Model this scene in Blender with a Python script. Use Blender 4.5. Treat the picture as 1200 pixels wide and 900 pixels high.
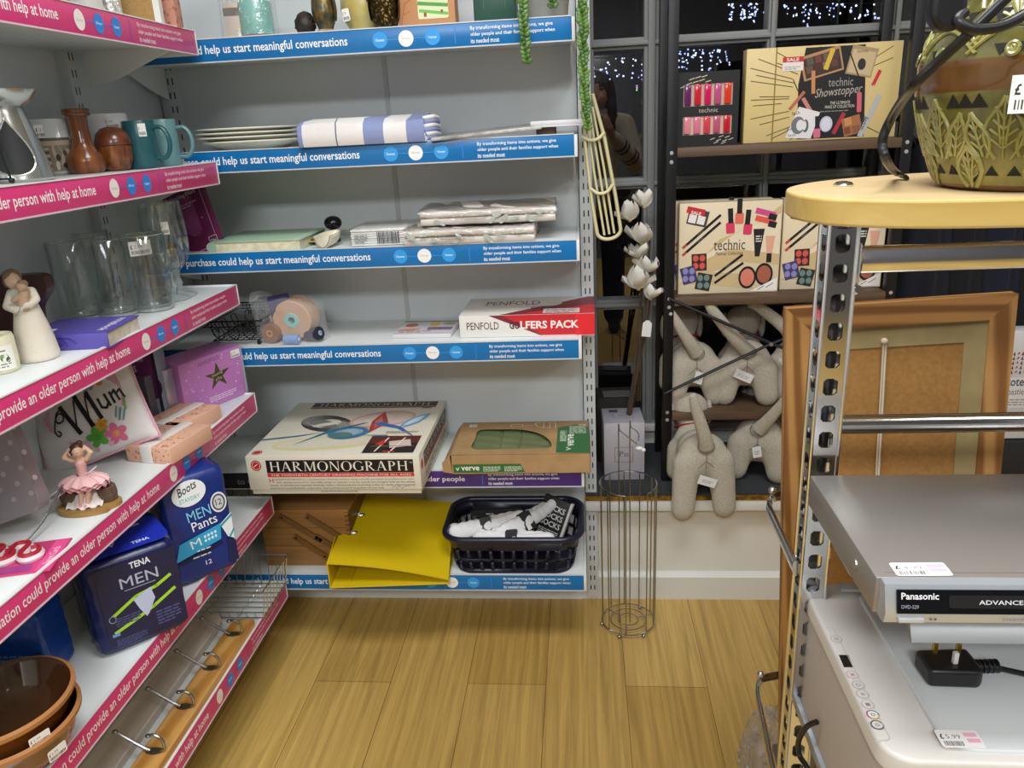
import bpy, bmesh, math, random
from math import sin, cos, pi, radians
from mathutils import Vector, Matrix
for _o in list(bpy.data.objects): bpy.data.objects.remove(_o)
S = bpy.context.scene
COL = S.collection
R = random.Random(7)

# ------------------------------------------------------------------ camera
CAM = Vector((0, 0, 1.32)); F = 905.0
def _n(v): v = Vector(v); v.normalize(); return v
_up = -_n((738-600, 3130-450, F))
_dp = Vector((679-600, 138-450, F)); _dp -= _up*_dp.dot(_up); _dp.normalize()
_rt = _dp.cross(_up)
B = Matrix((_rt, _dp, _up))                       # camera (x right, y down, z forward) -> world
cam = bpy.data.objects.new('camera', bpy.data.cameras.new('camera')); COL.objects.link(cam)
right, down, fwd = (B @ Vector(v) for v in ((1, 0, 0), (0, 1, 0), (0, 0, 1)))
cam.matrix_world = Matrix(((right.x, -down.x, -fwd.x, CAM.x), (right.y, -down.y, -fwd.y, CAM.y), (right.z, -down.z, -fwd.z, CAM.z), (0, 0, 0, 1)))
cam.data.sensor_width = 36; cam.data.lens = F/1200*36; cam.data.clip_start = .02
S.camera = cam
def P(px, py, x=None, y=None, z=None):
    "point of the line of sight through a photo pixel at a known plane of the room"
    d = B @ Vector((px-600, py-450, F))
    t = (x-CAM.x)/d.x if x is not None else (y-CAM.y)/d.y if y is not None else (z-CAM.z)/d.z
    return CAM + d*t

# ------------------------------------------------------------------ light, world, exposure
S.view_settings.view_transform = 'Standard'; S.view_settings.look = 'None'
S.view_settings.gamma = 1; S.view_settings.use_curve_mapping = False
S.view_settings.exposure = 0.25
W = bpy.data.worlds.new('night'); S.world = W; W.use_nodes = True
W.node_tree.nodes['Background'].inputs[0].default_value = (.012, .016, .03, 1)
W.node_tree.nodes['Background'].inputs[1].default_value = .5
def area(name, loc, sx, sy, power, col, rot=(0, 0, 0)):
    l = bpy.data.lights.new(name, 'AREA'); l.shape = 'RECTANGLE'; l.size = sx; l.size_y = sy
    l.energy = power; l.color = col
    o = bpy.data.objects.new(name, l); COL.objects.link(o); o.location = loc; o.rotation_euler = rot
    return o
area('ceiling_panel_light', (-.1, -1.75, 2.56), 1.2, .6, 82, (.925, .97, 1.0))
area('ceiling_panel_light', (.05, .55, 2.56), 1.2, .6, 28, (.96, .985, 1.0))
area('ceiling_panel_light', (1.6, -.6, 2.56), .6, 1.2, 20, (.96, .98, 1.0))
S.cycles.sample_clamp_indirect = 4.0
S.cycles.max_bounces = 10; S.cycles.transparent_max_bounces = 16
S.cycles.transmission_bounces = 8; S.cycles.glossy_bounces = 4; S.cycles.diffuse_bounces = 4
S.cycles.use_denoising = True
S.cycles.caustics_reflective = False; S.cycles.caustics_refractive = False

# ------------------------------------------------------------------ materials
def lin(h):
    h = h.lstrip('#'); c = [int(h[i:i+2], 16)/255 for i in (0, 2, 4)]
    return tuple(v/12.92 if v <= .04045 else ((v+.055)/1.055)**2.4 for v in c) + (1,)
_M = {}
def M(hexc, r=.5, m=0.0, kind=None, hex2=None, sc=1.0, axis='z', bump=0.0, alpha=None, coat=0.0, emit=0.0):
    key = (hexc, r, m, kind, hex2, sc, axis, bump, alpha, coat, emit)
    if key in _M: return _M[key]
    mt = bpy.data.materials.new('%s_%s' % (kind or 'plain', hexc.strip('#'))); mt.use_nodes = True
    nt = mt.node_tree; N = nt.nodes; L = nt.links; b = N['Principled BSDF']
    c = lin(hexc); b.inputs['Base Color'].default_value = c
    b.inputs['Roughness'].default_value = r; b.inputs['Metallic'].default_value = m
    if coat: b.inputs['Coat Weight'].default_value = coat
    mt.diffuse_color = c
    if emit:
        b.inputs['Emission Color'].default_value = c; b.inputs['Emission Strength'].default_value = emit
    def node(t, **kw):
        n = N.new(t)
        for k, v in kw.items():
            if k in n.inputs: n.inputs[k].default_value = v
            else: setattr(n, k, v)
        return n
    fac = None
    if kind:
        tc = node('ShaderNodeTexCoord'); mp = node('ShaderNodeMapping')
        L.new(tc.outputs['Object'], mp.inputs['Vector'])
        ramp = node('ShaderNodeValToRGB')
        ramp.color_ramp.elements[0].color = c; ramp.color_ramp.elements[1].color = lin(hex2 or hexc)
    if kind == 'wood':
        s = {'x': (2, 30, 30), 'y': (30, 2, 30), 'z': (30, 30, 2)}[axis]
        mp.inputs['Scale'].default_value = tuple(v*sc for v in s)
        nz = node('ShaderNodeTexNoise', Scale=1.6, Detail=5.0, Roughness=.62, Distortion=.8)
        L.new(mp.outputs[0], nz.inputs['Vector']); fac = nz.outputs['Fac']
        ramp.color_ramp.elements[0].position = .33; ramp.color_ramp.elements[1].position = .66
    elif kind == 'grain':                         # sharp growth rings (pine)
        s = {'x': (1.2, 22, 22), 'y': (22, 1.2, 22), 'z': (22, 22, 1.2)}[axis]
        mp.inputs['Scale'].default_value = tuple(v*sc for v in s)
        wv = node('ShaderNodeTexWave', Scale=.9, Distortion=4.0, Detail=2.0); wv.bands_direction = 'DIAGONAL'
        L.new(mp.outputs[0], wv.inputs['Vector']); fac = wv.outputs['Fac']
        ramp.color_ramp.elements[0].position = .2; ramp.color_ramp.elements[1].position = .85
    elif kind in ('noise', 'speck'):
        nz = node('ShaderNodeTexNoise', Scale=sc*(40 if kind == 'noise' else 400), Detail=4.0)
        L.new(mp.outputs[0], nz.inputs['Vector']); fac = nz.outputs['Fac']
        ramp.color_ramp.elements[0].position = .36; ramp.color_ramp.elements[1].position = .64
    elif kind == 'voro':
        nz = node('ShaderNodeTexVoronoi', Scale=sc*60)
        L.new(mp.outputs[0], nz.inputs['Vector']); fac = nz.outputs['Distance']
        ramp.color_ramp.elements[0].position = .2; ramp.color_ramp.elements[1].position = .4
    if fac is not None:
        L.new(fac, ramp.inputs['Fac']); L.new(ramp.outputs['Color'], b.inputs['Base Color'])
    if bump:
        if fac is None:
            tc = node('ShaderNodeTexCoord')
            nz = node('ShaderNodeTexNoise', Scale=sc*60, Detail=5.0); L.new(tc.outputs['Object'], nz.inputs['Vector']); fac = nz.outputs['Fac']
        bp = node('ShaderNodeBump', Strength=min(1, bump), Distance=.004)
        L.new(fac, bp.inputs['Height']); L.new(bp.outputs['Normal'], b.inputs['Normal'])
    if alpha is not None:                         # thin clear film or sheet: see-through with a gloss
        out = N['Material Output']; mx = node('ShaderNodeMixShader'); tr = node('ShaderNodeBsdfTransparent')
        mx.inputs[0].default_value = alpha
        L.new(tr.outputs[0], mx.inputs[1]); L.new(b.outputs[0], mx.inputs[2]); L.new(mx.outputs[0], out.inputs['Surface'])
    _M[key] = mt
    return mt
def glass(name, tint='#ffffff', r=.0, ior=1.45):
    k = ('glass', name)
    if k in _M: return _M[k]
    mt = bpy.data.materials.new(name); mt.use_nodes = True; b = mt.node_tree.nodes['Principled BSDF']
    b.inputs['Base Color'].default_value = lin(tint); b.inputs['Transmission Weight'].default_value = 1
    b.inputs['Roughness'].default_value = r; b.inputs['IOR'].default_value = ior
    _M[k] = mt; return mt
def film(name, fmul=2.0, r=.03, tint='#ffffff', base=.0, bump=0., bsc=30, dark=1.0):
    "pane or plastic film: transparent, plus a fresnel reflection"
    k = ('film', name)
    if k in _M: return _M[k]
    mt = bpy.data.materials.new(name); mt.use_nodes = True; nt = mt.node_tree; N = nt.nodes; L = nt.links
    N.remove(N['Principled BSDF']); out = N['Material Output']
    fr = N.new('ShaderNodeLayerWeight'); fr.inputs['Blend'].default_value = .5
    pw = N.new('ShaderNodeMath'); pw.operation = 'POWER'; pw.inputs[1].default_value = 4.0; L.new(fr.outputs['Facing'], pw.inputs[0])
    mul = N.new('ShaderNodeMath'); mul.operation = 'MULTIPLY_ADD'; mul.inputs[1].default_value = fmul*.5; mul.inputs[2].default_value = base+.035*fmul; mul.use_clamp = True
    tr = N.new('ShaderNodeBsdfTransparent'); c = lin(tint); tr.inputs[0].default_value = (c[0]*dark, c[1]*dark, c[2]*dark, 1)
    gl = N.new('ShaderNodeBsdfGlossy'); gl.inputs['Roughness'].default_value = r
    mx = N.new('ShaderNodeMixShader')
    L.new(pw.outputs[0], mul.inputs[0]); L.new(mul.outputs[0], mx.inputs[0]); L.new(tr.outputs[0], mx.inputs[1]); L.new(gl.outputs[0], mx.inputs[2]); L.new(mx.outputs[0], out.inputs['Surface'])
    if bump:
        nz = N.new('ShaderNodeTexNoise'); nz.inputs['Scale'].default_value = bsc; nz.inputs['Detail'].default_value = 3; nz.inputs['Distortion'].default_value = 1.2
        tc = N.new('ShaderNodeTexCoord'); L.new(tc.outputs['Object'], nz.inputs['Vector'])
        bp = N.new('ShaderNodeBump'); bp.inputs['Strength'].default_value = bump; bp.inputs['Distance'].default_value = .02
        L.new(nz.outputs['Fac'], bp.inputs['Height'])
        L.new(bp.outputs[0], gl.inputs['Normal']); L.new(bp.outputs[0], fr.inputs['Normal'])
    _M[k] = mt; return mt

# ------------------------------------------------------------------ mesh building
def cr(pts, n=6, closed=False):
    "Catmull-Rom through the points"
    p = [Vector(q) for q in pts]; out = []; m = len(p)
    rng = range(m if closed else m-1)
    for i in rng:
        g = (lambda j: p[j % m]) if closed else (lambda j: p[min(max(j, 0), m-1)])
        a, b, c, d = g(i-1), g(i), g(i+1), g(i+2)
        for k in range(n):
            t = k/n
            out.append(.5*((2*b)+(c-a)*t+(2*a-5*b+4*c-d)*t*t+(3*b-a-3*c+d)*t**3))
    if not closed: out.append(p[-1])
    return out
def rrect(w, h, r, n=5, cx=0, cy=0):
    "rounded rectangle outline, anticlockwise"
    o = []
    for (sx, sy, a0) in ((1, -1, -90), (1, 1, 0), (-1, 1, 90), (-1, -1, 180)):
        for k in range(n+1):
            a = radians(a0+90*k/n); o.append((cx+sx*(w/2-r)+r*cos(a), cy+sy*(h/2-r)+r*sin(a)))
    return o
class MB:
    def __init__(s): s.v = []; s.f = []; s.fm = []; s.mats = []
    def mi(s, m):
        if m not in s.mats: s.mats.append(m)
        return s.mats.index(m)
    def add(s, vs, fs, m, X=None):
        b = len(s.v); s.v += [tuple(X @ Vector(v)) if X else tuple(v) for v in vs]
        k = s.mi(m)
        for f in fs: s.f.append([b+i for i in f]); s.fm.append(k)
        return s
    def box(s, a, b, m, bev=0, seg=2, X=None):
        a, b = [min(p, q) for p, q in zip(a, b)], [max(p, q) for p, q in zip(a, b)]
        if not bev:
            vs = [(x, y, z) for z in (a[2], b[2]) for y in (a[1], b[1]) for x in (a[0], b[0])]
            return s.add(vs, [(0, 2, 3, 1), (4, 5, 7, 6), (0, 1, 5, 4), (2, 6, 7, 3), (0, 4, 6, 2), (1, 3, 7, 5)], m, X)
        bm = bmesh.new(); bmesh.ops.create_cube(bm, size=1)
        for v in bm.verts: v.co = Vector([a[i]+(v.co[i]+.5)*(b[i]-a[i]) for i in range(3)])
        bmesh.ops.bevel(bm, geom=list(bm.edges), offset=min(bev, min(b[i]-a[i] for i in range(3))*.49), segments=seg, affect='EDGES', profile=.5)
        return s.frombm(bm, m, X)
    def frombm(s, bm, m, X=None):
        bm.verts.index_update()
        s.add([v.co.copy() for v in bm.verts], [[v.index for v in f.verts] for f in bm.faces], m, X); bm.free(); return s
    def tube(s, pts, r, m, seg=8, closed=False, flat=None, up=None):
        "round (or flat=(w,h)) section along a path; r may be a list"
        p = [Vector(q) for q in pts]; n = len(p); vs = []; fs = []
        prev = None
        for i in range(n):
            if closed: t = p[(i+1) % n]-p[i-1]
            else: t = p[min(i+1, n-1)]-p[max(i-1, 0)]
            t.normalize()
            if prev is None:
                a = Vector(up) if up else (Vector((0, 0, 1)) if abs(t.z) < .9 else Vector((1, 0, 0)))
                u = (a-t*a.dot(t)).normalized()
            else:
                u = prev-t*prev.dot(t)
                u = u.normalized() if u.length > 1e-6 else prev
            prev = u; w = t.cross(u)
            rr = r[i] if isinstance(r, (list, tuple)) else r
            for k in range(seg):
                a = 2*pi*k/seg
                if flat: vs.append(p[i]+u*(flat[1]*.5*sin(a)*rr)+w*(flat[0]*.5*cos(a)*rr))
                else: vs.append(p[i]+(u*sin(a)+w*cos(a))*rr)
        for i in range(n if closed else n-1):
            j = (i+1) % n
            for k in range(seg):
                l = (k+1) % seg; fs.append((i*seg+k, i*seg+l, j*seg+l, j*seg+k))
        if not closed: fs.append(list(range(seg))[::-1]); fs.append([(n-1)*seg+k for k in range(seg)])
        return s.add(vs, fs, m)
    def lathe(s, prof, m, seg=32, c=(0, 0, 0), X=None, a0=0, a1=360):
        "profile of (r, z) from one end to the other; m may be a function of the segment"
        vs = []; full = abs(a1-a0) >= 360; cols = seg if full else seg+1
        for (r, z) in prof:
            for k in range(cols):
                a = radians(a0+(a1-a0)*k/seg); vs.append((c[0]+r*cos(a), c[1]+r*sin(a), c[2]+z))
        for i in range(len(prof)-1):
            fs = []
            for k in range(seg):
                l = (k+1) % cols if full else k+1
                fs.append((i*cols+k, i*cols+l, (i+1)*cols+l, (i+1)*cols+k))
            if i == 0: s._lv = vs; s.add(vs, [], m(0) if callable(m) else m, X); base = len(s.v)-len(vs)
            k_ = s.mi(m(i) if callable(m) else m)
            for f in fs:
                s.f.append([base+q for q in f]); s.fm.append(k_)
        return s
    def ball(s, c, r, m, sc=(1, 1, 1), seg=16, rings=10, X=None):
        vs = []; fs = []
        for i in range(rings+1):
            a = -pi/2+pi*i/rings
            for k in range(seg):
                b = 2*pi*k/seg
                vs.append((c[0]+r*sc[0]*cos(a)*cos(b), c[1]+r*sc[1]*cos(a)*sin(b), c[2]+r*sc[2]*sin(a)))
        for i in range(rings):
            for k in range(seg):
                l = (k+1) % seg; fs.append((i*seg+k, i*seg+l, (i+1)*seg+l, (i+1)*seg+k))
        return s.add(vs, fs, m, X)
    def prism(s, pts, m, O=(0, 0, 0), U=(1, 0, 0), V=(0, 0, 1), d=.01, X=None, m2=None):
        "outline in the O,U,V plane, thickened by d along U x V"
        O, U, V = Vector(O), Vector(U), Vector(V); n = U.cross(V); k = len(pts)
        lo = [O+U*a+V*b for a, b in pts]; hi = [p+n*d for p in lo]
        s.add(lo+hi, [list(range(k))[::-1], [k+i for i in range(k)]], m2 or m, X)
        base = len(s.v)-2*k; q = s.mi(m)
        for i in range(k):
            j = (i+1) % k; s.f.append([base+i, base+j, base+k+j, base+k+i]); s.fm.append(q)
        return s
    def grid(s, fn, nu, nv, m, cu=False, X=None):
        vs = [fn(i/nu, j/nv) for j in range(nv+1) for i in range(nu+(0 if cu else 1))]; w = nu+(0 if cu else 1); fs = []
        for j in range(nv):
            for i in range(nu):
                a = (i+1) % w; fs.append((j*w+i, j*w+a, (j+1)*w+a, (j+1)*w+i))
        return s.add(vs, fs, m, X)
    def limb(s, pts, rad, m, seg=12):
        "capsule chain for figures that are fused afterwards"
        p = [Vector(q) for q in pts]
        for i, q in enumerate(p):
            s.ball(q, rad[i], m, seg=seg, rings=8)
            if i: s.tube([p[i-1], q], [rad[i-1], rad[i]], m, seg)
        return s
    def mesh(s, name):
        me = bpy.data.meshes.new(name); me.from_pydata(s.v, [], s.f)
        for m in s.mats: me.materials.append(m)
        me.polygons.foreach_set('material_index', s.fm)
        me.update(); return me
    def build(s, name, parent=None, angle=38, weld=True):
        me = s.mesh(name)
        if weld:
            bm = bmesh.new(); bm.from_mesh(me); bmesh.ops.remove_doubles(bm, verts=bm.verts, dist=1e-6)
            bmesh.ops.recalc_face_normals(bm, faces=bm.faces); bm.to_mesh(me); bm.free()
        me.shade_smooth(); me.set_sharp_from_angle(angle=radians(angle))
        return put(name, me, parent)
    def blob(s, name, parent, m, voxel=.004, smooth=6, sub=0, fac=.5):
        "fuse everything in this builder into one continuous skin"
        me = s.mesh('tmp'); o = bpy.data.objects.new('tmp', me); COL.objects.link(o)
        md = o.modifiers.new('r', 'REMESH'); md.mode = 'VOXEL'; md.voxel_size = voxel
        if smooth: sm = o.modifiers.new('s', 'SMOOTH'); sm.iterations = smooth; sm.factor = fac
        dg = bpy.context.evaluated_depsgraph_get(); me2 = bpy.data.meshes.new_from_object(o.evaluated_get(dg))
        bpy.data.objects.remove(o); bpy.data.meshes.remove(me)
        me2.materials.clear(); me2.materials.append(m); me2.shade_smooth(); me2.name = name
        return put(name, me2, parent)
def put(name, me, parent=None):
    o = bpy.data.objects.new(name, me); COL.objects.link(o)
    if parent: o.parent = parent
    return o
def thing(name, label, cat, loc=(0, 0, 0), rz=0, group=None, rot=None):
    o = bpy.data.objects.new(name, None); COL.objects.link(o); o.empty_display_size = .05
    o.location = loc; o.rotation_euler = rot or (0, 0, rz)
    o['label'] = label; o['category'] = cat
    if group: o['group'] = group
    return o
def tag(o, label, cat, group=None, kind=None):
    o['label'] = label; o['category'] = cat
    if group: o['group'] = group
    if kind: o['kind'] = kind
    return o
def struct(mb, name, parent=None):
    o = mb.build(name, parent)
    if not parent: o['kind'] = 'structure'
    return o
def dup(root, loc, rz=None, label=None):
    r = root.copy(); COL.objects.link(r); r.location = loc
    if rz is not None: r.rotation_euler = (0, 0, rz)
    if label: r['label'] = label
    for ch in list(root.children):
        c = ch.copy(); COL.objects.link(c); c.parent = r
        for g in list(ch.children):
            d = g.copy(); COL.objects.link(d); d.parent = c
    return r
def face(A, Bp):
    "origin, yaw and length of a front edge given its two ends"
    d = Bp-A; return Vector(A), math.atan2(d.y, d.x), Vector((d.x, d.y)).length

# ------------------------------------------------------------------ lettering and print
_T = {}
def text_mesh(txt, bold):
    k = (txt, bold)
    if k not in _T:
        if 'M' in txt: bold = 0
        cu = bpy.data.curves.new('t', 'FONT'); cu.body = txt; cu.resolution_u = 2; cu.offset = bold; cu.space_line = 1.0
        o = bpy.data.objects.new('t', cu); COL.objects.link(o)
        dg = bpy.context.evaluated_depsgraph_get(); me = bpy.data.meshes.new_from_object(o.evaluated_get(dg))
        vs = [(v.co.x, v.co.y) for v in me.vertices]; fs = [list(p.vertices) for p in me.polygons]
        bpy.data.objects.remove(o); bpy.data.curves.remove(cu); bpy.data.meshes.remove(me)
        xs = [v[0] for v in vs]; ys = [v[1] for v in vs]; x0, x1, y0, y1 = min(xs), max(xs), min(ys), max(ys)
        _T[k] = ([((x-x0)/(x1-x0), (y-y0)/(y1-y0)) for x, y in vs], fs)
    return _T[k]
def ser(ch):
    "old-style serif capitals as convex strokes on a 0..1 high box: returns strokes, width"
    def st(x0, y0, x1, y1, w): return [(x0-w/2, y0), (x0+w/2, y0), (x1+w/2, y1), (x1-w/2, y1)]
    def sf(x, y, w=.26): return [(x-w/2, y), (x+w/2, y), (x+w/2, y+.035), (x-w/2, y+.035)]
    def arc(cx, cy, rx, ry, a0, a1, thick=.15, thin=.04, n=18):
        o = []
        for i in range(n):
            a, b = [radians(a0+(a1-a0)*q/n) for q in (i, i+1)]
            t = lambda g: thin+(thick-thin)*abs(cos(g))
            o.append([(cx+rx*cos(a), cy+ry*sin(a)), (cx+rx*cos(b), cy+ry*sin(b)), (cx+(rx-t(b))*cos(b), cy+(ry-.04)*sin(b)), (cx+(rx-t(a))*cos(a), cy+(ry-.04)*sin(a))])
        return o
    if ch == 'H': return [st(.14, 0, .14, 1, .13), st(.68, 0, .68, 1, .13), [(.14, .48), (.68, .48), (.68, .53), (.14, .53)], sf(.14, 0), sf(.14, .965), sf(.68, 0), sf(.68, .965)], .82
    if ch == 'A': return [st(.1, 0, .38, 1, .05), st(.4, 1, .68, 0, .14)[::-1], [(.2, .33), (.6, .33), (.58, .37), (.21, .37)], sf(.1, 0, .22), sf(.68, 0)], .8
    if ch == 'R': return [st(.14, 0, .14, 1, .13), sf(.14, 0), sf(.1, .965, .18), st(.3, .5, .66, 0, .14)[::-1], sf(.7, 0, .16)]+arc(.18, .74, .4, .26, -90, 90), .78
    if ch == 'P': return [st(.14, 0, .14, 1, .13), sf(.14, 0), sf(.1, .965, .18)]+arc(.18, .72, .4, .28, -90, 90), .62
    if ch == 'M': return [st(.12, 0, .16, 1, .05), st(.2, 1, .5, 0, .13)[::-1], st(.5, 0, .8, 1, .05), st(.86, 0, .84, 1, .13), sf(.12, 0, .2), sf(.86, 0), sf(.12, .965, .18), sf(.88, .965, .18)], 1.0
    if ch == 'N': return [st(.12, 0, .12, 1, .05), st(.14, 1, .7, 0, .13)[::-1], st(.72, 0, .72, 1, .05), sf(.12, 0, .2), sf(.1, .965, .18), sf(.72, .965, .2)], .84
    if ch == 'O': return arc(.42, .5, .42, .52, 0, 360, n=36), .84
    if ch == 'G': return arc(.42, .5, .42, .52, 40, 330, n=30)+[st(.72, .05, .72, .42, .12), sf(.72, .42)], .84
    return [], .4
def art(name, parent, O, U, V, items, off=.0004, wrap=None, bend=None):
    "flat printing on a surface: O + u*U + v*V, laid just proud of it; one mesh"
    O, U, V = Vector(O), Vector(U), Vector(V); U.normalize(); V.normalize(); n = U.cross(V); mb = MB(); lay = [0]
    def to(x, y):
        h = off+lay[0]*.000012
        if bend: return bend(x, y, h)
        if wrap:
            a = x/wrap; return O+U*((wrap+h)*sin(a))+V*y+n*((wrap+h)*cos(a)-wrap)
        return O+U*x+V*y+n*h
    def poly(pts, m):
        if wrap or bend:
            xs = [p[0] for p in pts]
            if len(pts) == 4 and max(xs)-min(xs) > .004:
                k = 12; a, b, c, d = [Vector(p) for p in pts]
                vs = []; fs = []
                for i in range(k+1):
                    t = i/k
                    for j in range(3 if bend else 2):
                        s_ = j/(2 if bend else 1); q = (a.lerp(b, t)).lerp(d.lerp(c, t), s_); vs.append(to(q.x, q.y))
                w = 3 if bend else 2
                for i in range(k):
                    for j in range(w-1): fs.append((i*w+j, (i+1)*w+j, (i+1)*w+j+1, i*w+j+1))
                mb.add(vs, fs, m); return
        mb.add([to(*p) for p in pts], [list(range(len(pts)))], m)
    def rot(pts, cx, cy, a):
        if not a: return pts
        a = radians(a); return [(cx+(x-cx)*cos(a)-(y-cy)*sin(a), cy+(x-cx)*sin(a)+(y-cy)*cos(a)) for x, y in pts]
    for it in items:
        k, c = it[0], it[1]; m = c if not isinstance(c, str) else M(c, .45); lay[0] += 1
        if k == 'r':
            x, y, w, h = it[2:6]; poly(rot([(x, y), (x+w, y), (x+w, y+h), (x, y+h)], x+w/2, y+h/2, it[6] if len(it) > 6 else 0), m)
        elif k == 'rr':
            x, y, w, h, r = it[2:7]; poly(rot(rrect(w, h, r, 4, x+w/2, y+h/2), x+w/2, y+h/2, it[7] if len(it) > 7 else 0), m)
        elif k == 'e':
            x, y, rx, ry = it[2:6]; poly(rot([(x+rx*cos(2*pi*i/24), y+ry*sin(2*pi*i/24)) for i in range(24)], x, y, it[6] if len(it) > 6 else 0), m)
        elif k == 'p': poly(it[2], m)
        elif k == 'l':
            pts = [Vector((*p, 0)) for p in it[2]]; w = it[3]/2
            for a, b in zip(pts, pts[1:]):
                d = (b-a); d.normalize(); q = Vector((-d.y, d.x, 0))*w; e = d*w*.5
                poly([tuple((a-q-e)[:2]), tuple((b-q+e)[:2]), tuple((b+q+e)[:2]), tuple((a+q-e)[:2])], m)
        elif k == 't':
            tx, x, y, w, h = it[2:7]; bold = it[7] if len(it) > 7 else .012; ang = it[8] if len(it) > 8 else 0; sk = it[9] if len(it) > 9 else 0
            vs, fs = text_mesh(tx, bold)
            pts = rot([(x+a*w+sk*b*h, y+b*h) for a, b in vs], x, y, ang)
            mb.add([to(*p) for p in pts], fs, m)
        elif k == 's':                              # serif capitals
            tx, x, y, w, h = it[2:7]; tot = sum(ser(ch)[1]+.1 for ch in tx)-.1; cx = 0
            for ch in tx:
                sts, wd = ser(ch)
                for q in sts: mb.add([to(x+(cx+a)*w/tot, y+b*h) for a, b in q], [list(range(len(q)))], m)
                cx += wd+.1
        elif k == 'bar':                            # barcode
            x, y, w, h = it[2:6]; rr = random.Random(int(x*1e5)); q = x
            while q < x+w:
                d = w*rr.choice((.02, .03, .05)); poly([(q, y), (q+d, y), (q+d, y+h), (q, y+h)], m); q += d+w*rr.choice((.02, .035))
        elif k == 'lines':                          # rows of print too small to read
            x, y, w, h, rows = it[2:7]; rr = random.Random(int(x*9e4+y*7e4)); ph = h/rows
            for i in range(rows):
                q = x; yy = y+h-(i+1)*ph
                while q < x+w*(.97 if i < rows-1 else .7):
                    d = min(ph*rr.uniform(.8, 2.6), x+w-q)
                    poly([(q, yy), (q+d, yy), (q+d, yy+ph*.5), (q, yy+ph*.5)], m); q += d+ph*.35
    o = mb.build(name, parent, weld=False)
    return o
def price(parent, O, U, V, w, h, txt='£2.99', pink=False, wrap=None, name='price_label'):
    it = [('rr', '#f2f0ee', 0, 0, w, h, h*.12), ('t', '#2a2a2a', txt[0], w*.06, h*.48, w*.09, h*.3, .03), ('t', '#77797c', txt[1:], w*.2, h*.5, w*.34, h*.24, 0), ('bar', '#3c3c3c', w*.08, h*.1, w*(.45 if pink else .8), h*.26)]
    if pink: it += [('r', '#efb3cc', w*.64, h*.62, w*.3, h*.24), ('r', '#efb3cc', w*.66, h*.3, w*.3, h*.22)]
    if wrap: it = [(i if i[0] != 'rr' else ('r', i[1], i[2], i[3], i[4], i[5])) for i in it]
    return art(name, parent, O, U, V, it, wrap=wrap)
FR = lambda y, x=0, z=0: ((x, y, z), (1, 0, 0), (0, 0, 1))      # a face that looks towards -y
TP = lambda z, x=0, y=0: ((x, y, z), (1, 0, 0), (0, 1, 0))      # a top
RT = lambda x, y=0, z=0: ((x, y, z), (0, 1, 0), (0, 0, 1))      # a face that looks towards +x
LF = lambda x, y=0, z=0: ((x, y, z), (0, -1, 0), (0, 0, 1))     # a face that looks towards -x
BLUE, PINK, WHITE, BLACK = '#0f6fb0', '#d63a78', '#e9eae6', '#141416'
chrome = M('#d8dadd', .12, 1.0); steel = M('#a3a5a6', .25, 1.0); shelfw = M('#dee2e2', .38); panelw = M('#cbd0d2', .42); blackmetal = M('#17181b', .4, .3)
# ================================================================== the room
YW = 1.95; YG = 2.28                                # lower wall face, window glass
def floor_mat():
    mt = bpy.data.materials.new('oak_planks'); mt.use_nodes = True; nt = mt.node_tree; N = nt.nodes; L = nt.links; b = N['Principled BSDF']
    tc = N.new('ShaderNodeTexCoord'); mp = N.new('ShaderNodeMapping'); mp.inputs['Rotation'].default_value = (0, 0, pi/2); mp.inputs['Location'].default_value = (.35, .11, 0)
    br = N.new('ShaderNodeTexBrick'); br.inputs['Scale'].default_value = 1; br.inputs['Brick Width'].default_value = 1.22; br.inputs['Row Height'].default_value = .196
    br.inputs['Mortar Size'].default_value = .0009; br.inputs['Mortar Smooth'].default_value = .2; br.offset = .37; br.inputs['Bias'].default_value = 0
    br.inputs['Color1'].default_value = lin('#bc9952'); br.inputs['Color2'].default_value = lin('#d3b168'); br.inputs['Mortar'].default_value = lin('#7a5a2a')
    L.new(tc.outputs['Object'], mp.inputs[0]); L.new(mp.outputs[0], br.inputs['Vector'])
    m2 = N.new('ShaderNodeMapping'); m2.inputs['Scale'].default_value = (46, 1.5, 1); L.new(tc.outputs['Object'], m2.inputs[0])
    nz = N.new('ShaderNodeTexNoise'); nz.inputs['Scale'].default_value = 1.5; nz.inputs['Detail'].default_value = 6; nz.inputs['Roughness'].default_value = .62; nz.inputs['Distortion'].default_value = .7
    L.new(m2.outputs[0], nz.inputs['Vector'])
    rp = N.new('ShaderNodeValToRGB'); rp.color_ramp.elements[0].position = .3; rp.color_ramp.elements[1].position = .72
    rp.color_ramp.elements[0].color = (.56, .53, .46, 1); rp.color_ramp.elements[1].color = (1.12, 1.1, 1.06, 1); L.new(nz.outputs['Fac'], rp.inputs[0])
    mx = N.new('ShaderNodeMix'); mx.data_type = 'RGBA'; mx.blend_type = 'MULTIPLY'; mx.inputs['Factor'].default_value = .85
    L.new(br.outputs['Color'], mx.inputs['A']); L.new(rp.outputs[0], mx.inputs['B']); L.new(mx.outputs['Result'], b.inputs['Base Color'])
    b.inputs['Roughness'].default_value = .36
    bp = N.new('ShaderNodeBump'); bp.inputs['Strength'].default_value = .12; bp.inputs['Distance'].default_value = .002; L.new(nz.outputs['Fac'], bp.inputs['Height']); L.new(bp.outputs[0], b.inputs['Normal'])
    return mt
wallw = M('#dcd9d2', .55, bump=.15, sc=.6); paint = M('#d9d8d4', .4)
struct(MB().box((-1.1, -3.2, -.05), (2.6, YW+.02, 0), floor_mat()), 'floor')
struct(MB().box((-1.1, -3.2, 2.6), (2.6, 2.5, 2.65), M('#d8d6d0', .8)), 'ceiling')
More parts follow.
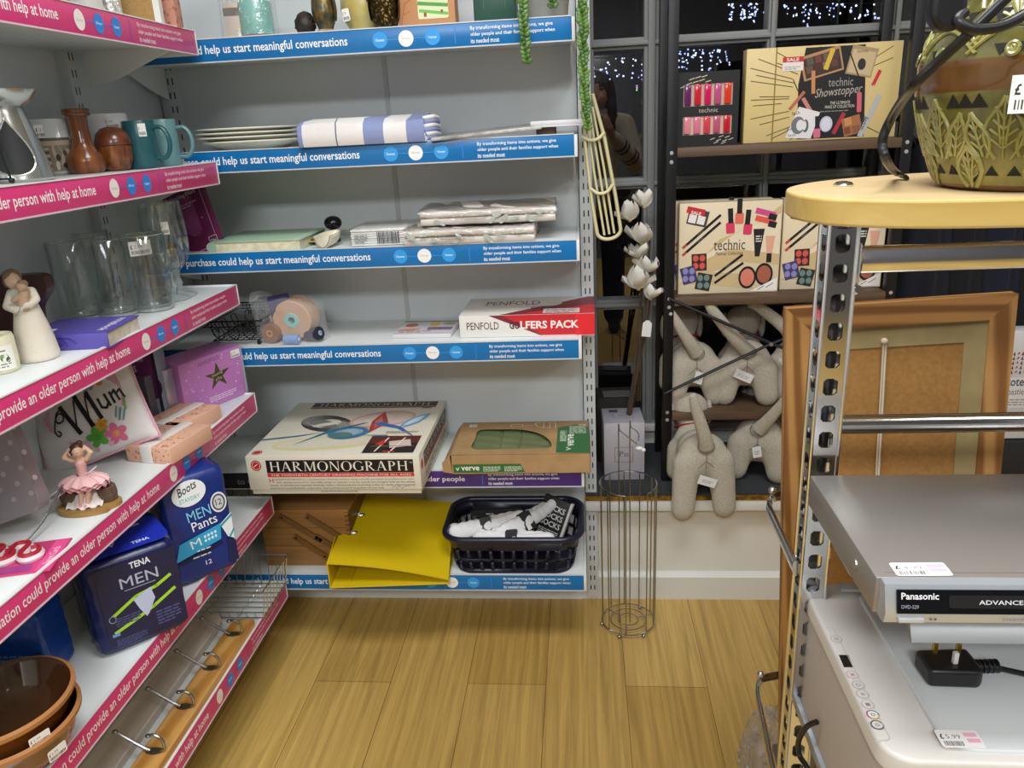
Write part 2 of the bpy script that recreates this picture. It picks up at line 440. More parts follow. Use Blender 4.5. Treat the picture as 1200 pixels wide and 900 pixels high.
struct(MB().box((-1.12, -3.2, 0), (-1.05, 2.5, 2.6), M('#c9c8c2', .7)), 'wall_left')
struct(MB().box((2.6, -3.2, 0), (2.65, 2.5, 2.6), M('#a9adb3', .8)), 'wall_right')
struct(MB().box((-1.1, -3.25, 0), (2.6, -3.2, 2.6), M('#55565c', .8)), 'wall_front')
wb = MB().box((-1.05, YW, 0), (2.6, YW+.1, .327), wallw).box((-1.05, YW, .3), (-.02, YW+.1, 2.6), wallw).box((-.02, YG-.02, .3), (2.6, YG+.08, .4), wallw).box((-.02, YG-.04, 2.35), (2.6, YG+.08, 2.6), wallw).box((-.05, YW, .3), (-.02, YG+.05, 2.6), wallw)
struct(wb, 'wall_back')
struct(MB().box((-.02, YW-.014, 0), (2.6, YW, .072), paint).prism([(0, .072), (.014, .072), (.004, .085), (0, .085)], paint, (-.02, YW, 0), (0, -1, 0), (0, 0, 1), -2.62).box((-1.0, YW-.016, 0), (-.02, YW-.004, .16), shelfw), 'baseboard_back')
# window sill: painted board, worn gilt strip, dark carpet
sl = MB().box((-.005, 1.903, .3), (2.6, YG-.02, .335), paint, .004)
struct(sl, 'trim_1')
struct(MB().box((-.005, 1.9, .335), (2.6, 1.912, .3435), M('#a9781f', .45, .2, 'noise', '#5d3d12', 1.2)), 'trim_2')
carpet = M('#44464a', .95, 0, 'speck', '#1f2124', .8, bump=.6)
struct(MB().box((-.003, 1.912, .335), (2.6, YG-.02, .35), carpet), 'trim_3')
SILL = .3502
# window: painted glazing bars and dark panes
gpaint = M('#8d8f8e', .5, bump=.3, sc=1.0); pane = film('night_pane', 3.4, .0, base=.0)
w1 = MB()
XS = (.03, .194, .505, .815, 1.125, 1.435, 1.745); ZS = (.428, .797, 1.143, 1.505, 1.87, 2.33)
for i, x in enumerate(XS):
    hw = .02 if i in (1,) else .012
    w1.box((x-hw, YG-.03, .41), (x+hw, YG+.03, 2.35), gpaint, .004)
    w1.box((x-hw*.5, YG-.042, .41), (x+hw*.5, YG-.03, 2.35), gpaint, .003)
for z in ZS:
    w1.box((-.02, YG-.028, z-.015), (2.0, YG+.028, z+.015), gpaint, .004)
    w1.box((-.02, YG-.04, z-.006), (2.0, YG-.028, z+.006), gpaint, .003)
w1.box((-.02, YG-.05, .4), (2.0, YG, .425), paint, .004)
win = w1.build('window_1'); win['kind'] = 'structure'
gl = MB()
for a, b in zip((-.02,)+XS, XS+(2.0,)):
    for c, d in zip(ZS, ZS[1:]):
        k = .011*(b-a) if a < .1 else 0              # the old left sash sits slightly askew
        if b-a > .03: gl.add([(a+.005, YG+k, c), (b-.005, YG-k, c), (b-.005, YG-k, d), (a+.005, YG+k, d)], [(0, 1, 2, 3)], pane)
gp = gl.build('pane', win)
struct(MB().box((2.0, YG-.05, .4), (2.6, YG+.05, 2.4), wallw), 'trim_4')
# outside in the dark: pavement and a house front across the lane
brick = M('#1c1310', .9, 0, 'noise', '#0d0908', .2)
struct(MB().box((-3, YG+.1, -.06), (6, 9, -.01), M('#0e0e10', .9)), 'ground')
house = MB().box((-3, 8.2, -.05), (6, 8.5, 5), brick)
for hx, hz in ((-.4, 1.2), (1.3, 1.2), (3.0, 1.2), (4.6, 1.2)):
    house.box((hx, 8.14, hz-.5), (hx+.9, 8.2, hz+.7), M('#0b0c10', .1)).box((hx-.05, 8.1, hz+.72), (hx+.95, 8.2, hz+.8), M('#3a3532', .8))
struct(house, 'wall_5')

# ================================================================== shelving
SX0, SX1, SYF, SYB = -1.0, -.012, 1.69, 1.94
SZ = (1.514, 1.291, 1.072, .848, .526, .234)
LXF, LXB, LY0, LY1 = -.777, -1.0, .60, 1.66
LZ = (1.527, 1.27, 1.004, .745, .473, .23)
SMALL = ('By transforming items into actions, we give', 'older people and their families support when', 'its needed most')
LIGHTB = '#2f9be6'
def strip_items(x0, kind):
    "ticket-strip print, measured from the strip's far end 0 leftwards; strip is .044 high"
    it = []
    if kind == 'blue':
        msg, end, cs, dv, sm, sw = 'Your purchase could help us start meaningful conversations', -.458, (-.39, -.336, -.281), -.235, -.2035, .17
        it.append(('t', '#f4f6f7', msg, end-.478, .0105, .478, .0225, .014))
        for i, c in enumerate(cs):
            it.append(('e', '#f3f4f2' if i == 1 else LIGHTB, c, .022, .0155, .0155))
            it.append(('t', '#b9b4ae' if i == 1 else '#e8f2fa', ('Donate', 'Shop', 'Volunteer')[i], c-.009, .0195, .018, .005, .01))
        it.insert(1, ('r', LIGHTB, cs[0], .0212, cs[2]-cs[0], .0014))
    elif kind == 'pink':
        msg, end, cs, dv, sm, sw = 'Your donation could provide an older person with help at home', -.444, (-.391, -.339, -.288), -.245, -.22, .162
        it.append(('t', '#f7f0f2', msg, end-.481, .0105, .481, .0225, .012))
        it.append(('r', '#5d6fd0', cs[0], .0212, cs[2]-cs[0], .0014))
        for i, c in enumerate(cs):
            it.append(('e', '#efe9e2' if i == 0 else '#2b86d8', c, .022, .0135, .0155))
            it.append(('t', '#c9b7ae' if i == 0 else '#e8f2fa', ('Donate', 'Shop', 'Volunteer')[i], c-.008, .0195, .016, .005, .01))
    else:
        dv, sm, sw = -.24, -.2255, .172
        it.append(('t', '#f1eef6', 'support for older people', -.283-.208, .012, .208, .0175, .014))
    it.append(('r', '#2f86dc' if kind != 'pink' else '#6d63c4', dv-.0009, .006, .0018, .032))
    for i, s_ in enumerate(SMALL):
        it.append(('t', '#f1f3f5' if kind != 'pink' else '#f6dfe8', s_, sm, .0285-i*.0115, sw*(len(s_)/44.), .0088, .012))
    return it
slotm = M('#2b2d2e', .8)
def upright(nm, par, face_pts, w, d, z0, z1, ox, oy, U, pitch=.032):
    "steel channel with pairs of slots; U = direction along its face"
    U = Vector(U); n = U.cross(Vector((0, 0, 1)))
    mb = MB().prism([(-w/2, z0), (w/2, z0), (w/2, z1), (-w/2, z1)], panelw, (ox, oy, 0), U, (0, 0, 1), -d)
    o = mb.build(nm, par)
    it = []; z = z0+.02
    while z < z1-.03:
        for s_ in (-.0055, .0055): it.append(('r', slotm, s_-.0016, z, .0032, .015))
        z += pitch
    mm = MB()
    for (_, m, x, zz, ww, hh) in it:
        q = [Vector((ox, oy, 0))+U*a+Vector((0, 0, b))+n*.0003 for a, b in ((x, zz), (x+ww, zz), (x+ww, zz+hh), (x, zz+hh))]
        mm.add(q, [(0, 1, 2, 3)], m)
    mm.build('slots', o, weld=False)
    return o
# back bay -----------------------------------------------------------
bs = thing('shelving_unit', 'white metal shelving bay on the back wall with blue ticket strips', 'shelving unit', (0, 0, 0))
pb = MB().box((-1.02, SYB, .165), (-.458, SYB+.008, 2.2), panelw).box((-.455, SYB, .165), (-.005, SYB+.008, 2.2), panelw).box((-.462, SYB-.002, .165), (-.451, SYB, 2.2), M('#b4b8b6', .45), .0008)
pb.build('back_panel', bs)
upright('upright', bs, None, .03, .03, .02, 2.2, .012, SYB-.018, (1, 0, 0))
upright('upright', bs, None, .03, .02, .02, 2.2, -.985, SYB-.008, (1, 0, 0))
def back_shelf(i, z):
    mb = MB().box((SX0, SYF+.004, z-.03), (SX1, SYB-.002, z), shelfw, .0015).box((SX0, SYF+.004, z-.042), (SX1, SYF+.012, z-.028), shelfw)
    sh = mb.build('shelf', bs)
    st = MB()
    if i == 4:
        st.box((SX0, SYF, z-.042), (-.41, SYF+.004, z+.002), M('#1d1a20', .35), .0006).box((-.41, SYF, z-.042), (SX1, SYF+.004, z+.002), M('#4a2d7c', .3), .0006)
    else: st.box((SX0, SYF, z-.042), (SX1, SYF+.004, z+.002), M(BLUE, .3), .0006)
    st.box((SX0, SYF-.0012, z-.044), (SX1, SYF+.005, z-.0415), M('#c7ccd0', .3)).box((SX0, SYF-.0012, z+.0015), (SX1, SYF+.005, z+.0035), M('#d4d8da', .3)).box((SX1, SYF-.001, z-.044), (SX1+.007, SYB-.03, z+.001), shelfw, .001)
    st.build('ticket_strip', sh)
    it = strip_items(0, 'purple' if i == 4 else 'blue')
    if i == 4: it.append(('t', '#8f8a92', 'to Gift Aid', -.86, .012, .1, .016, .008))
    art('lettering', sh, (SX1, SYF, z-.0425), (1, 0, 0), (0, 0, 1), it)
    for x in (SX1-.003, SX0+.003):
        MB().prism([(0, -.03), (.22, -.03), (.22, -.1), (.16, -.085)], shelfw, (x, SYF+.02, z), (0, 1, 0), (0, 0, 1), .003).build('bracket', sh)
for i, z in enumerate(SZ): back_shelf(i, z)
# left run -----------------------------------------------------------
ls = thing('shelving_unit', 'white metal shelving run along the left wall with pink ticket strips', 'shelving unit', (0, 0, 0))
MB().box((-1.03, LY0-.1, .05), (-1.022, SYB, 2.2), panelw).build('back_panel', ls)
upright('upright', ls, None, .034, .03, .02, 2.2, -1.0, 1.578, (0, 1, 0))
upright('upright', ls, None, .034, .03, .02, 2.2, -1.0, LY0+.05, (0, 1, 0))
for i, z in enumerate(LZ):
    sh = MB().box((LXB-.02, LY0, z-.03), (LXF-.004, LY1, z), shelfw, .0015).box((LXF-.012, LY0, z-.042), (LXF-.004, LY1, z-.028), shelfw).build('shelf', ls)
    st = MB().box((LXF-.004, LY0, z-.042), (LXF, LY1, z+.002), M(PINK, .3), .0006)
    st.box((LXF-.005, LY0, z-.044), (LXF+.0012, LY1, z-.0415), M('#d5c2cb', .3)).box((LXF-.005, LY0, z+.0015), (LXF+.0012, LY1, z+.0035), M('#dfe0e0', .3)).box((LXF-.2, LY1, z-.044), (LXF+.001, LY1+.004, z+.003), shelfw, .001)
    st.build('ticket_strip', sh)
    art('lettering', sh, (LXF, LY1, z-.0425), (0, 1, 0), (0, 0, 1), strip_items(0, 'pink'))
    br = MB()
    br.prism([(0, -.03), (.2, -.03), (.2, -.1), (.14, -.085)], shelfw, (LXF-.01, 1.6, z), (-1, 0, 0), (0, 0, 1), .003)
    br.build('bracket', sh)
# ================================================================== things on the back bay
E0 = .0006
# ---- top shelf (surface 1.514)
z1 = SZ[0]
def at1(px, yy): q = P(px, 30, y=yy); return q.x
# clear gift bag with a teal jar and a card
x = at1(289, 1.75)
t = thing('gift_bag', 'cellophane gift bag holding a teal topped jar and card on the top back shelf', 'gift bag', (x, 1.765, z1+E0))
MB().lathe([(0, 0), (.031, 0), (.034, .01), (.034, .07), (.026, .085), (0, .085)], lambda i: M('#8b6f76', .3) if i < 2 else M('#7fb5ab', .25), 24, (.018, 0, .001)).build('jar', t)
MB().box((-.045, -.02, .001), (-.012, .03, .075), M('#cfc1b4', .5), .001).box((-.045, -.021, .05), (-.012, -.0195, .065), M('#77706b', .5)).build('card', t)
bag = film('cellophane', 1.4, .08, base=.03, bump=.3, bsc=40)
MB().grid(lambda u, v: (.062*(1-.1*v-.5*max(0, v-.75)**1.5*4)*cos(2*pi*u)*(1+.05*sin(9*2*pi*u)), .04*(1-.3*v)*sin(2*pi*u)*(1+.06*sin(7*2*pi*u+2)), .0005+.17*v), 40, 14, bag, cu=True).build('bag', t)
# carved nut
x = at1(358, 1.76)
t = thing('carved_ornament', 'small dark brown carved round ornament beside the owl figurine on the top back shelf', 'ornament', (x, 1.76, z1+E0))
MB().grid(lambda u, v: ((.021*sin(pi*min(v*.96+.04, 1))**.6+.004*sin(22*pi*u)*sin(14*pi*v))*cos(2*pi*u)*(1 if v < 1 else 0), (.021*sin(pi*min(v*.96+.04, 1))**.6)*sin(2*pi*u), .052*v), 40, 18, M('#33271f', .55, 0, 'noise', '#17110d', 1.5, bump=.6), cu=True).build('body', t)
MB().tube([(-.03, -.008, .003), (-.022, -.006, .004), (-.014, -.003, .004)], .0012, M('#9a9691', .5)).build('cord', t)
def owl(nm, lab, x, y, s, body, spot, feet, base=None, tall=1.0):
    t = thing(nm, lab, 'ornament', (x, y, z1+E0))
    z0 = .012 if base else 0
    MB().lathe([(0, z0), (.018*s, z0), (.026*s, z0+.02*s), (.0285*s, z0+.045*s), (.026*s, z0+.065*s*tall), (.0235*s, z0+.075*s*tall), (.0265*s, z0+.09*s*tall), (.025*s, z0+.104*s*tall), (.012*s, z0+.115*s*tall), (0, z0+.117*s*tall)], body, 28).build('body', t)
    ey = MB()
    for sx in (-1, 1):
        ey.lathe([(.001, 0), (.0095*s, 0), (.0105*s, .002), (.008*s, .0035), (.004*s, .003), (0, .0045)], spot, 20, X=Matrix.Translation((sx*.0098*s, -.0228*s, z0+.094*s*tall)) @ Matrix.Rotation(radians(90), 4, 'X'))
        ey.prism([(-.006*s, 0), (.006*s, 0), (0, .015*s)], body, (sx*.017*s, -.004*s, z0+.108*s*tall), (1, 0, 0), (0, 0, 1), .006*s)
        ey.grid(lambda u, v, sx=sx: (sx*(.0265*s+.003*s*sin(pi*u)), (-.012+.026*v)*s, z0+(.02+.055*u)*s), 6, 6, body)
    ey.prism([(-.003*s, .006*s), (.003*s, .006*s), (0, -.004*s)], feet, (0, -.025*s, z0+.088*s*tall), (1, 0, 0), (0, 0, 1), .004*s)
    ey.build('face', t)
    if base: MB().lathe([(0, 0), (.026*s, 0), (.027*s, .006), (.021*s, .0125), (0, .0125)], base, 10).build('base', t)
    return t
owl('owl_figurine', 'slim dark bronze green owl figurine on a pale knobbly base', at1(381, 1.75), 1.755, .82, M('#3a4b44', .3, .7, 'noise', '#8a6f3c', 1.2, bump=.4), M('#5c6a5c', .3, .6), M('#8f7645', .4), M('#b8a184', .7, 0, 'noise', '#8f7a5c', 1))
# yellow pot
x = at1(428, 1.79)
t = thing('patterned_vase', 'round yellow glazed vase with dark green base and price sticker behind the gold owl', 'vase', (x, 1.8, z1+E0))
MB().lathe([(0, 0), (.03, 0), (.034, .012), (.046, .03), (.052, .05), (.05, .075), (.036, .1), (.02, .112), (.02, .125), (.016, .125), (.016, .1), (0, .09)], lambda i: M('#3c3f2a', .3) if i < 2 else M('#b6a35e', .3, 0, 'noise', '#c8bb78', .5), 32).build('body', t)
art('painted_scrolls', t, (0, -.052, 0), (1, 0, 0), (0, 0, 1), [('l', '#55311c', [(.01, .09), (.026, .075), (.034, .055), (.03, .038)], .0035), ('l', '#55311c', [(.026, .075), (.016, .07), (.02, .06)], .003), ('l', '#6d6226', [(-.03, .08), (-.01, .095), (.005, .085)], .002)], wrap=.055)
price(t, (-.034, -.0535, .024), (.94, -.3, .1), (-.12, 0, 1), .018, .024, '£1.99', name='price_label')
owl('owl_figurine', 'stout antique gold owl figurine beside the boxed bamboo frame', at1(452, 1.74), 1.745, 1.08, M('#7d683a', .3, .85, 'voro', '#3a2c12', 2.2, bump=.8), M('#8c7444', .3, .8), M('#5f4c22', .4, .8))
# boxed frame with panda-green picture
x = at1(500, 1.74)
t = thing('boxed_gift', 'orange card gift box with a window showing a green bamboo design', 'box', (x, 1.75, z1+E0))
MB().box((-.06, 0, 0), (.06, .05, .14), M('#c08a5e', .6), .0015).build('carton', t)
art('printed_window', t, *FR(0), [('rr', '#d8dcb4', -.018, .02, .064, .1, .004), ('l', '#4f9a3f', [(-.016, .05), (.044, .044)], .007), ('l', '#6cb84f', [(-.014, .036), (.044, .028)], .006), ('l', '#3f8a38', [(0, .065), (.042, .06)], .006), ('e', '#f0f0ea', .02, .075, .012, .012), ('e', '#2e2e2c', .014, .08, .004, .005), ('r', '#a2452c', -.006, .012+.012, .006, .008), ('r', '#a2452c', .03, .03, .005, .006), ('l', '#b4572f', [(-.055, .01), (-.045, .05), (-.03, .06)], .0015), ('l', '#b4572f', [(-.05, .03), (-.036, .036)], .0012), ('l', '#b4572f', [(-.05, .07), (-.032, .085)], .0012), ('lines', '#b4572f', -.05, .003, .1, .008, 1)])
x = at1(582, 1.74)
t = thing('gift_box', 'dark green square gift box beside the trailing plant pot', 'box', (x-.045, 1.742, z1+E0))
MB().box((0, 0, 0), (.085, .08, .09), M('#1d4a3c', .4), .0015).box((-.0014, .002, .001), (-.0002, .079, .089), M('#2a211d', .5)).build('carton', t)
art('printed_border', t, *FR(0), [('l', '#2f6553', [(.02, .03), (.02, .075), (.064, .075), (.064, .03)], .0014), ('l', '#2f6553', [(.034, .05), (.042, .062), (.05, .05)], .0014)])
# pot with trailing succulent
x = at1(640, 1.77)
t = thing('trailing_plant', 'grey potted artificial string of beads plant trailing over the end of the top back shelf', 'plant', (x, 1.79, z1+E0))
MB().lathe([(0, 0), (.04, 0), (.044, .004), (.056, .1), (.0575, .105), (.053, .105), (.05, .098), (0, .095)], M('#9c9b97', .6, 0, 'noise', '#a9a7a2', .5), 32).build('pot', t)
leafm = M('#6a8f4a', .45, 0, 'noise', '#4f7636', .8); stemm = M('#5b7a3a', .6)
def strand(path, n, seed):
    rr = random.Random(seed); mb = MB(); pts = cr(path, 12); mb.tube(pts, .0016, stemm, 6)
    ln = sum((b-a).length for a, b in zip(pts, pts[1:])); acc = 0
    seg = [(a, b) for a, b in zip(pts, pts[1:])]
    for k in range(n):
        d = ln*(k+.5)/n; q = 0
        for a, b in seg:
            l = (b-a).length
            if q+l >= d: break
            q += l
        c = a.lerp(b, min(1, (d-q)/max(l, 1e-6))); dr = (b-a).normalized()
        for w in range(3):
            an = 2.4*k+w*2.09+rr.uniform(-.3, .3); u = Vector((cos(an), sin(an), 0)); s_ = rr.uniform(.85, 1.15)*(1-.25*k/n)
            c2 = c+u*.0075*s_
            X = Matrix.Translation(c2) @ Vector((0, 0, 1)).rotation_difference((u+dr*-.25+Vector((0, 0, .5))).normalized()).to_matrix().to_4x4()
            mb.ball((0, 0, 0), .0076*s_, leafm, (.72, .55, 1.15), 8, 6, X)
    return mb
xs = P(614, 40, y=1.672).x-x; xe = P(681, 40, y=1.665).x-x
strand([(-.03, -.03, .1), (xs, -.1, .12), (xs, -.122, .03), (xs+.001, -.121, -.04), (xs+.004, -.12, -.098+.015)], 34, 1).build('trailing_stem', t)
strand([(.02, -.02, .1), (xe-.03, -.08, .13), (xe, -.125, .05), (xe+.003, -.126, -.08), (xe+.006, -.125, -.16), (xe+.01, -.125, -.215)], 62, 2).build('trailing_stem', t)
strand([(.0, -.02, .1), (.0, -.06, .12), (.012, -.08, .07), (.016, -.078, .02)], 16, 3).build('trailing_stem', t)
# ---- second shelf (1.291)
z2 = SZ[1]
cx = P(292, 160, y=1.8).x
pm = M('#e2e2d4', .25)
for i in range(4):
    lab = ('cream dinner plate, lowest and deepest of the stack', 'cream dinner plate second from the bottom of the stack', 'cream dinner plate third up in the stack', 'cream dinner plate on top of the stack')[i]
    t = thing('dinner_plate', lab, 'plate', (cx+(.012 if i == 0 else R.uniform(-.003, .003)), 1.8, z2+E0+(0, .0165, .0255, .0345)[i]), 0, 'plates stacked on the second back shelf')
    h = .018 if i == 0 else .011
    MB().lathe([(0, .0), (.062, 0), (.068, .0015), (.098, h*.72), (.113, h), (.1135, h+.0016), (.1125, h+.003), (.096, h*.72+.004), (.066, .004), (0, .0035)], pm, 56).build('plate', t)
# folded blue and white cloth
A = P(352, 171, z=z2+.002); A = Vector((P(350, 165, y=1.675).x, 1.678, z2))
wd = P(497, 160, y=1.675).x-A.x
t = thing('folded_tablecloth', 'folded white and blue striped tablecloth beside the plates', 'tablecloth', (A.x, A.y, z2+E0), radians(1.5))
ww = M('#e4e1df', .8, bump=.15, sc=4); bl = M('#8793bd', .85, bump=.15, sc=4)
dd = .18; hh = .052
strp = [(0, .035, bl), (.035, .30, ww), (.30, .31, M('#5c6480', .8)), (.31, .52, ww), (.52, .68, bl), (.68, .86, ww), (.86, 1.0, bl)]
mb = MB()
for a, b, m in strp:
    for k in range(4):
        u0 = a+(b-a)*k/4; u1 = a+(b-a)*(k+1)/4
        prof = lambda u: [(-.002, .001), (-.007, .012), (-.007, hh*.55), (-.001, hh*.85+.004*sin(u*7)), (.02, hh+.004*sin(u*5)), (dd*.5, hh+.006), (dd, hh-.004), (dd, .001)]
        p0 = [(u0*wd, y, z) for y, z in prof(u0)]; p1 = [(u1*wd, y, z) for y, z in prof(u1)]
        n = len(p0); mb.add(p0+p1, [(j, n+j, n+(j+1) % n, (j+1) % n) for j in range(n)], m)
mb.build('cloth', t)
mb = MB()                                            # rolled folds at the right end
for k in range(6):
    zz = .006+k*.0082; mb.tube(cr([(wd-.002, .0+.004*k, zz), (wd+.012+.004*(k % 2), .05, zz+.001), (wd+.008, .12, zz), (wd-.002, dd-.01, zz)], 5), .0056, bl if k % 2 else ww, 10)
    mb.tube(cr([(wd-.004, .001+.003*k, zz), (wd+.016, .025, zz+.003), (wd+.02, .07, zz)], 5), .0048, ww if k % 2 else bl, 10)
mb.build('fold', t)
for k, (a, b) in enumerate(((.55, .60), (.63, .67), (.72, .76), (.80, .84))):
    pass
# plastic wrapped placemat and white tray sticking out
A = Vector((P(505, 163, y=1.68).x, 1.676, z2))
t = thing('wrapped_placemat', 'thin grey patterned placemat in shiny plastic lying by the striped tablecloth', 'placemat', (A.x, A.y, z2+E0), radians(3))
wd = P(636, 155, y=1.70).x-A.x
tilt = Matrix.Rotation(radians(-3.4), 4, 'Y')
MB().box((0, 0, 0), (wd, .19, .008), M('#c9c7c3', .5, 0, 'noise', '#8f8a86', .8), .003, X=tilt).build('mat', t)
MB().grid(lambda u, v: tuple(tilt @ Vector((-.004+(wd+.008)*u, -.004+.2*v, .0115+.002*sin(17*u+3*v)*sin(9*v+2*u)))), 34, 14, film('wrapper', 1.3, .12, base=.02, bump=.25, bsc=60)).build('wrapper', t)
A = Vector((P(622, 160, y=1.70).x, 1.70, z2))
t = thing('tray', 'flat white tray jutting out past the end of the second back shelf', 'tray', (A.x, A.y, z2+.0175), 0)
wd = P(692, 150, y=1.70).x-A.x
mb = MB().box((0, 0, 0), (wd, .17, .004), M('#d9d7dd', .35), .0015)
for a, b in (((0, 0, .004), (wd, .004, .013)), ((0, .166, .004), (wd, .17, .013)), ((0, .004, .004), (.004, .166, .013)), ((wd-.004, .004, .004), (wd, .166, .013))): mb.box(a, b, M('#d9d7dd', .35), .001)
MB().box((.01, .03, -.0165), (.05, .15, -.0005), M('#6f5b4a', .6), .002).build('foot', t)
mb.build('body', t)
# ---- third shelf (1.072)
z3 = SZ[2]
A = P(243, 294, z=z3); A = Vector((-.845, 1.70, z3))
t = thing('notebook', 'pale green hardback notebook with white birds lying flat on the third back shelf', 'notebook', (A.x, A.y, z3+E0), radians(.5))
gm = M('#a9c9ae', .5); pg = M('#e6dfc4', .8, 0, 'noise', '#d6cba8', 2)
wd, dp, th = .215, .2, .024
MB().box((0.002, 0, 0), (wd, dp, .002), gm, .0008).box((0.002, 0, th-.002), (wd, dp, th), gm, .0008).tube([(.006, 0, th/2), (.006, dp, th/2)], th/2, gm, 16).build('cover', t)
MB().box((.006, .003, .0022), (wd-.004, dp-.003, th-.0022), pg).build('page_block', t)
birds = []
for k in range(26):
    bx, by = R.uniform(.02, wd-.03), R.uniform(.012, dp-.015); birds.append(('p', '#d9e6d8', [(bx, by), (bx+.006, by+.003), (bx+.012, by+.001), (bx+.007, by+.006)]))
art('printed_pattern', t, *TP(th), birds)
MB().tube([(wd-.012, -.0005, 0), (wd-.012, -.0008, th+.0008), (wd-.012, dp, th+.0008)], .0012, M('#d8dccd', .7), 6).build('elastic_band', t)
mb = MB()
for k, h in enumerate((.008, .012, .016)): mb.box((wd-.004, .06+k*.02, h), (wd+.03-.006*k, dp-.02, h+.0008), M(('#c9b168', '#7d8a80', '#4f5b52')[k], .6))
mb.build('bookmark', t)
# spoon rest and black ball
A = P(395, 284, z=z3)
t = thing('scoop', 'cream enamel scoop standing on the third back shelf beside the green notebook', 'scoop', (A.x+.002, 1.712, z3+E0), radians(-8))
MB().grid(lambda u, v: ((.02+.002*sin(pi*v))*(1-v**6)*cos(pi*u) if v < 1 else 0, -.012+.085*v, .028*(1-sin(pi*u)*(1-v**5))+.0005+.004*v), 24, 16, M('#ded9c2', .25)).build('bowl', t)
o = t.children[0]; sd = o.modifiers.new('thick', 'SOLIDIFY'); sd.thickness = .0016; sd.offset = -1
MB().tube(cr([(-.02, -.011, .0285), (-.014, -.012, .013), (0, -.012, .003), (.014, -.012, .013), (.02, -.011, .0285)], 6), .0012, M('#8f8468', .4), 6).tube(cr([(.019, -.01, .0288), (.0205, .03, .03), (.0195, .066, .032)], 5), .001, M('#8f8468', .4), 6).build('rim', t)
A = P(391, 272, z=z3)
t = thing('cabinet_knob', 'glossy black ball knob behind the cream scoop', 'knob', (P(391, 268, y=1.82).x, 1.82, z3+E0))
MB().lathe([(0, 0), (.014, 0), (.014, .006), (.008, .012), (.008, .03)], M('#35322e', .4), 20).build('stem', t)
MB().ball((0, 0, .044), .021, M('#0b0b0d', .08), (1, 1, .78), 28, 16).build('ball', t)
# napkin packet
A = Vector((P(411, 285, y=1.72).x, 1.722, z3)); wd = P(486, 280, y=1.72).x-A.x
t = thing('napkin_packet', 'clear wrapped packet of white paper napkins with a barcode beside the scoop', 'napkins', (A.x, A.y, z3+E0), radians(1))
mb = MB()
for k in range(7): mb.box((.001*(k % 2), .001*(k % 3), .0005+k*.0052), (wd-.001*(k % 2), .15, .0005+k*.0052+.0046), M('#e9e8e5', .85), .0016)
mb.build('napkin', t)
MB().box((-.002, -.0025, 0), (wd+.002, .153, .0395), film('wrapper'), .004).build('wrapper', t)
art('barcode', t, *FR(-.003), [('bar', '#55585a', wd*.42, .005, .05, .026), ('lines', '#8d9294', .01, .008, .03, .02, 4)])
# bedding packs
def pillowpack(lab, x0, y0, x1, z, dep, hgt, ang, seed):
    t = thing('bedding_pack', lab, 'bedding', (x0, y0, z), ang, 'plastic wrapped bedding packs'); w = x1-x0
    fab = M('#e6dfd8', .85, 0, 'noise', '#cfc6bd', .35, bump=.4)
    mb = MB()
    for k in range(2):
        h0 = hgt*k/2
        def fn(u, v, h0=h0, k=k):
            a = 2*pi*v; c, s_ = cos(a), sin(a); sg = lambda q, p: math.copysign(abs(q)**p, q)
            return (u*w, dep/2+(dep/2-.003)*sg(c, .35)+.002*sin(9*u+seed), h0+hgt/4+(hgt/4+.0012)*sg(s_, .5)+.0012*sin(8*u+seed+c*3)*(k))
        mb.grid(lambda u, v: fn(u, v), 20, 40, fab)
        for u in (0, 1): mb.add([fn(u, j/40) for j in range(40)], [list(range(40))], fab)
    mb.build('fabric', t)
    rr = random.Random(seed); it = []
    for k in range(9):
        cx_, cy_ = rr.uniform(.01, w-.03), rr.uniform(.008, hgt-.008); it.append(('e', '#bcc6bd', cx_, cy_, rr.uniform(.006, .014), rr.uniform(.003, .006), rr.uniform(-50, 50)))
    it += [('lines', '#a59f98', w*.25, hgt*.38, w*.3, hgt*.2, 2)]
    art('printed_pattern', t, *FR(-.0025), it)
    def film_fn(u, v):
        a = 2*pi*v; c, s_ = cos(a), sin(a); sg = lambda q, p: math.copysign(abs(q)**p, q)
        return (-.004+(w+.008)*u, dep/2+(dep/2+.004)*sg(c, .3), hgt/2+.0006+(hgt/2+.0012)*sg(s_, .3)+.0006*sin(31*u+5*c))
    MB().grid(film_fn, 30, 48, film('polybag', 2.4, .14, base=.03, bump=.35, bsc=45)).build('plastic_bag', t)
xa = P(474, 285, y=1.685).x; xb = P(626, 285, y=1.685).x
pillowpack('plastic wrapped pack of cream bedding, the lower one on the third back shelf', xa, 1.685, xb, z3+E0, .2, .036, radians(.5), 1)
xa = P(493, 262, y=1.70).x; xb = P(651, 255, y=1.70).x
pillowpack('plastic wrapped pack of cream bedding lying on top of another', xa, 1.70, xb, z3+.0405, .2, .034, radians(2.2), 5)
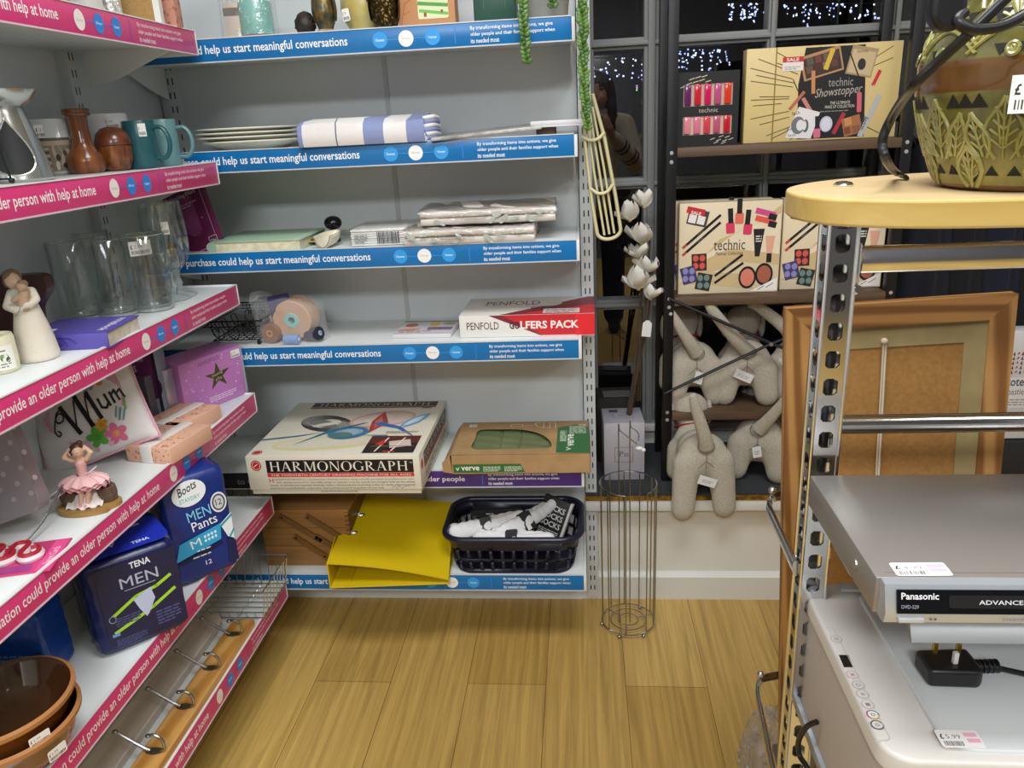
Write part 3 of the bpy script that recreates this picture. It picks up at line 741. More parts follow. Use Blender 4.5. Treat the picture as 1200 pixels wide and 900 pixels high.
# purple leaning card pack
Bt = Vector((P(262, 278, y=1.74).x, 1.74, z3))
t = thing('card_pack', 'purple stocking filler gift pack leaning at the left end of the third back shelf', 'gift pack', (Bt.x-.002, 1.74, z3+.001), 0, rot=(radians(-14), radians(-19), radians(0)))
MB().box((-.105, 0, 0), (0, .018, .2), M('#6c1a4d', .4), .0015).build('carton', t)
art('lettering', t, *FR(0, -.105), [('l', '#d9b9ca', [(.008, .195), (.008, .02), (.075, .02)], .0012), ('l', '#d9b9ca', [(.097, .045), (.097, .195)], .0012), ('rr', '#8d3f71', .035, .055, .036, .1, .016), ('t', '#d9c4d2', 'Ideal', .038, .165, .03, .012, .01), ('t', '#d9c4d2', 'Stocking Fillers', .02, .147, .066, .012, .01), ('lines', '#c69ab4', .03, .125, .05, .012, 2), ('l', '#e6d6de', [(.078, .022), (.098, .022), (.098, .042), (.078, .042), (.078, .022)], .0014), ('t', '#e6d6de', '50p', .081, .027, .014, .008, .01), ('e', '#c69ab4', .03, .07, .0015, .0015), ('e', '#c69ab4', .08, .09, .0015, .0015), ('e', '#c69ab4', .024, .1, .0015, .0015)])
# ---- fourth shelf (.848)
z4 = SZ[3]
# black wire basket
t = thing('wire_tray', 'low black wire tray with scrolls at the left end of the fourth back shelf', 'wire basket', (-.885, 1.725, z4+E0))
bw = M('#1c1715', .45, .5); mb = MB()
w, d, h = .112, .17, .062; f0 = .012
rect = lambda e, z: [(-e, -e, z), (w+e, -e, z), (w+e, d+e, z), (-e, d+e, z)]
for e, z, r in ((0, f0, .0016), (.018, h, .002), (.014, h-.014, .0013)): mb.tube([p for a, b in zip(rect(e, z), rect(e, z)[1:]+rect(e, z)[:1]) for p in (Vector(a).lerp(Vector(b), k/6) for k in range(6))], r, bw, 6, True)
mb.build('rim', t); mb = MB()
for k in range(1, 8): mb.tube([(w*k/8, 0, f0), (w*k/8, d, f0)], .0009, bw, 5)
for k in range(1, 9): mb.tube([(0, d*k/9, f0), (w, d*k/9, f0)], .0009, bw, 5)
mb.build('mesh_base', t); mb = MB()
for k in range(13):
    q = w*k/12
    for yy, s_ in ((0, -1), (d, 1)): mb.tube([(q, yy+s_*.0141, h-.014), (q, yy+s_*.018, h)], .0009, bw, 5)
    q = d*k/12
    for xx, s_ in ((0, -1), (w, 1)): mb.tube([(xx+s_*.0141, q, h-.014), (xx+s_*.018, q, h)], .0009, bw, 5)
for k in range(3):
    q = w*(k+.5)/3
    for yy, s_ in ((0, -1), (d, 1)):
        for m_ in (-1, 1):
            mb.tube(cr([(q, yy, f0), (q+m_*.012, yy+s_*.005, .024), (q+m_*.012, yy+s_*.01, .04), (q+m_*.003, yy+s_*.012, .044), (q+m_*.003, yy+s_*.008, .034)], 5), .0012, bw, 5)
    q = d*(k+.5)/3
    for xx, s_ in ((0, -1), (w, 1)):
        for m_ in (-1, 1): mb.tube(cr([(xx, q, f0), (xx+s_*.005, q+m_*.012, .024), (xx+s_*.01, q+m_*.012, .04), (xx+s_*.012, q+m_*.003, .044)], 5), .0012, bw, 5)
mb.build('scroll', t)
for cx_, cy_ in ((0, 0), (w, 0), (0, d), (w, d)): MB().ball((cx_, cy_, .0055), .0055, bw, seg=12).tube([(cx_, cy_, .006), (cx_, cy_, f0)], .002, bw, 6).build('foot', t)
# bag of thread reels
A = Vector((P(343, 398, y=1.745).x, 1.745, z4))
t = thing('bag_of_thread', 'knotted clear plastic bag of sewing thread reels on the fourth back shelf', 'bag of thread', (A.x, A.y, z4+E0))
def reel(par, c, r, ln, thread, core, axis, nm='thread_reel'):
    X = Matrix.Translation(c) @ Vector((0, 0, 1)).rotation_difference(Vector(axis)).to_matrix().to_4x4()
    o = MB().lathe([(r*.18, 0), (r*.36, 0), (r*.38, .001), (r*.95, .001), (r, .004), (r, ln-.004), (r*.95, ln-.001), (r*.38, ln-.001), (r*.36, ln), (r*.18, ln), (r*.18, 0)], lambda i: core if i in (0, 1, 7, 8, 9) else thread, 36, X=X).build(nm, par)
    return o
pinkt = M('#cfa98c', .8)
reel(t, (.008, -.012, .0535), .048, .06, pinkt, M('#8fd0cf', .4), (.08, 1, .05))
reel(t, (-.047, -.02, .025), .0235, .05, M('#8d5c3e', .8), M('#c08a50', .4), (.15, 1, 0))
reel(t, (-.05, .01, .082), .026, .05, M('#3c2f5c', .8), M('#6f5c49', .5), (.9, .3, .1))
reel(t, (-.038, .0, .055), .015, .04, M('#c9c39a', .8), M('#8e8a70', .5), (.3, 1, .2))
reel(t, (.028, -.03, .0125), .0115, .038, M('#7fa6d8', .7), M('#e3e7ea', .4), (-1, .1, 0))
reel(t, (.075, -.012, .022), .016, .04, M('#1e2030', .7), M('#9fb4cf', .4), (-.85, .3, -.2))
def sk(u, v):
    a = 2*pi*u; r = 1+.05*sin(5*a+3*v)+.03*sin(11*a+7*v); tp = max(0, v-.72)/.28
    px_ = (-.004+.085*r*cos(a)*(1-.35*tp**1.5)+.0*v); py_ = .012+.055*r*sin(a)*(1-.6*tp)
    return (px_+(-.02*tp), py_, .001+.118*v*(1-.12*tp)+.004*sin(4*a)*v)
clr = M('#d3d7d7', .12, alpha=.17, bump=.7, sc=.6)
MB().grid(sk, 60, 18, clr, cu=True).grid(lambda u, v: (-.035-.05*u, .0+.02*(v-.5)*(1+1.5*u), .112+.018*u+.012*sin(6*v+5*u)*u-.02*u*u), 14, 8, clr).build('plastic_bag', t)
# CD
A, yw_, wd = face(Vector((P(460, 397, z=z4).x, P(460, 397, z=z4).y, 0)), Vector((P(531, 396, z=z4).x, P(531, 396, z=z4).y, 0)))
t = thing('cd_case', 'CD in a clear case with a pale picture cover lying beside the golf box', 'CD', (A.x, A.y, z4+E0), yw_)
MB().box((0, 0, 0), (.142, .125, .010), M('#d6d3d6', .2), .001).box((0, .118, .0005), (.142, .126, .0104), M('#26262a', .2)).build('case', t)
art('cover_picture', t, *TP(.010), [('r', '#cfccd3', .002, .002, .138, .114), ('e', '#b5694a', .028, .085, .016, .018), ('e', '#c98f72', .03, .04, .03, .01, 12), ('e', '#d9b04a', .085, .09, .012, .02), ('r', '#8f7a96', .075, .035, .06, .03), ('bar', '#5e4a66', .075, .04, .06, .02), ('e', '#9fa36c', .12, .095, .016, .012), ('lines', '#a06a50', .01, .015, .08, .02, 2)])
# golf box
A = Vector((P(539, 391, y=1.735).x, 1.735, z4)); wd = P(697, 389, y=1.735).x-A.x
t = thing('boxed_gift', 'white and red golfers gift box lying at the right end of the fourth back shelf', 'box', (A.x, A.y, z4+E0), radians(-1.0))
whi = M('#e4e1da', .35); red = '#c8202c'; hh = .052; dd = .185
MB().box((0, 0, 0), (wd, dd, hh), whi, .0012).build('carton', t)
dk = '#4a1626'
art('lettering', t, *FR(0), [('p', '#7d2536', [(wd*.22, hh), (wd*.6, .003), (wd, .003), (wd, hh)]), ('p', red, [(wd*.32, hh), (wd*.62, .003), (wd, .003), (wd, hh)]), ('r', '#e02531', wd*.86, .002, wd*.14, hh-.003), ('t', dk, 'PENFOLD', wd*.055, hh*.36, wd*.24, hh*.34, .0), ('t', dk, 'GO', wd*.375, hh*.36, wd*.075, hh*.34, .03), ('t', '#efe6e2', 'LFERS PACK', wd*.455, hh*.36, wd*.43, hh*.36, .03)])
art('lettering', t, *TP(hh), [('p', '#7d2536', [(wd*.3, .002), (wd*.95, dd*.96), (wd, dd*.96), (wd, .002)]), ('p', red, [(wd*.42, .002), (wd*.8, dd*.4), (wd, dd*.5), (wd, .002)]), ('rr', '#d9d4cd', wd*.13, dd*.45, wd*.62, dd*.4, .03), ('t', dk, 'PENFOLD', wd*.16, dd*.55, wd*.42, dd*.22, .0), ('t', dk, 'GOLFERS PACK', wd*.52, dd*.3, wd*.34, dd*.13, .02), ('r', '#ddd2d0', wd*.62, dd*.06, wd*.27, dd*.24), ('lines', '#8f7276', wd*.64, dd*.08, wd*.23, dd*.2, 4)])
art('printed_side', t, *RT(wd), [('r', red, .002, .002, dd-.004, hh-.004)])
# ---- fifth shelf (.526): drawing-machine box and boxed cloth
z5 = SZ[4]
A = Vector((-.782, 1.57, z5)); wd = .408; dp = .36; hh = .098
t = thing('drawing_machine_box', 'large cream boxed drawing machine set with swirl picture on the fifth back shelf', 'boxed game', (A.x, A.y, z5+E0), radians(-.3))
cream = M('#ddd8c6', .42, bump=.05)
MB().box((.003, .004, 0), (wd-.003, dp-.004, hh-.02), cream, .002).build('base_tray', t)
MB().box((0, 0, .012), (wd, dp, hh), cream, .0025).build('lid', t)
it = [('r', '#0e0d0f', .048, .052, .345, .032), ('s', '#e9e4d4', 'HARMONOGRAPH', .056, .0565, .324, .0235), ('t', '#d9d4c4', 'TM', .384, .074, .007, .004, .01), ('r', '#c9302e', .048, .0415, .345, .0098), ('t', '#f0dfd2', 'THE TWENTIETH CENTURY DRAWING MACHINE FOR ALL AGES', .056, .0435, .33, .0055, .02),
      ('e', '#b8282e', .024, .071, .0125, .0135), ('e', '#e4dfd0', .024, .071, .0098, .0105), ('e', '#c0202a', .024, .071, .0088, .0095), ('l', '#f0e8dc', [(.019, .068), (.027, .074)], .0016), ('t', '#b8282e', 'H', .05, .0275, .01, .011, .005)]
for i, s_ in enumerate(('HARMONOGRAPH is a revolutionary drawing machine using scientific principles to produce your own', '20th century works of art. Incredibly simple to operate, it can be used by the youngest child yet the infinite', 'variety of intricate and colourful drawings makes a fascinating and rewarding hobby for adults. Harmonograph', 'pictures are so professional - every time - that you\'ll be proud to hang them on your wall.')):
    it.append(('t', '#5a5650', s_, .063 if i == 0 else (.066 if i == 1 else .05), .032-.0072*i, (.328, .327, .344, .27)[i], .0054, .006))
it += [('l', '#3a3836', [(.338, .012), (.345, .018), (.35, .011), (.356, .019), (.362, .012), (.376, .02)], .0007), ('lines', '#8a857a', .17, .004, .12, .004, 1)]
art('lettering', t, *FR(0, 0, .004), [(i if i[0] not in 'z' else i) for i in it])
def spiro(cx_, cy_, rx, ry, n, c, w, rot_=0, k=1.0, sq=0.9):
    out = []
    for j in range(n):
        f = 1-j*.6/n; out.append(('l', c, [(cx_+rx*f*cos(a)*cos(rot_)-ry*f**.5*sin(a+.3*j/n)*sin(rot_), cy_+rx*f*cos(a)*sin(rot_)+ry*f**.5*sin(a+.3*j/n)*cos(rot_)) for a in [2*pi*q/40 for q in range(41)]], w))
    return out
W_, D_ = wd, dp
it = [('r', '#0e0d0f', .05, D_-.042, .34, .034), ('s', '#b9b3a4', 'HARMONOGRAPH', .07, D_-.037, .3, .022), ('r', '#8f3a36', .05, D_-.053, .34, .009)]
it += [('e', M('#e0d49a', .5), .17, .075, .13, .042, 8), ('e', M('#ddd8c6', .42), .17, .078, .12, .032, 8)] + spiro(.17, .078, .125, .038, 5, '#dccf8e', .0008, .12)
it += spiro(.13, .2, .075, .05, 16, '#3b3c40', .0011, -.5)+[('e', '#77787a', .12, .2, .045, .02, -28), ('e', '#d5d1c2', .135, .195, .035, .01, 20)]
it += [('e', M('#cfa79c', .5), .27, .225, .085, .055, 20), ('e', M('#d8c6b8', .5), .27, .225, .075, .045, 20)]+spiro(.26, .22, .085, .05, 8, '#b98f88', .0006, .3)
it += [('p', '#b03a36', [(.255, .13), (.29, .2), (.262, .28), (.245, .21)]), ('p', '#c96a5c', [(.262, .16), (.276, .2), (.262, .25), (.254, .21)]), ('e', '#3f7fae', .205, .135, .05, .036, 10), ('e', '#9cb7c6', .205, .138, .036, .024, 10), ('e', '#57807c', .19, .12, .03, .02, 0)]
it += spiro(.205, .135, .052, .04, 8, '#2d6a9a', .0008, .2)
it += [('p', '#2c6f86', [(.09, .06), (.16, .14), (.24, .2), (.225, .2), (.15, .15)]), ('p', '#2a5f8c', [(.0, .09), (.09, .115), (.14, .14), (.08, .12), (.005, .1)]), ('p', '#2f6fae', [(.25, .19), (.32, .16), (.38, .1), (.33, .17), (.27, .205)]), ('p', '#3d86c4', [(.245, .12), (.3, .11), (.33, .085), (.305, .12)]), ('e', '#7fb4dc', .355, .215, .048, .017, 58), ('e', '#cfdde2', .352, .212, .036, .009, 58), ('l', '#2a66a8', [(.325, .175), (.35, .23), (.385, .26)], .0022), ('l', '#2a66a8', [(.335, .165), (.368, .2), (.385, .26)], .0022)]
it += [('r', '#5f2a24', .272, .012, .12, .1), ('r', '#2a2220', .272, .012, .12, .055), ('r', '#d9c9bd', .325, .045, .05, .04, 14), ('l', '#efe6da', [(.3, .02), (.315, .1)], .004), ('l', '#efe6da', [(.335, .012), (.355, .1)], .004), ('p', '#c83a2c', [(.29, .06), (.31, .095), (.312, .055)]), ('l', '#c83a2c', [(.32, .02), (.345, .02)], .006), ('l', '#8a6a60', [(.285, .05), (.385, .05)], .003),
      ('e', '#b8282e', .022, .02, .012, .012), ('e', '#e4dfd0', .022, .02, .0095, .0095), ('e', '#c0202a', .022, .02, .0085, .0085), ('lines', '#a39c8a', .3, .128, .08, .016, 3), ('r', '#4a4a4a', .355, D_-.062, .025, .006)]
art('printed_picture', t, *TP(hh), it, off=.0003)
art('lettering', t, *RT(wd, 0, .0), [('r', '#0e0d0f', .045, .055, .295, .03), ('s', '#d9d2c2', 'HARMONOGRAPH', .05, .059, .28, .022), ('r', '#a63a36', .045, .046, .295, .008), ('t', '#8f8a80', 'HARMONOGRAPH', .05, .018, .28, .022, .004), ('e', '#c0202a', .022, .066, .01, .012)])
A = Vector((P(530, 551, y=1.672).x, 1.672, z5)); wd = P(692, 549, y=1.672).x-A.x; dp = .21; hh = .05
t = thing('boxed_furnishing', 'brown card box with a cut-out showing olive green fabric on the fifth back shelf', 'boxed fabric', (A.x, A.y, z5+E0), radians(.3))
kraft = M('#b08e62', .75, 0, 'noise', '#a48258', .6); grn = '#2f6a38'
mb = MB()
win_ = cr([(.048, .036, 0), (.046, .1, 0), (.05, .158, 0), (.1, .163, 0), (.16, .158, 0), (.205, .13, 0), (.232, .085, 0), (.236, .04, 0), (.2, .034, 0), (.12, .033, 0)], 4, True)
outer = [(0, 0), (wd, 0), (wd, dp), (0, dp)]
# lid with a real opening: ring of quads between the window outline and the edge
ring = [(p.x, p.y) for p in win_]; k = len(ring); cxw = sum(p[0] for p in ring)/k; cyw = sum(p[1] for p in ring)/k
def edge(px_, py_):
    dx, dy = px_-cxw, py_-cyw; ts = []
    if dx > 1e-9: ts.append((wd-cxw)/dx)
    if dx < -1e-9: ts.append(-cxw/dx)
    if dy > 1e-9: ts.append((dp-cyw)/dy)
    if dy < -1e-9: ts.append(-cyw/dy)
    tt = min(ts); return (cxw+dx*tt, cyw+dy*tt)
import itertools
angs = sorted(set([math.atan2(p[1]-cyw, p[0]-cxw) for p in ring]+[math.atan2(q[1]-cyw, q[0]-cxw) for q in outer]))
def ringpt(a):
    best = None
    for i in range(k):
        p, q = ring[i], ring[(i+1) % k]
        ex, ey = q[0]-p[0], q[1]-p[1]; dx, dy = cos(a), sin(a); den = dx*ey-dy*ex
        if abs(den) < 1e-12: continue
        tt = ((p[0]-cxw)*ey-(p[1]-cyw)*ex)/den; uu = ((p[0]-cxw)*dy-(p[1]-cyw)*dx)/den
        if tt > 0 and -1e-6 <= uu <= 1+1e-6 and (best is None or tt < best): best = tt
    best = best or .01
    return (cxw+best*cos(a), cyw+best*sin(a))
ins = [ringpt(a) for a in angs]; outs = [edge(cxw+cos(a), cyw+sin(a)) for a in angs]; n = len(angs)
mb.add([(x_, y_, hh) for x_, y_ in outs]+[(x_, y_, hh) for x_, y_ in ins]+[(x_, y_, hh-.0015) for x_, y_ in ins], [f for i in range(n) for f in ((i, (i+1) % n, n+(i+1) % n, n+i), (n+i, n+(i+1) % n, 2*n+(i+1) % n, 2*n+i))], kraft)
mb.box((0, 0, 0), (wd, .0015, hh), kraft).box((0, dp-.0015, 0), (wd, dp, hh), kraft).box((wd-.0015, 0, 0), (wd, dp, hh), kraft).box((0, 0, 0), (wd, dp, .0015), kraft)
mb.prism([(0, .002), (-.022, .006), (-.024, .03), (-.004, hh)], kraft, (0, .0, 0), (1, 0, 0), (0, 0, 1), -.0012).grid(lambda u, v: (-.022*sin(pi*v)*(1-.3*u), .004+u*(dp-.01), .002+(hh-.003)*v), 8, 6, kraft)
mb.build('carton', t)
MB().grid(lambda u, v: (.008+(wd-.03)*u, .012+(dp-.024)*v, hh-.009+.004*sin(3*u+2)*sin(pi*v)+.0012*sin(30*v+8*u)-.003*(abs(u-.33) < .012)-.003*(abs(u-.5) < .012)), 80, 30, M('#6f7a52', .85, 0, 'noise', '#646e48', .3)).build('fabric', t)
art('lettering', t, *FR(0), [('p', grn, [(.003, .004), (wd*.53, .004), (wd*.5, .026), (.003, .026)]), ('t', '#eef0e6', 'verve', .022, .0095, .044, .0105, .02), ('l', '#eef0e6', [(.01, .017), (.013, .01), (.017, .018)], .002), ('lines', '#cfdcc4', .075, .007, .042, .014, 4), ('lines', '#cfdcc4', .126, .007, .042, .014, 4)])
art('lettering', t, *TP(hh), [('p', grn, [(wd*.755, .008), (wd-.002, .002), (wd-.002, dp*.8), (wd*.9, dp*.88), (wd*.76, dp*.78)]), ('t', '#eef0e6', 'verve', wd*.885, .045, .075, .016, .02, 90), ('l', '#eef0e6', [(wd*.83, .022), (wd*.86, .028), (wd*.83, .036)], .003), ('lines', '#cfdcc4', wd*.78, dp*.36, .016, .07, 10), ('lines', '#cfdcc4', wd*.85, dp*.6, .022, .05, 8), ('lines', '#cfdcc4', wd*.92, dp*.6, .018, .06, 8)]+[('l', '#e6dcc8', q, .0016) for q in ([(.19, dp-.012), (.2, dp-.04), (.235, dp-.048)], [(.165, dp-.03), (.195, dp-.026), (.195, dp-.012), (.215, dp-.008), (.245, dp-.012), (.245, dp-.05)], [(.13, dp-.035), (.16, dp-.035), (.16, dp-.02), (.13, dp-.02), (.13, dp-.035)], [(.215, dp-.01), (.215, dp-.048)], [(.23, dp-.01), (.23, dp-.048)])]+[('bar', '#efe6d6', .02, dp-.035, .02, .02)])
art('lettering', t, *RT(wd), [('r', grn, .03, .002, .12, hh-.006), ('t', '#eef0e6', 'verve', .045, .016, .05, .014, .02)])
# ---- base shelf (.234)
z6 = SZ[5]
# cantilever sewing box
t = thing('sewing_box', 'wooden cantilever sewing box standing on the base of the back bay', 'sewing box', (-.83, 1.735, z6+E0))
pine = M('#ab7d48', .5, 0, 'wood', '#8c6434', .6, 'x'); pine2 = M('#86602f', .5, 0, 'wood', '#6d4a22', .6, 'x')
x0, x1, d0 = -.02, .215, .19
for k, (za, zb) in enumerate(((0, .058), (.0595, .112), (.1135, .158))):
    mb = MB().box((x0, 0, za), (x1, .009, zb), pine).box((x0, d0-.009, za), (x1, d0, zb), pine).box((x0, .009, za), (x0+.009, d0-.009, zb), pine2).box((x1-.009, .009, za), (x1, d0-.009, zb), pine2).box((x0+.009, .009, za), (x1-.009, d0-.009, za+.006), pine2)
    for j in range(4): mb.box((x1-.0095, -.0004, za+.004+j*.013), (x1+.0004, .0095, za+.0095+j*.013), M('#6b4823', .6))
    mb.build('tier', t)
MB().box((x0-.003, -.003, .159), (x1+.003, d0+.003, .166), pine, .001).build('lid', t)
lk = MB()
for a, b in (((.04, .145), (.13, .08)), ((.11, .145), (.198, .08)), ((.07, .085), (.14, .03)), ((.13, .085), (.2, .03))):
    d_ = Vector((b[0]-a[0], b[1]-a[1])); d_.normalize(); q = Vector((-d_.y, d_.x))*.0075; e = d_*.008
    pts = [(a[0]-e.x-q.x, a[1]-e.y-q.y), (b[0]+e.x-q.x, b[1]+e.y-q.y), (b[0]+e.x+q.x, b[1]+e.y+q.y), (a[0]-e.x+q.x, a[1]-e.y+q.y)]
    lk.prism(pts, pine2, (0, -.0005, 0), (1, 0, 0), (0, 0, 1), .005)
    for c in (a, b): lk.lathe([(0, 0), (.0035, 0), (.0028, .0012), (0, .0016)], M('#4b3a24', .3, .6), 12, X=Matrix.Translation((c[0], -.0055, c[1])) @ Matrix.Rotation(radians(90), 4, 'X'))
lk.build('arm', t)
# yellow lever arch file
t = thing('lever_arch_file', 'yellow lever arch file lying on its side on the base of the back bay', 'file', (-.648, 1.628, z6+E0), radians(4))
ye = M('#d8ba10', .4, bump=.08, sc=3)
w, d, sp = .30, .27, .07
top = lambda u: sp+.004+.055*(0)                       # the cover rises towards the far left
A3 = [(0, 0, sp), (w, 0, .012), (w, d, .085), (.03, d, .125)]
mb = MB()
mb.box((0, 0, 0), (w, d, .003), ye, .001)
mb.prism([(0, 0), (d, 0), (d, .125), (0, sp)], ye, (0, 0, 0), (0, 1, 0), (0, 0, 1), .003)
def cov(u, v):
    a = Vector(A3[0]).lerp(Vector(A3[1]), u); b = Vector(A3[3]).lerp(Vector(A3[2]), u); p = a.lerp(b, v); p.z += .008*sin(pi*u)*(1-v); return tuple(p)
n = 14; lo = [cov(i/n, j/n) for j in range(n+1) for i in range(n+1)]; hi = [(x_, y_, z_+.003) for x_, y_, z_ in lo]; m_ = (n+1)**2
fs = [(j*(n+1)+i, j*(n+1)+i+1, (j+1)*(n+1)+i+1, (j+1)*(n+1)+i) for j in range(n) for i in range(n)]
fs = fs+[tuple(m_+q for q in f[::-1]) for f in fs]
bd = [i for i in range(n+1)]+[(j+1)*(n+1)-1+0 for j in range(1, n+1)]+[n*(n+1)+i for i in range(n-1, -1, -1)]+[j*(n+1) for j in range(n-1, 0, -1)]
fs += [(bd[i], bd[(i+1) % len(bd)], m_+bd[(i+1) % len(bd)], m_+bd[i]) for i in range(len(bd))]
mb.add(lo+hi, fs, ye)
mb.build('cover', t)
rg = MB(); nrm = Vector((0, 0, 1))
for v in (.42, .68):
    c = Vector(cov(.105, v)); c.z += .0045
    rg.tube([c+Vector((.014*cos(a), .0045*sin(a), .0)) for a in [2*pi*q/18 for q in range(18)]], .0016, steel, 6, True)
    rg.add([c+Vector((.012*cos(a), .0035*sin(a), -.001)) for a in [2*pi*q/18 for q in range(18)]], [list(range(18))], M('#2a2408', .6))
rg.build('eyelet', t)
MB().box((.012, .02, .0035), (.05, d-.02, .006), M('#cdb00e', .45)).box((.02, .1, .006), (.034, .17, .0075), steel).build('spine_lining', t)
MB().box((w-.012, d*.55, .073), (w+.008, d*.62, .077), M('#c9c9c4', .3)).build('corner_clip', t)
# navy plastic basket with slots
zb = z6+E0; A = Vector((P(602, 672, y=1.70).x, 1.795, zb))
t = thing('plastic_basket', 'navy plastic basket with slotted sides on the base of the back bay', 'basket', A)
nv = M('#1a1b2c', .38); bwid, bdep, bh = .3, .19, .105
def wallpt(a, zf):                                      # rounded rectangle that widens upwards
    k = 1+.14*zf; pts = rrect(bwid*k, bdep*k, .045*k, 8); n_ = len(pts); return pts, n_
base_pts, nb = wallpt(0, 0)
mb = MB()
def ringz(z_): return [(x_, y_, z_) for x_, y_ in wallpt(0, z_/bh)[0]]
mb.add([(x_, y_, 0) for x_, y_ in base_pts], [list(range(nb))[::-1]], nv)
solid = [(0, .012), (.036, .044), (.07, bh)]
for a, b in solid: mb.add(ringz(a)+ringz(b), [(i, (i+1) % nb, nb+(i+1) % nb, nb+i) for i in range(nb)], nv)
def along(z_, s_):                                       # point on the outline at fraction s_
    p = ringz(z_); L_ = [0]
    for i in range(nb): L_.append(L_[-1]+(Vector(p[(i+1) % nb])-Vector(p[i])).length)
    d_ = (s_ % 1)*L_[-1]
    for i in range(nb):
        if L_[i+1] >= d_: return Vector(p[i]).lerp(Vector(p[(i+1) % nb]), (d_-L_[i])/max(1e-9, L_[i+1]-L_[i]))
    return Vector(p[0])
NS = 34
for k in range(NS):
    for a, b in ((.012, .036), (.044, .07)):
        for q in (k/NS, ):
            e = .30/NS
            v0, v1, v2, v3 = along(a, q), along(a, q+e), along(b, q+e), along(b, q)
            mb.add([v0, v1, v2, v3], [(0, 1, 2, 3)], nv)
o = mb.build('body', t); sd = o.modifiers.new('thick', 'SOLIDIFY'); sd.thickness = .003
MB().tube([Vector(p) for p in [(x_*1.02, y_*1.03, bh) for x_, y_ in wallpt(0, 1)[0]]], 1, M('#171a30', .3), 10, True, flat=(.016, .016)).build('rim', t)
# socks in it
def pack(lab, c, rz_, tilt_, folds, band, seed):
    t2 = thing('sock_pack', lab, 'socks', (A.x+c[0], A.y+c[1], A.z+c[2]), 0, 'new sock packs in the navy basket', rot=(tilt_[0], tilt_[1], rz_))
    wt = M('#e9e8ea', .9, bump=.2, sc=3); mb = MB()
    for k in range(folds):
        yy = (k-folds/2)*.017
        for j in range(9):
            f = j/8; mb.ball(((-.5+f)*.17, yy+.002*sin(9*f+k), .027+.003*sin(7*f+2*k)), .02, wt, (1.1, .62, 1.25-.5*f), 12, 8)
    mb.blob('sock', t2, wt, .0028, 3)
    s_ = art('paper_band', t2, (-.02, -.019*folds/2-.0085, .0), (1, 0, 0), (0, 0, 1), [('r', '#191a1d', 0, .0, .03, .05), ('r', band, .004, .004, .012, .02), ('lines', '#d9d9d9', .018, .02, .01, .02, 4)])
    MB().box((-.02, -.019*folds/2-.008, .001), (.01, .017*folds/2+.002, .0515), M('#191a1d', .5), .004).build('paper_band', t2)
pack('white sock pack with red mark at the front of the navy basket', (.0, -.05, .045), radians(2), (radians(-20), 0), 3, '#c8322c', 1)
pack('white sock pack with black band at the left of the navy basket', (-.07, -.005, .06), radians(20), (radians(-25), radians(-6)), 3, '#77787a', 2)
pack('white sock pack with price tag on its band at the back of the navy basket', (.035, .01, .066), radians(38), (radians(-30), radians(-12)), 3, '#e6e4df', 3)
t = thing('sock_pack', 'black carded sock pack standing at the right in the navy basket', 'socks', (A.x+.07, A.y+.02, A.z+.012), radians(-20), 'new sock packs in the navy basket', rot=(radians(-18), radians(14), radians(-24)))
MB().box((-.04, 0, .0), (.035, .012, .135), M('#141517', .5), .002).box((.035, -.001, 0), (.042, .013, .137), M('#e4e3e2', .5), .001).build('card', t)
art('lettering', t, *FR(0, -.04), [('t', '#e4e4e4', 'SOCKS', .01, .1, .058, .016, .02), ('t', '#e4e4e4', 'SOCKS', .01, .078, .058, .016, .02), ('t', '#e4e4e4', 'SOCKS', .01, .056, .058, .016, .02), ('lines', '#cfcfcf', .01, .02, .058, .03, 6)])
t = thing('sock_pack', 'dark folded sock pack with small white print at the back left of the navy basket', 'socks', (A.x-.075, A.y+.055, A.z+.05), radians(8), 'new sock packs in the navy basket')
MB().box((-.05, 0, 0), (.09, .014, .05), M('#1b1c20', .7), .004).build('card', t)
art('lettering', t, *FR(0, -.05), [('r', '#5c5d60', .006, .022, .012, .014), ('r', '#5c5d60', .022, .022, .012, .014), ('lines', '#d8d8d8', .042, .014, .022, .03, 5), ('lines', '#a9a9a9', .075, .03, .03, .01, 2)])
# ================================================================== things on the left run
RZ = Matrix.Rotation
def at(px, py, z): q = P(px, py, z=z); return Vector((q.x, q.y, z+E0))
walnut = M('#9c5a2a', .28, 0, 'wood', '#4f2610', 1.5, 'z', coat=.4)
# ---- top left shelf (1.527): only the undersides of these things dip into view
l1 = LZ[0]
q = P(95, 5, x=-.83)
t = thing('serving_bowl', 'brown wooden bowl at the near end of the top left shelf', 'bowl', (-.855, 1.2, l1+E0))
MB().lathe([(0, 0), (.03, 0), (.034, .006), (.075, .03), (.1, .07), (.103, .072), (.1, .074), (.073, .035), (.03, .011), (0, .01)], M('#7d4e2a', .35, 0, 'wood', '#5f3818', .6, 'x', coat=.3), 40).build('bowl', t)
t = thing('drinking_glass', 'clear green tinted glass tumbler between the wooden bowl and the white carton', 'glass', (-.865, 1.345, l1+E0))
MB().lathe([(0, .0), (.024, 0), (.027, .003), (.034, .1), (.032, .1), (.0255, .01), (0, .009)], glass('green_glass', '#cfe6d4'), 32).build('glass', t)
t = thing('carton', 'plain white carton on the top left shelf', 'box', (-.872, 1.408, l1+E0), radians(0))
MB().box((-.03, -.0, 0), (.03, .05, .12), M('#dedbd4', .5), .001).build('carton', t)
t = thing('gift_bag', 'crinkled clear wrapped bundle beside the white carton', 'gift bag', (-.85, 1.488, l1+E0))
MB().grid(lambda u, v: (.022*(1+.12*sin(9*2*pi*u+8*v))*cos(2*pi*u)*(1-.2*v), .02*(1+.12*sin(7*2*pi*u+9*v))*sin(2*pi*u)*(1-.2*v), .0005+.1*v), 40, 16, M('#c6c2bb', .2, .35, bump=.9, sc=2), cu=True).build('wrapped_bundle', t)
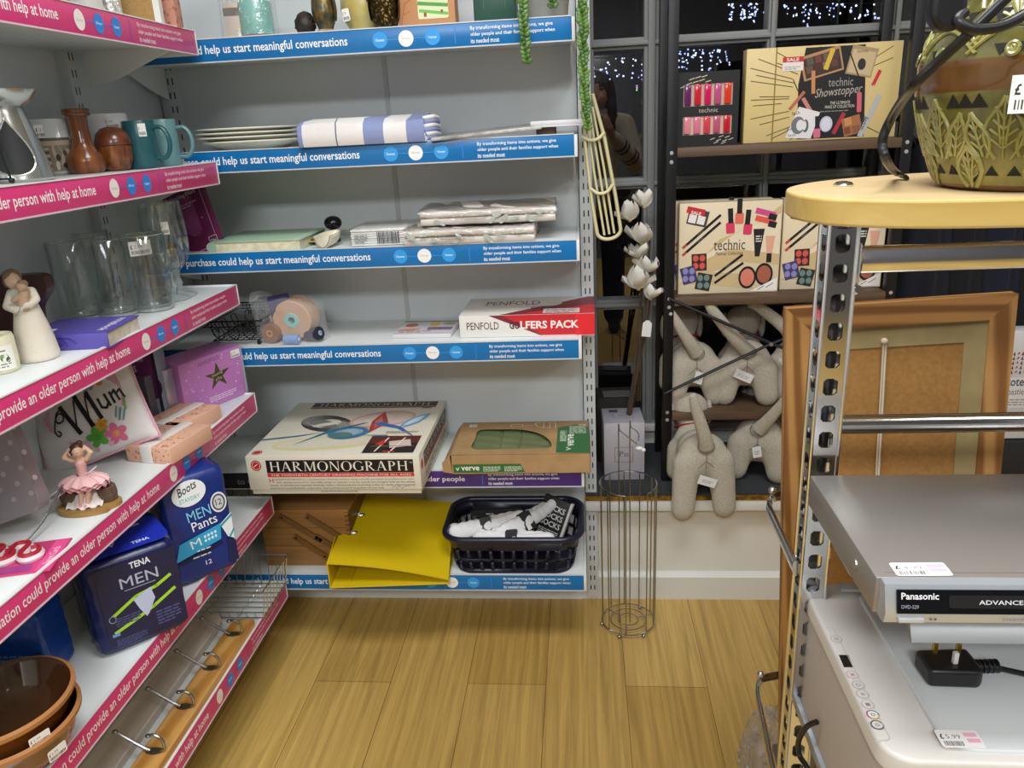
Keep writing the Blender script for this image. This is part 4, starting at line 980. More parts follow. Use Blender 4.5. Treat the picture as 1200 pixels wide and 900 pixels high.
t = thing('picture_box', 'tan board picture back with white edge leaning on the top left shelf', 'picture', (-.836, 1.535, l1+E0), radians(4))
MB().box((-.055, 0, 0), (.045, .012, .18), M('#b08a52', .75, 0, 'speck', '#a27d48', .5), .001).prism(rrect(.012, .18, .004, 4, .05, .09), M('#e3e0dc', .4), (0, 0, 0), (1, 0, 0), (0, 0, 1), -.014).build('board', t)
t = thing('patterned_book', 'rust red patterned hardback standing at the end of the top left shelf', 'book', (-.835, 1.585, l1+E0), radians(2))
MB().box((0, 0, 0), (.06, .03, .18), M('#a5563c', .6, 0, 'voro', '#c9907c', 1.5), .001).build('cover', t)
# ---- second left shelf (1.27)
l2 = LZ[1]
t = thing('oil_burner', 'silver glazed oil burner with a teardrop opening on the second left shelf', 'oil burner', at(22, 213, l2)+Vector((.0, .0, 0)), radians(0))
silv = M('#b9bab6', .2, .8)
prof = [(0, .0), (.05, 0), (.053, .004), (.05, .02), (.044, .05), (.037, .08), (.0315, .1), (.03, .108), (.03, .112)]
mb = MB().lathe(prof, silv, 48)
mb.lathe([(.026, .1125), (.03, .112), (.044, .121), (.054, .133), (.0555, .1355), (.0535, .136), (.042, .126), (.024, .119), (0, .1175)], silv, 48)
mb.build('body', t)
def surf(a, z):
    for (r0, za), (r1, zb) in zip(prof[1:], prof[2:]):
        if za <= z <= zb: r = r0+(r1-r0)*(z-za)/(zb-za); return Vector((r*sin(a), -r*cos(a), z))
    return Vector((.03*sin(a), -.03*cos(a), z))
td = []
for k in range(40):
    g = 2*pi*k/40; td.append((.44+.56*sin(g)*sin(g/2)**1.3*(1), .055-.04*cos(g)*1.0))
tear = [(.66+.85*sin(2*pi*k/40)*sin(pi*k/40)**1.2, .052+.042*cos(2*pi*k/40)) for k in range(40)]
hole = MB(); c0 = Vector((0, 0, 0))
ctr = surf(.66, .045)*1.006; pts = [surf(a, z)*1 for a, z in tear]
for p in pts: p.x *= 1.006; p.y *= 1.006
fan = [ctr]+pts; rings = []
for f in (0, .35, .7, 1):
    rings.append([surf(.66+(a-.66)*f, .045+(z-.045)*f) for a, z in tear])
vs = [Vector((p.x*1.006, p.y*1.006, p.z)) for r_ in rings for p in r_]; n = len(tear)
hole.add(vs, [(j*n+i, j*n+(i+1) % n, (j+1)*n+(i+1) % n, (j+1)*n+i) for j in range(3) for i in range(n)], M('#191a1b', .6))
hole.build('opening', t)
MB().tube([Vector((p.x*1.004, p.y*1.004, p.z)) for p in rings[-1]], .0016, M('#dcdcd8', .15, .8), 6, True).build('opening_rim', t)
art('candle_holder_picture', t, (.006, -.0485, .014), (.84, .54, 0), (0, .2, 1), [('e', '#6f7a5c', .022, .018, .008, .02, 15), ('e', '#b9832f', .026, .01, .005, .01, 10), ('e', '#8f9284', .014, .03, .006, .012, -10)], off=.0008)  # glimpses of the inner candle holder, drawn flat over the teardrop
t = thing('wire_stand', 'thin black wire stand with ball feet at the left edge of the second left shelf', 'stand', Vector((P(12, 205, y=1.135).x, 1.135, l2+E0)))
MB().tube([(0, 0, .004), (-.006, -.002, .05), (-.03, 0, .1)], .0016, blackmetal, 8).tube([(0, 0, .007), (-.08, .0, .007)], .0014, blackmetal, 8).tube([(-.08, 0, .004), (-.06, 0, .06), (-.03, 0, .1)], .0016, blackmetal, 8).build('frame', t)
MB().ball((0, 0, .0045), .0045, blackmetal, seg=12).build('foot', t); MB().ball((-.08, 0, .0045), .0045, blackmetal, seg=12).build('foot', t)
cer = M('#e6e6e8', .12)
def mug(nm, lab, loc, r, h, m, ang, hz=.5, hs=1.0, grp=None, inner=None, taper=1.0, rz=0):
    t = thing(nm, lab, 'mug', loc, rz, grp)
    MB().lathe([(0, .002), (r*taper*.9, .0), (r*taper, .004), (r, h-.002), (r-.0012, h), (r-.0035, h-.002), (r*taper-.005, .009), (0, .008)], lambda i: m if i < 4 else (inner or m), 40).build('cup', t)
    c, s_ = cos(ang), sin(ang); w = h*.3*hs
    pts = cr([(r-.003, 0, h*hz+w), (r+.016, 0, h*hz+w*1.02), (r+.027, 0, h*hz+w*.45), (r+.027, 0, h*hz-w*.4), (r+.016, 0, h*hz-w), (r-.003, 0, h*hz-w*1.0)], 6)
    MB().tube([(p.x*c-p.y*s_, p.x*s_+p.y*c, p.z) for p in pts], 1, m, 12, flat=(.011, .008)).build('handle', t)
    return t
t = mug('mug', 'white mug with a sepia farm picture of spotted cows', at(66, 205, l2)+Vector((0, .02, 0)), .039, .098, cer, radians(175), rz=radians(28))
its = [('r', '#8f8570', -.028, .004, .056, .058), ('r', '#c4b49a', -.028, .05, .056, .012), ('r', '#6d6350', -.028, .058, .056, .005)]
for k in range(7): its.append(('r', ('#d8c9b8', '#50463c')[k % 2], -.028, .006+k*.006, .018, .0035))
its += [('e', '#caa89a', .004, .035, .008, .02, 10), ('e', '#caa89a', .016, .026, .008, .018, -14), ('e', '#3d322b', .003, .028, .004, .006), ('e', '#4a3b32', .015, .036, .003, .005), ('e', '#3a302a', .012, .014, .004, .005), ('e', '#e0cfc2', .0, .014, .003, .008)]
art('printed_picture', t, (0, -.0392, .002), (1, 0, 0), (0, 0, 1), its, wrap=.0392)
price(t, (-.026, -.0396, .066), (1, 0, 0), (0, 0, 1), .04, .022, '£2.99', wrap=.0396)
t = thing('pepper_mill', 'turned wooden bottle shaped mill with a flared rim and price label', 'mill', at(104, 203, l2), radians(33))
MB().lathe([(0, 0), (.026, 0), (.031, .006), (.0325, .018), (.03, .03), (.022, .042), (.0165, .055), (.0155, .075), (.017, .098), (.0175, .1), (.0225, .101), (.024, .104), (.0225, .107), (.0235, .1095), (.022, .113), (.014, .114), (.012, .108), (0, .107)], walnut, 40).build('body', t)
price(t, (-.002, -.0167, .048), (1, .12, 0), (0, .05, 1), .02, .026, '£2.99', wrap=.017)
t = thing('acorn_pot', 'turned wooden acorn shaped lidded pot in front of the plain white mug', 'pot', Vector((-.892, 1.484, l2+E0)))
MB().lathe([(0, 0), (.018, 0), (.024, .004), (.0305, .022), (.0315, .042), (.0312, .046)], walnut, 40).build('base', t)
MB().lathe([(.0312, .0465), (.033, .047), (.0325, .055), (.028, .068), (.019, .077), (.008, .0805), (0, .081)], M('#7d3f20', .28, 0, 'wood', '#552a12', .9, 'z', coat=.4), 40).build('lid', t)
t = mug('mug', 'large plain white mug behind the wooden acorn pot', Vector((-.942, 1.555, l2+E0)), .0415, .106, cer, radians(175), rz=radians(24))
price(t, (.004, -.0419, .078), (1, 0, 0), (0, 0, 1), .026, .02, '£2.99', wrap=.042)
art('side_print', t, (.034, -.024, .012), (.55, .83, 0), (0, 0, 1), [('lines', '#7a6a68', 0, 0, .008, .05, 9)], off=.001)
teal = M('#23565c', .3); teal2 = M('#678f92', .28)
t = mug('mug', 'dark teal mug with a price sticker and D handle', Vector((-.862, 1.53, l2+E0)), .0295, .09, teal, radians(-24), hz=.52, hs=1.05, rz=radians(26))
price(t, (.001, -.0298, .06), (1, 0, 0), (0, 0, 1), .014, .024, '£1', wrap=.0298)
mug('mug', 'paler teal mug behind the dark teal one', Vector((-.858, 1.612, l2+E0)), .029, .092, teal2, radians(8), hz=.5, hs=1.0)
# ---- third left shelf (1.004)
l3 = LZ[2]
t = thing('candle_jar', 'cream jar candle with a leafy label beside the carved mother figurine', 'candle', at(-8, 440, l3)+Vector((.0, .02, 0)), radians(38))
wax = M('#e8e2c4', .4)
MB().lathe([(0, 0), (.022, 0), (.0245, .003), (.0255, .02), (.0255, .05), (.024, .056), (.0225, .0562), (.02, .053), (0, .0525)], wax, 36).build('candle', t)
art('label', t, (0, -.0258, 0), (1, 0, 0), (0, 0, 1), [('r', '#f1efe6', -.024, .006, .046, .036), ('lines', '#6f7268', -.012, .034, .028, .004, 1), ('e', '#5f7a3c', .008, .024, .006, .006), ('e', '#3f5a2a', .012, .021, .003, .004), ('e', '#86a05c', .005, .027, .003, .003), ('lines', '#8d8f86', -.01, .01, .026, .008, 2)], wrap=.0258)
# carved mother and child figurine
t = thing('figurine', 'carved cream figurine of a woman in a long dress hugging a small child', 'figurine', at(30, 427, l3)+Vector((.002, .03, 0)), radians(10))
ivory = M('#ddd3c3', .65, bump=.25, sc=1.5)
mb = MB()
mb.lathe([(0, 0), (.03, 0), (.031, .006), (.0285, .03), (.024, .055), (.0185, .078), (.016, .09), (.0, .092)], ivory, 24)
mb.limb([(-.002, 0, .085), (-.003, 0, .105)], [.0155, .014], ivory)
mb.limb([(-.016, 0, .106), (-.021, -.012, .088), (-.004, -.021, .082), (.012, -.02, .09)], [.0075, .0068, .0058, .005], ivory)
mb.limb([(.011, .004, .106), (.02, -.006, .095), (.014, -.016, .088)], [.0075, .0065, .0055], ivory)
mb.blob('dress', t, ivory, .0022, 5)
skin = M('#c9ab90', .6)
mb = MB().ball((-.008, -.004, .126), .0125, skin, (.9, .95, 1.1)).ball((.0, -.011, .123), .0042, skin).limb([(-.004, 0, .105), (-.006, -.002, .116)], [.006, .006], skin)
mb.blob('head', t, skin, .0016, 3)
mb = MB().ball((-.0105, .001, .1295), .0135, M('#6d5a48', .7)).ball((-.018, .004, .122), .009, M('#6d5a48', .7)).ball((-.012, -.008, .1345), .0075, M('#6d5a48', .7))
mb.blob('hair', t, M('#7d6b56', .7, 0, 'wood', '#5f4f40', 2, 'z'), .0016, 2)
tan = M('#b79c80', .65)
mb = MB().limb([(.006, -.016, .088), (.007, -.014, .102)], [.0095, .008], tan).ball((.0075, -.013, .1165), .0082, tan).limb([(.001, -.02, .102), (-.006, -.022, .098)], [.004, .0032], tan).limb([(.012, -.017, .103), (.01, -.0, .109)], [.004, .0032], tan)
mb.blob('child', t, tan, .0015, 3)
MB().ball((.0085, -.011, .1205), .0078, M('#8f7459', .7), (1, 1, .8)).build('child_hair', t)
MB().tube(cr([(-.008, -.025, .074), (-.002, -.026, .078), (.002, -.0255, .083), (.004, -.0245, .088)], 4), [.0008]*12+[.0014], M('#9a8f7d', .7), 6).build('flower_stem', t)
# dark red carved ornament behind
t = thing('wooden_ornament', 'dark red stained carved wooden piece standing behind the mother figurine', 'ornament', at(10, 415, l3)+Vector((-.005, .05, 0)))
rw = M('#4d1f18', .35, 0, 'wood', '#3a1410', .8, 'z')
out = [(p.x, p.y) for p in cr([(-.05, 0, 0), (.03, 0, 0), (.032, .03, 0), (.035, .06, 0), (.048, .078, 0), (.06, .092, 0), (.061, .108, 0), (.055, .117, 0), (.03, .119, 0), (-.05, .117, 0)], 4)]
MB().prism(out, rw, (0, 0, 0), (1, 0, 0), (0, 0, 1), -.022).build('carving', t)
# purple box book
A = at(132, 408, l3); A.y = 1.155; A.x = P(132, 408, y=1.155).x
t = thing('boxed_book', 'purple boxed paperback lying flat in front of the clear tumblers', 'book', (A.x-.004, A.y, l3+E0), radians(6))
pur = M('#5a4fa6', .4); w, d, h = .142, .12, .026
MB().box((-w, 0, 0), (0, d, .0015), pur).box((-w, 0, h-.0015), (0, d, h), pur).box((-w, -.0012, 0), (0, .001, h), pur, .0005).build('cover', t)
MB().box((-w+.003, .001, .0016), (-.002, d-.003, h-.0016), M('#d8d0c0', .85, 0, 'noise', '#c6bdaa', 2)).build('page_block', t)
sw = []
dkp = '#3a2f86'
for (ox, oy) in ((-.105, .006), (-.082, .006)):
    for k in range(6): a = radians(20+28*k); sw.append(('l', dkp, [(ox, oy), (ox+.008*cos(a)-.002, oy+.008*sin(a)), (ox+.012*cos(a+.2), oy+.012*sin(a+.2))], .0013))
    sw.append(('l', dkp, [(ox+.015*cos(radians(q)), oy+.015*sin(radians(q))) for q in range(0, 181, 15)], .0012))
sw.append(('l', dkp, [(-.12, .021), (-.09, .0225), (-.06, .019), (-.052, .01)], .0012))
art('printed_scrolls', t, *FR(-.0012), sw)
art('lettering', t, (0, 0, h), (-1, 0, 0), (0, -1, 0), [('t', '#d9d4e6', 'Moroccan', .006, -.1, .0, .0, .02)] if 0 else [('t', '#dcd8ea', 'scrapbook', .03, -.105, .09, .02, .02, 90)], off=.0004)
price(t, (-w+.006, .012, h+.0004), (1, 0, 0), (0, 1, 0), .036, .03, '£1.99')
# tumblers and goblets
cg = film('clear_glass', 2.4, .02, tint='#fafcfb', base=.02)
def tumbler_mesh():
    return MB().lathe([(0, .0), (.033, 0), (.0355, .003), (.0365, .02), (.0405, .146), (.0395, .1475), (.0385, .146), (.0345, .02), (.033, .012), (0, .01)], cg, 48)
grp = 'clear tumblers on the third left shelf'
t0 = thing('tumbler', 'clear straight tumbler nearest the purple boxed book', 'glass', at(100, 373, l3), radians(30), grp)
tumbler_mesh().build('glass', t0)
edge = M('#dfe8e8', .08, alpha=.3)
ring = lambda r, z: [(r*cos(2*pi*k/40), r*sin(2*pi*k/40), z) for k in range(40)]
MB().tube(ring(.0395, .147), .0009, edge, 6, True).build('rim', t0); MB().tube(ring(.033, .004), .0028, edge, 8, True).tube(ring(.028, .0105), .001, edge, 6, True).build('thick_base', t0)
t1 = dup(t0, at(141, 369, l3), 0, 'clear straight tumbler just behind the purple book, right of another tumbler')
t2 = dup(t0, at(173, 364, l3)+Vector((.012, .01, 0)), radians(24), 'clear tumbler with a white price label facing out')
price(t2, (-.021, -.0408, .112), (1, 0, 0), (0, .02, 1), .044, .027, '£2.99', wrap=.041)
dup(t0, at(128, 356, l3)+Vector((-.03, .02, 0)), 0, 'clear tumbler at the back against the slotted upright')
g0 = thing('goblet', 'clear stemmed beer glass with a price label, the nearer of two', 'glass', at(203, 351, l3), radians(28), 'stemmed beer glasses')
MB().lathe([(0, .0), (.036, 0), (.037, .002), (.034, .004), (.012, .009), (.0085, .014), (.0095, .02), (.012, .028), (.0095, .036), (.0085, .046), (.011, .055), (.024, .066), (.033, .082), (.0375, .105), (.0385, .13), (.0365, .165), (.034, .195), (.0335, .197), (.0325, .195), (.035, .165), (.037, .13), (.036, .106), (.0315, .084), (.022, .07), (.008, .062), (0, .061)], cg, 48).build('glass', g0)
MB().tube(ring(.0335, .1965), .0009, edge, 6, True).build('rim', g0); MB().lathe([(0, .0), (.036, 0), (.037, .002), (.034, .0045), (.0115, .0095), (.0085, .014), (.0095, .02), (.0125, .028), (.0095, .036), (.0085, .046), (.011, .056), (0, .06)], M('#d3dcdc', .06, alpha=.42), 36).build('stem', g0)
g1 = dup(g0, at(222, 343, l3)+Vector((-.005, -.035, 0)), 0, 'clear stemmed beer glass at the far end of the third left shelf')
price(g0, (.004, -.0385, .138), (1, 0, 0), (0, .02, 1), .014, .025, '£1', wrap=.0385)
# ---- fourth left shelf (.745)
l4 = LZ[3]
# dotted tin in an acrylic stand
t = thing('gift_pouch', 'lilac grey polka dot pouch pack leaning at the near end of the fourth left shelf', 'gift pack', at(-8, 640, l4)+Vector((.002, .03, .022)), 0, rot=(radians(-14), radians(-17), radians(8)))
gp_ = M('#95868d', .35, bump=.1)
MB().prism(rrect(.15, .165, .02, 6, -.01, .0835), gp_, (0, 0, 0), (1, 0, 0), (0, 0, 1), -.03).build('pouch', t)
art('dots', t, *FR(0), [('e', '#c3b9bd', -.06+.03*i+(.015 if j % 2 else 0), .03+.021*j, .0042, .0042) for i in range(5) for j in range(6)])
MB().prism(rrect(.158, .172, .022, 6, -.01, .0865), film('blister', 2.0, .05, base=.05), (0, -.001, .0), (1, 0, 0), (0, 0, 1), .003).build('blister', t)
t = thing('acrylic_stand', 'clear bent acrylic display stand under the polka dot pouch', 'display stand', at(8, 640, l4)+Vector((.0, -.02, 0)), radians(8))
MB().tube(cr([(-.1, -.03, .004), (.0, -.03, .004), (.03, -.01, .005), (.045, .05, .02), (.055, .11, .055)], 6), 1, glass('acrylic', '#e6ebea'), 8, flat=(.004, .003)).tube([(.0, -.03, .002), (.01, -.032, .018)], .0015, glass('acrylic'), 6).build('lip', t)
# Mum cushion
t = thing('cushion', 'small white cushion printed Mum with bright flowers and pink piping', 'cushion', (-.905, 1.27, l4+.012), 0, rot=(radians(-24), radians(-18), radians(16)))
cw = M('#dedad8', .9, bump=.15, sc=2); W_, H_, T_ = .22, .2, .06
def cush(u, v, s_):
    x_, z_ = (u-.5)*2, (v-.5)*2
    puff = max(0, (1-x_*x_)*(1-z_*z_))**.42
    k = 1-.06*(1-abs(z_))*(abs(x_))**2
    return Vector((x_*W_/2*(1-.05*(1-z_*z_)*abs(x_)), s_*puff*T_/2, H_/2+z_*H_/2*(1-.05*(1-x_*x_)*abs(z_))))
mb = MB()
for s_ in (-1, 1): mb.grid(lambda u, v: tuple(cush(u, v, s_)), 28, 28, cw)
mb.build('cover', t, angle=80)
ed = [cush(k/14, 0, 1) for k in range(14)]+[cush(1, k/14, 1) for k in range(14)]+[cush(1-k/14, 1, 1) for k in range(14)]+[cush(0, 1-k/14, 1) for k in range(14)]
MB().tube(ed, .0028, M('#d9a0b4', .7), 8, True).build('piping', t)
def on_cush(x_, y_, h):
    y_ = y_*1.0-.022; p = cush(x_/W_+.5, y_/H_, -1); p.y -= h+.0008; return p

fl = []
def flower(cx_, cy_, r, col, mid=None, n=5):
    for k in range(n):
        a = 2*pi*k/n+.3; fl.append(('e', col, cx_+r*.62*cos(a), cy_+r*.62*sin(a), r*.48, r*.36, math.degrees(a)))
    fl.append(('e', mid or col, cx_, cy_, r*.32, r*.32))
fl.append(('p', '#d9a5b8', [(-.07, .13), (-.066, .105), (-.035, .06), (-.022, .058), (.08, .1), (.088, .13), (.085, .16), (.06, .168), (-.06, .14)]))
flower(-.045, .158, .015, '#d9822b', '#e8b53a'); flower(-.02, .165, .014, '#5a8a86'); flower(.01, .168, .016, '#b83a4a'); flower(.045, .166, .018, '#e0902c', '#e8b040'); flower(.03, .158, .012, '#7aa0a4')
flower(.012, .058, .019, '#58a838', '#4a9830'); flower(.045, .052, .02, '#d96a92', '#e8a04a'); flower(.028, .078, .012, '#d9a02c', '#c98a20'); flower(-.01, .05, .01, '#d9b8cc'); flower(.028, .038, .006, '#e0a8b8'); flower(.0, .036, .005, '#d9a0b0')
fl += [('l', '#5f8f98', [(.062, .075), (.072, .095)], .004), ('l', '#5f8f98', [(.068, .072), (.078, .09)], .003), ('l', '#7fb05a', [(.08, .09), (.084, .11)], .004), ('l', '#5f8f98', [(.058, .082), (.066, .1)], .003)]
k_ = '#120d12'
fl += [('l', k_, [(p.x, p.y) for p in cr([(-.05, .098, 0), (-.046, .092, 0), (-.052, .088, 0), (-.056, .098, 0), (-.05, .114, 0), (-.038, .128, 0), (-.03, .122, 0), (-.034, .112, 0), (-.044, .112, 0), (-.046, .12, 0), (-.04, .13, 0), (-.028, .136, 0)], 4)], .003), ('l', k_, [(-.03, .138), (-.012, .078)], .0085), ('l', k_, [(-.004, .086), (-.004, .086)], .002), ('l', k_, [(-.014, .09), (-.002, .14), (.004, .146)], .003), ('l', k_, [(.002, .146), (.014, .082)], .0085), ('l', k_, [(.012, .09), (.02, .14), (.025, .144)], .003), ('l', k_, [(.024, .146), (.034, .09)], .0075),
       ('l', k_, [(.04, .126), (.042, .108), (.05, .104), (.056, .112)], .0045), ('l', k_, [(.054, .13), (.058, .106)], .0045), ('l', k_, [(.064, .13), (.067, .108)], .0045), ('l', k_, [(.066, .124), (.073, .132), (.077, .11)], .004), ('l', k_, [(.076, .124), (.083, .13), (.087, .112)], .0035)]
art('printed_picture', t, (0, 0, 0), (1, 0, 0), (0, 0, 1), fl, bend=on_cush)
# ballerina figurine
t = thing('figurine', 'ballerina figurine in a pink tutu tying her hair on an oval wooden base', 'figurine', at(103, 600, l4)+Vector((-.002, .012, 0)), radians(14))
MB().prism([(.05*cos(2*pi*k/40), .032*sin(2*pi*k/40)) for k in range(40)], M('#b08a50', .45, 0, 'wood', '#8f6a34', .8, 'x'), (0, 0, 0), (1, 0, 0), (0, 1, 0), .009).build('base', t)
ww_ = M('#7d6450', .8, 0, 'wood', '#55402f', 2, 'z', bump=.8)
for cx_ in (-.031, .028):
    mb = MB(); mb.lathe([(0, .0092), (.0125, .0092), (.0145, .02), (.0125, .036), (0, .037)], ww_, 20, (cx_, .008, 0))
    for k in range(7): mb.tube([(cx_+(.0128+.0012*sin(pi*k/6))*cos(a), .008+(.0128+.0012*sin(pi*k/6))*sin(a), .012+k*.0035) for a in [2*pi*q/18 for q in range(18)]], .0016, ww_, 6, True)
    mb.build('basket_stool', t)
MB().grid(lambda u, v: ((-.03+.055*u), -.022+.03*v+.003*sin(9*u), .0105+.028*v**1.4*(.6+.4*sin(pi*u))+.0025*sin(22*u+5*v)*(1-.4*v)), 40, 14, M('#e6ddd8', .6)).build('cloth', t)
sk_ = M('#d9b094', .5)
mb = MB()
mb.limb([(-.003, .0, .05), (-.006, -.006, .032), (-.008, -.012, .0165)], [.0062, .005, .0036], sk_).limb([(.006, .0, .05), (.006, -.007, .033), (.003, -.014, .0165)], [.0062, .005, .0036], sk_)
mb.limb([(.001, .0, .085), (.001, -.001, .096)], [.0065, .005], sk_).ball((.002, -.003, .104), .0098, sk_, (.92, .95, 1.08)).ball((.003, -.0125, .1025), .0016, sk_)
mb.limb([(-.009, .0, .088), (-.021, -.003, .096), (-.012, .003, .107)], [.0042, .0038, .0032], sk_).limb([(.011, .0, .088), (.021, -.001, .1), (.011, .004, .109)], [.0042, .0038, .0032], sk_)
mb.blob('body', t, sk_, .0014, 3)
art('face', t, (-.004, -.0132, .098), (1, 0, 0), (0, 0, 1), [('e', '#4a3428', .0025, .007, .0011, .0007), ('e', '#4a3428', .0085, .007, .0011, .0007), ('e', '#b8605a', .006, .002, .0014, .0006)])
pk = M('#d9a6a4', .5)
mb = MB().limb([(.001, 0, .056), (.0005, 0, .068), (.001, 0, .082)], [.0085, .0075, .009], pk); mb.blob('bodice', t, pk, .0015, 3)
mb = MB()
for lay in range(3):
    mb.grid(lambda u, v, lay=lay: ((.008+.026*v)*cos(2*pi*u)*(1.15), (.008+.02*v)*sin(2*pi*u), .062-.0035*lay-.012*v*v+.0022*v*sin(2*pi*u*(13+lay*2))), 72, 6, M(('#e0b2b2', '#cf8f92', '#b8747a')[lay], .5), cu=True)
mb.build('tutu', t)
hb = M('#54301f', .4, 0, 'wood', '#3a1e12', 3, 'z')
mb = MB().ball((.0, .001, .1075), .0108, hb).ball((.004, .006, .1155), .0048, hb).ball((-.006, -.003, .104), .006, hb); mb.blob('hair', t, hb, .0013, 2)
MB().tube(cr([(-.007, -.008, .112), (-.01, -.006, .106), (-.008, -.009, .101)], 4), .0012, M('#e0c4bc', .5), 6).tube(cr([(.008, -.009, .066), (.018, -.012, .071), (.028, -.01, .078)], 4), .0009, M('#e6dcdc', .5), 6).build('ribbon', t)
MB().ball((-.009, -.015, .0125), .0042, M('#d99a98', .5), (.8, 1.5, .7)).ball((.002, -.017, .0125), .0042, M('#d99a98', .5), (.8, 1.5, .7)).build('shoe', t)
o = MB().box((0, 0, 0), (.03, .0006, .012), M('#dcd6dc', .5)).build('price_tag', t); o.location = (-.052, -.018, .026); o.rotation_euler = (radians(-50), radians(-28), radians(10))
art('tag_print', o, (0, -.0001, 0), (1, 0, 0), (0, 0, 1), [('bar', '#4a4a50', .004, .002, .014, .006), ('t', '#555', '£2', .02, .003, .007, .006)] if 0 else [('bar', '#4a4a50', .004, .002, .022, .007)])
# TENS box
t = thing('pain_reliever_box', 'purple and grey boxed pain relief machine behind the cushion', 'box', (-.975, 1.462, l4+E0), radians(6))
MB().box((-.0, 0, 0), (.085, .05, .17), M('#8b93a3', .4), .001).build('carton', t)
art('lettering', t, *FR(0), [('r', '#6d2d6a', .0, .072, .085, .098), ('e', '#5a2058', .06, .085, .03, .03), ('t', '#cdb4cd', 'Dual-Channel', .006, .142, .055, .012, .005), ('t', '#e6d9e6', 'TENS', .004, .12, .04, .014, .01), ('t', '#e6d9e6', 'Pain', .004, .1, .032, .013, .01), ('t', '#eee4ee', 'Reliever', .004, .078, .056, .013, .02), ('lines', '#c3c9d4', .02, .02, .05, .03, 5), ('r', '#2a2436', .078, .0, .007, .17)])
# pink star gift box
A = P(198, 489, z=l4); A2 = P(292, 466, z=l4)
t = thing('star_gift_box', 'pink and purple gift set box with a gold star and iridescent sleeve', 'gift box', (-.866, 1.51, l4+E0), radians(66))
mg = M('#c07cbc', .4)
MB().box((0, 0, 0), (.17, .09, .118), mg, .0012).box((.17, .0, .0), (.1765, .09, .1185), M('#9fc9b0', .15, .4, 'noise', '#b9a5d4', .6), .001).build('carton', t)
MB().box((-.07, .018, .0), (-.038, .085, .112), M('#5a5560', .3), .001).box((-.038, .018, 0), (-.0008, .085, .112), M('#b7bdc4', .15, .55, 'noise', '#cfb2c6', .5), .001).build('sleeve', t)
st = [((.015+.026*(k % 2 == 0))*cos(pi/2+k*pi/5), (.012+.024*(k % 2 == 0))*sin(pi/2+k*pi/5)) for k in range(10)]
its = [('p', M('#7d7350', .25, .8), [(.098+x_*.9, .066+y_*.9) for x_, y_ in st]), ('t', '#c9c3a5', 'Dreaming', .082, .064, .03, .008, 0, 8, .2), ('t', '#c9c3a5', 'of You', .09, .055, .018, .007, 0, 8, .2), ('t', '#8f5a94', 'ANGELLE', .05, .1, .06, .009, 0, 4), ('lines', '#e6cde6', .065, .012, .08, .014, 3)]
for k in range(44):
    a, b = R.uniform(.005, .165), R.uniform(.005, .112)
    if abs(a-.098) < .035 and abs(b-.066) < .035: continue
    its.append(('e', '#e3c0e3', a, b, R.choice((.0012, .0012, .0022)), R.choice((.0012, .0022))))
art('lettering', t, *FR(0), its)
price(t, (.142, -.0006, .094), (1, 0, 0), (0, 0, 1), .026, .018, '£4.99')
# peach boxes
pe = M('#e0b096', .55)
def peach(lab, loc, rz_, sd_):
    t = thing('peach_gift_box', lab, 'gift box', loc, rz_, 'peach floral gift boxes with white bands')
    MB().box((0, 0, 0), (.1, .125, .032), pe, .0012).build('carton', t)
    rr = random.Random(sd_); it = []
    for k in range(34): it.append(('e', rr.choice(('#b8705c', '#c98a6a', '#a85a50')), rr.uniform(.004, .096), rr.uniform(.004, .028), rr.uniform(.001, .003), rr.uniform(.0008, .002), rr.uniform(0, 180)))
    art('printed_pattern', t, *FR(0), it)
    it = []
    for k in range(90): it.append(('e', rr.choice(('#b8705c', '#c98a6a', '#cda078')), rr.uniform(.004, .096), rr.uniform(.004, .121), rr.uniform(.001, .003), rr.uniform(.0008, .002), rr.uniform(0, 180)))
    art('printed_pattern', t, *TP(.032), it)
    MB().box((.034, -.0018, -.0001), (.058, .1258, .0338), M('#e6dfd8', .5), .0004).build('paper_band', t)
    art('lettering', t, (.046-.006, .03, .0342), (0, 1, 0), (-1, 0, 0), [('lines', '#c9b0a4', 0, 0, .06, .008, 2)])
    return t
peach('peach floral gift box with white band, the nearer of two', at(150, 541, l4)+Vector((.0, .0, 0)), radians(-10), 3)
peach('peach floral gift box with white band, pushed against the star gift box', at(168, 513, l4)+Vector((.0, .0, 0)), radians(-12), 8)
# pink sign / cake topper card
t = thing('carded_decoration', 'flat pink carded pack holding red and white glitter letters', 'card pack', at(35, 668, l4)+Vector((-.01, .005, 0)), radians(16))
MB().box((-.13, -.02, 0), (.04, .075, .0018), M('#cf3f78', .4), .0005).build('card', t)
lt = MB()
for cx_ in (-.035, .0):
    for pts in ([(cx_-.03, .012), (cx_-.03, .05), (cx_-.02, .056), (cx_-.01, .05), (cx_-.012, .02), (cx_+.0, .01), (cx_+.012, .02), (cx_+.008, .036), (cx_-.002, .034)],):
        lt.tube([(p.x, p.y, .007) for p in cr([(a, b, 0) for a, b in pts], 5)], .0062, M('#e6d9dc', .4), 8)
        lt.tube([(p.x, p.y, .0135) for p in cr([(a, b, 0) for a, b in pts], 5)], .0036, M('#b01c32', .35), 8)
lt.build('glitter_letter', t)
art('lettering', t, *TP(.0018), [('r', '#a03a86', -.09, -.015, .1, .02), ('r', '#e64f92', .018, -.018, .02, .09), ('t', '#f0d4e2', 'Sweet Cards', .032, .0, .05, .01, 0, 90)])
price(t, (-.075, -.035, .0035), (.8, .6, 0), (-.6, .8, 0), .03, .02, '£1')
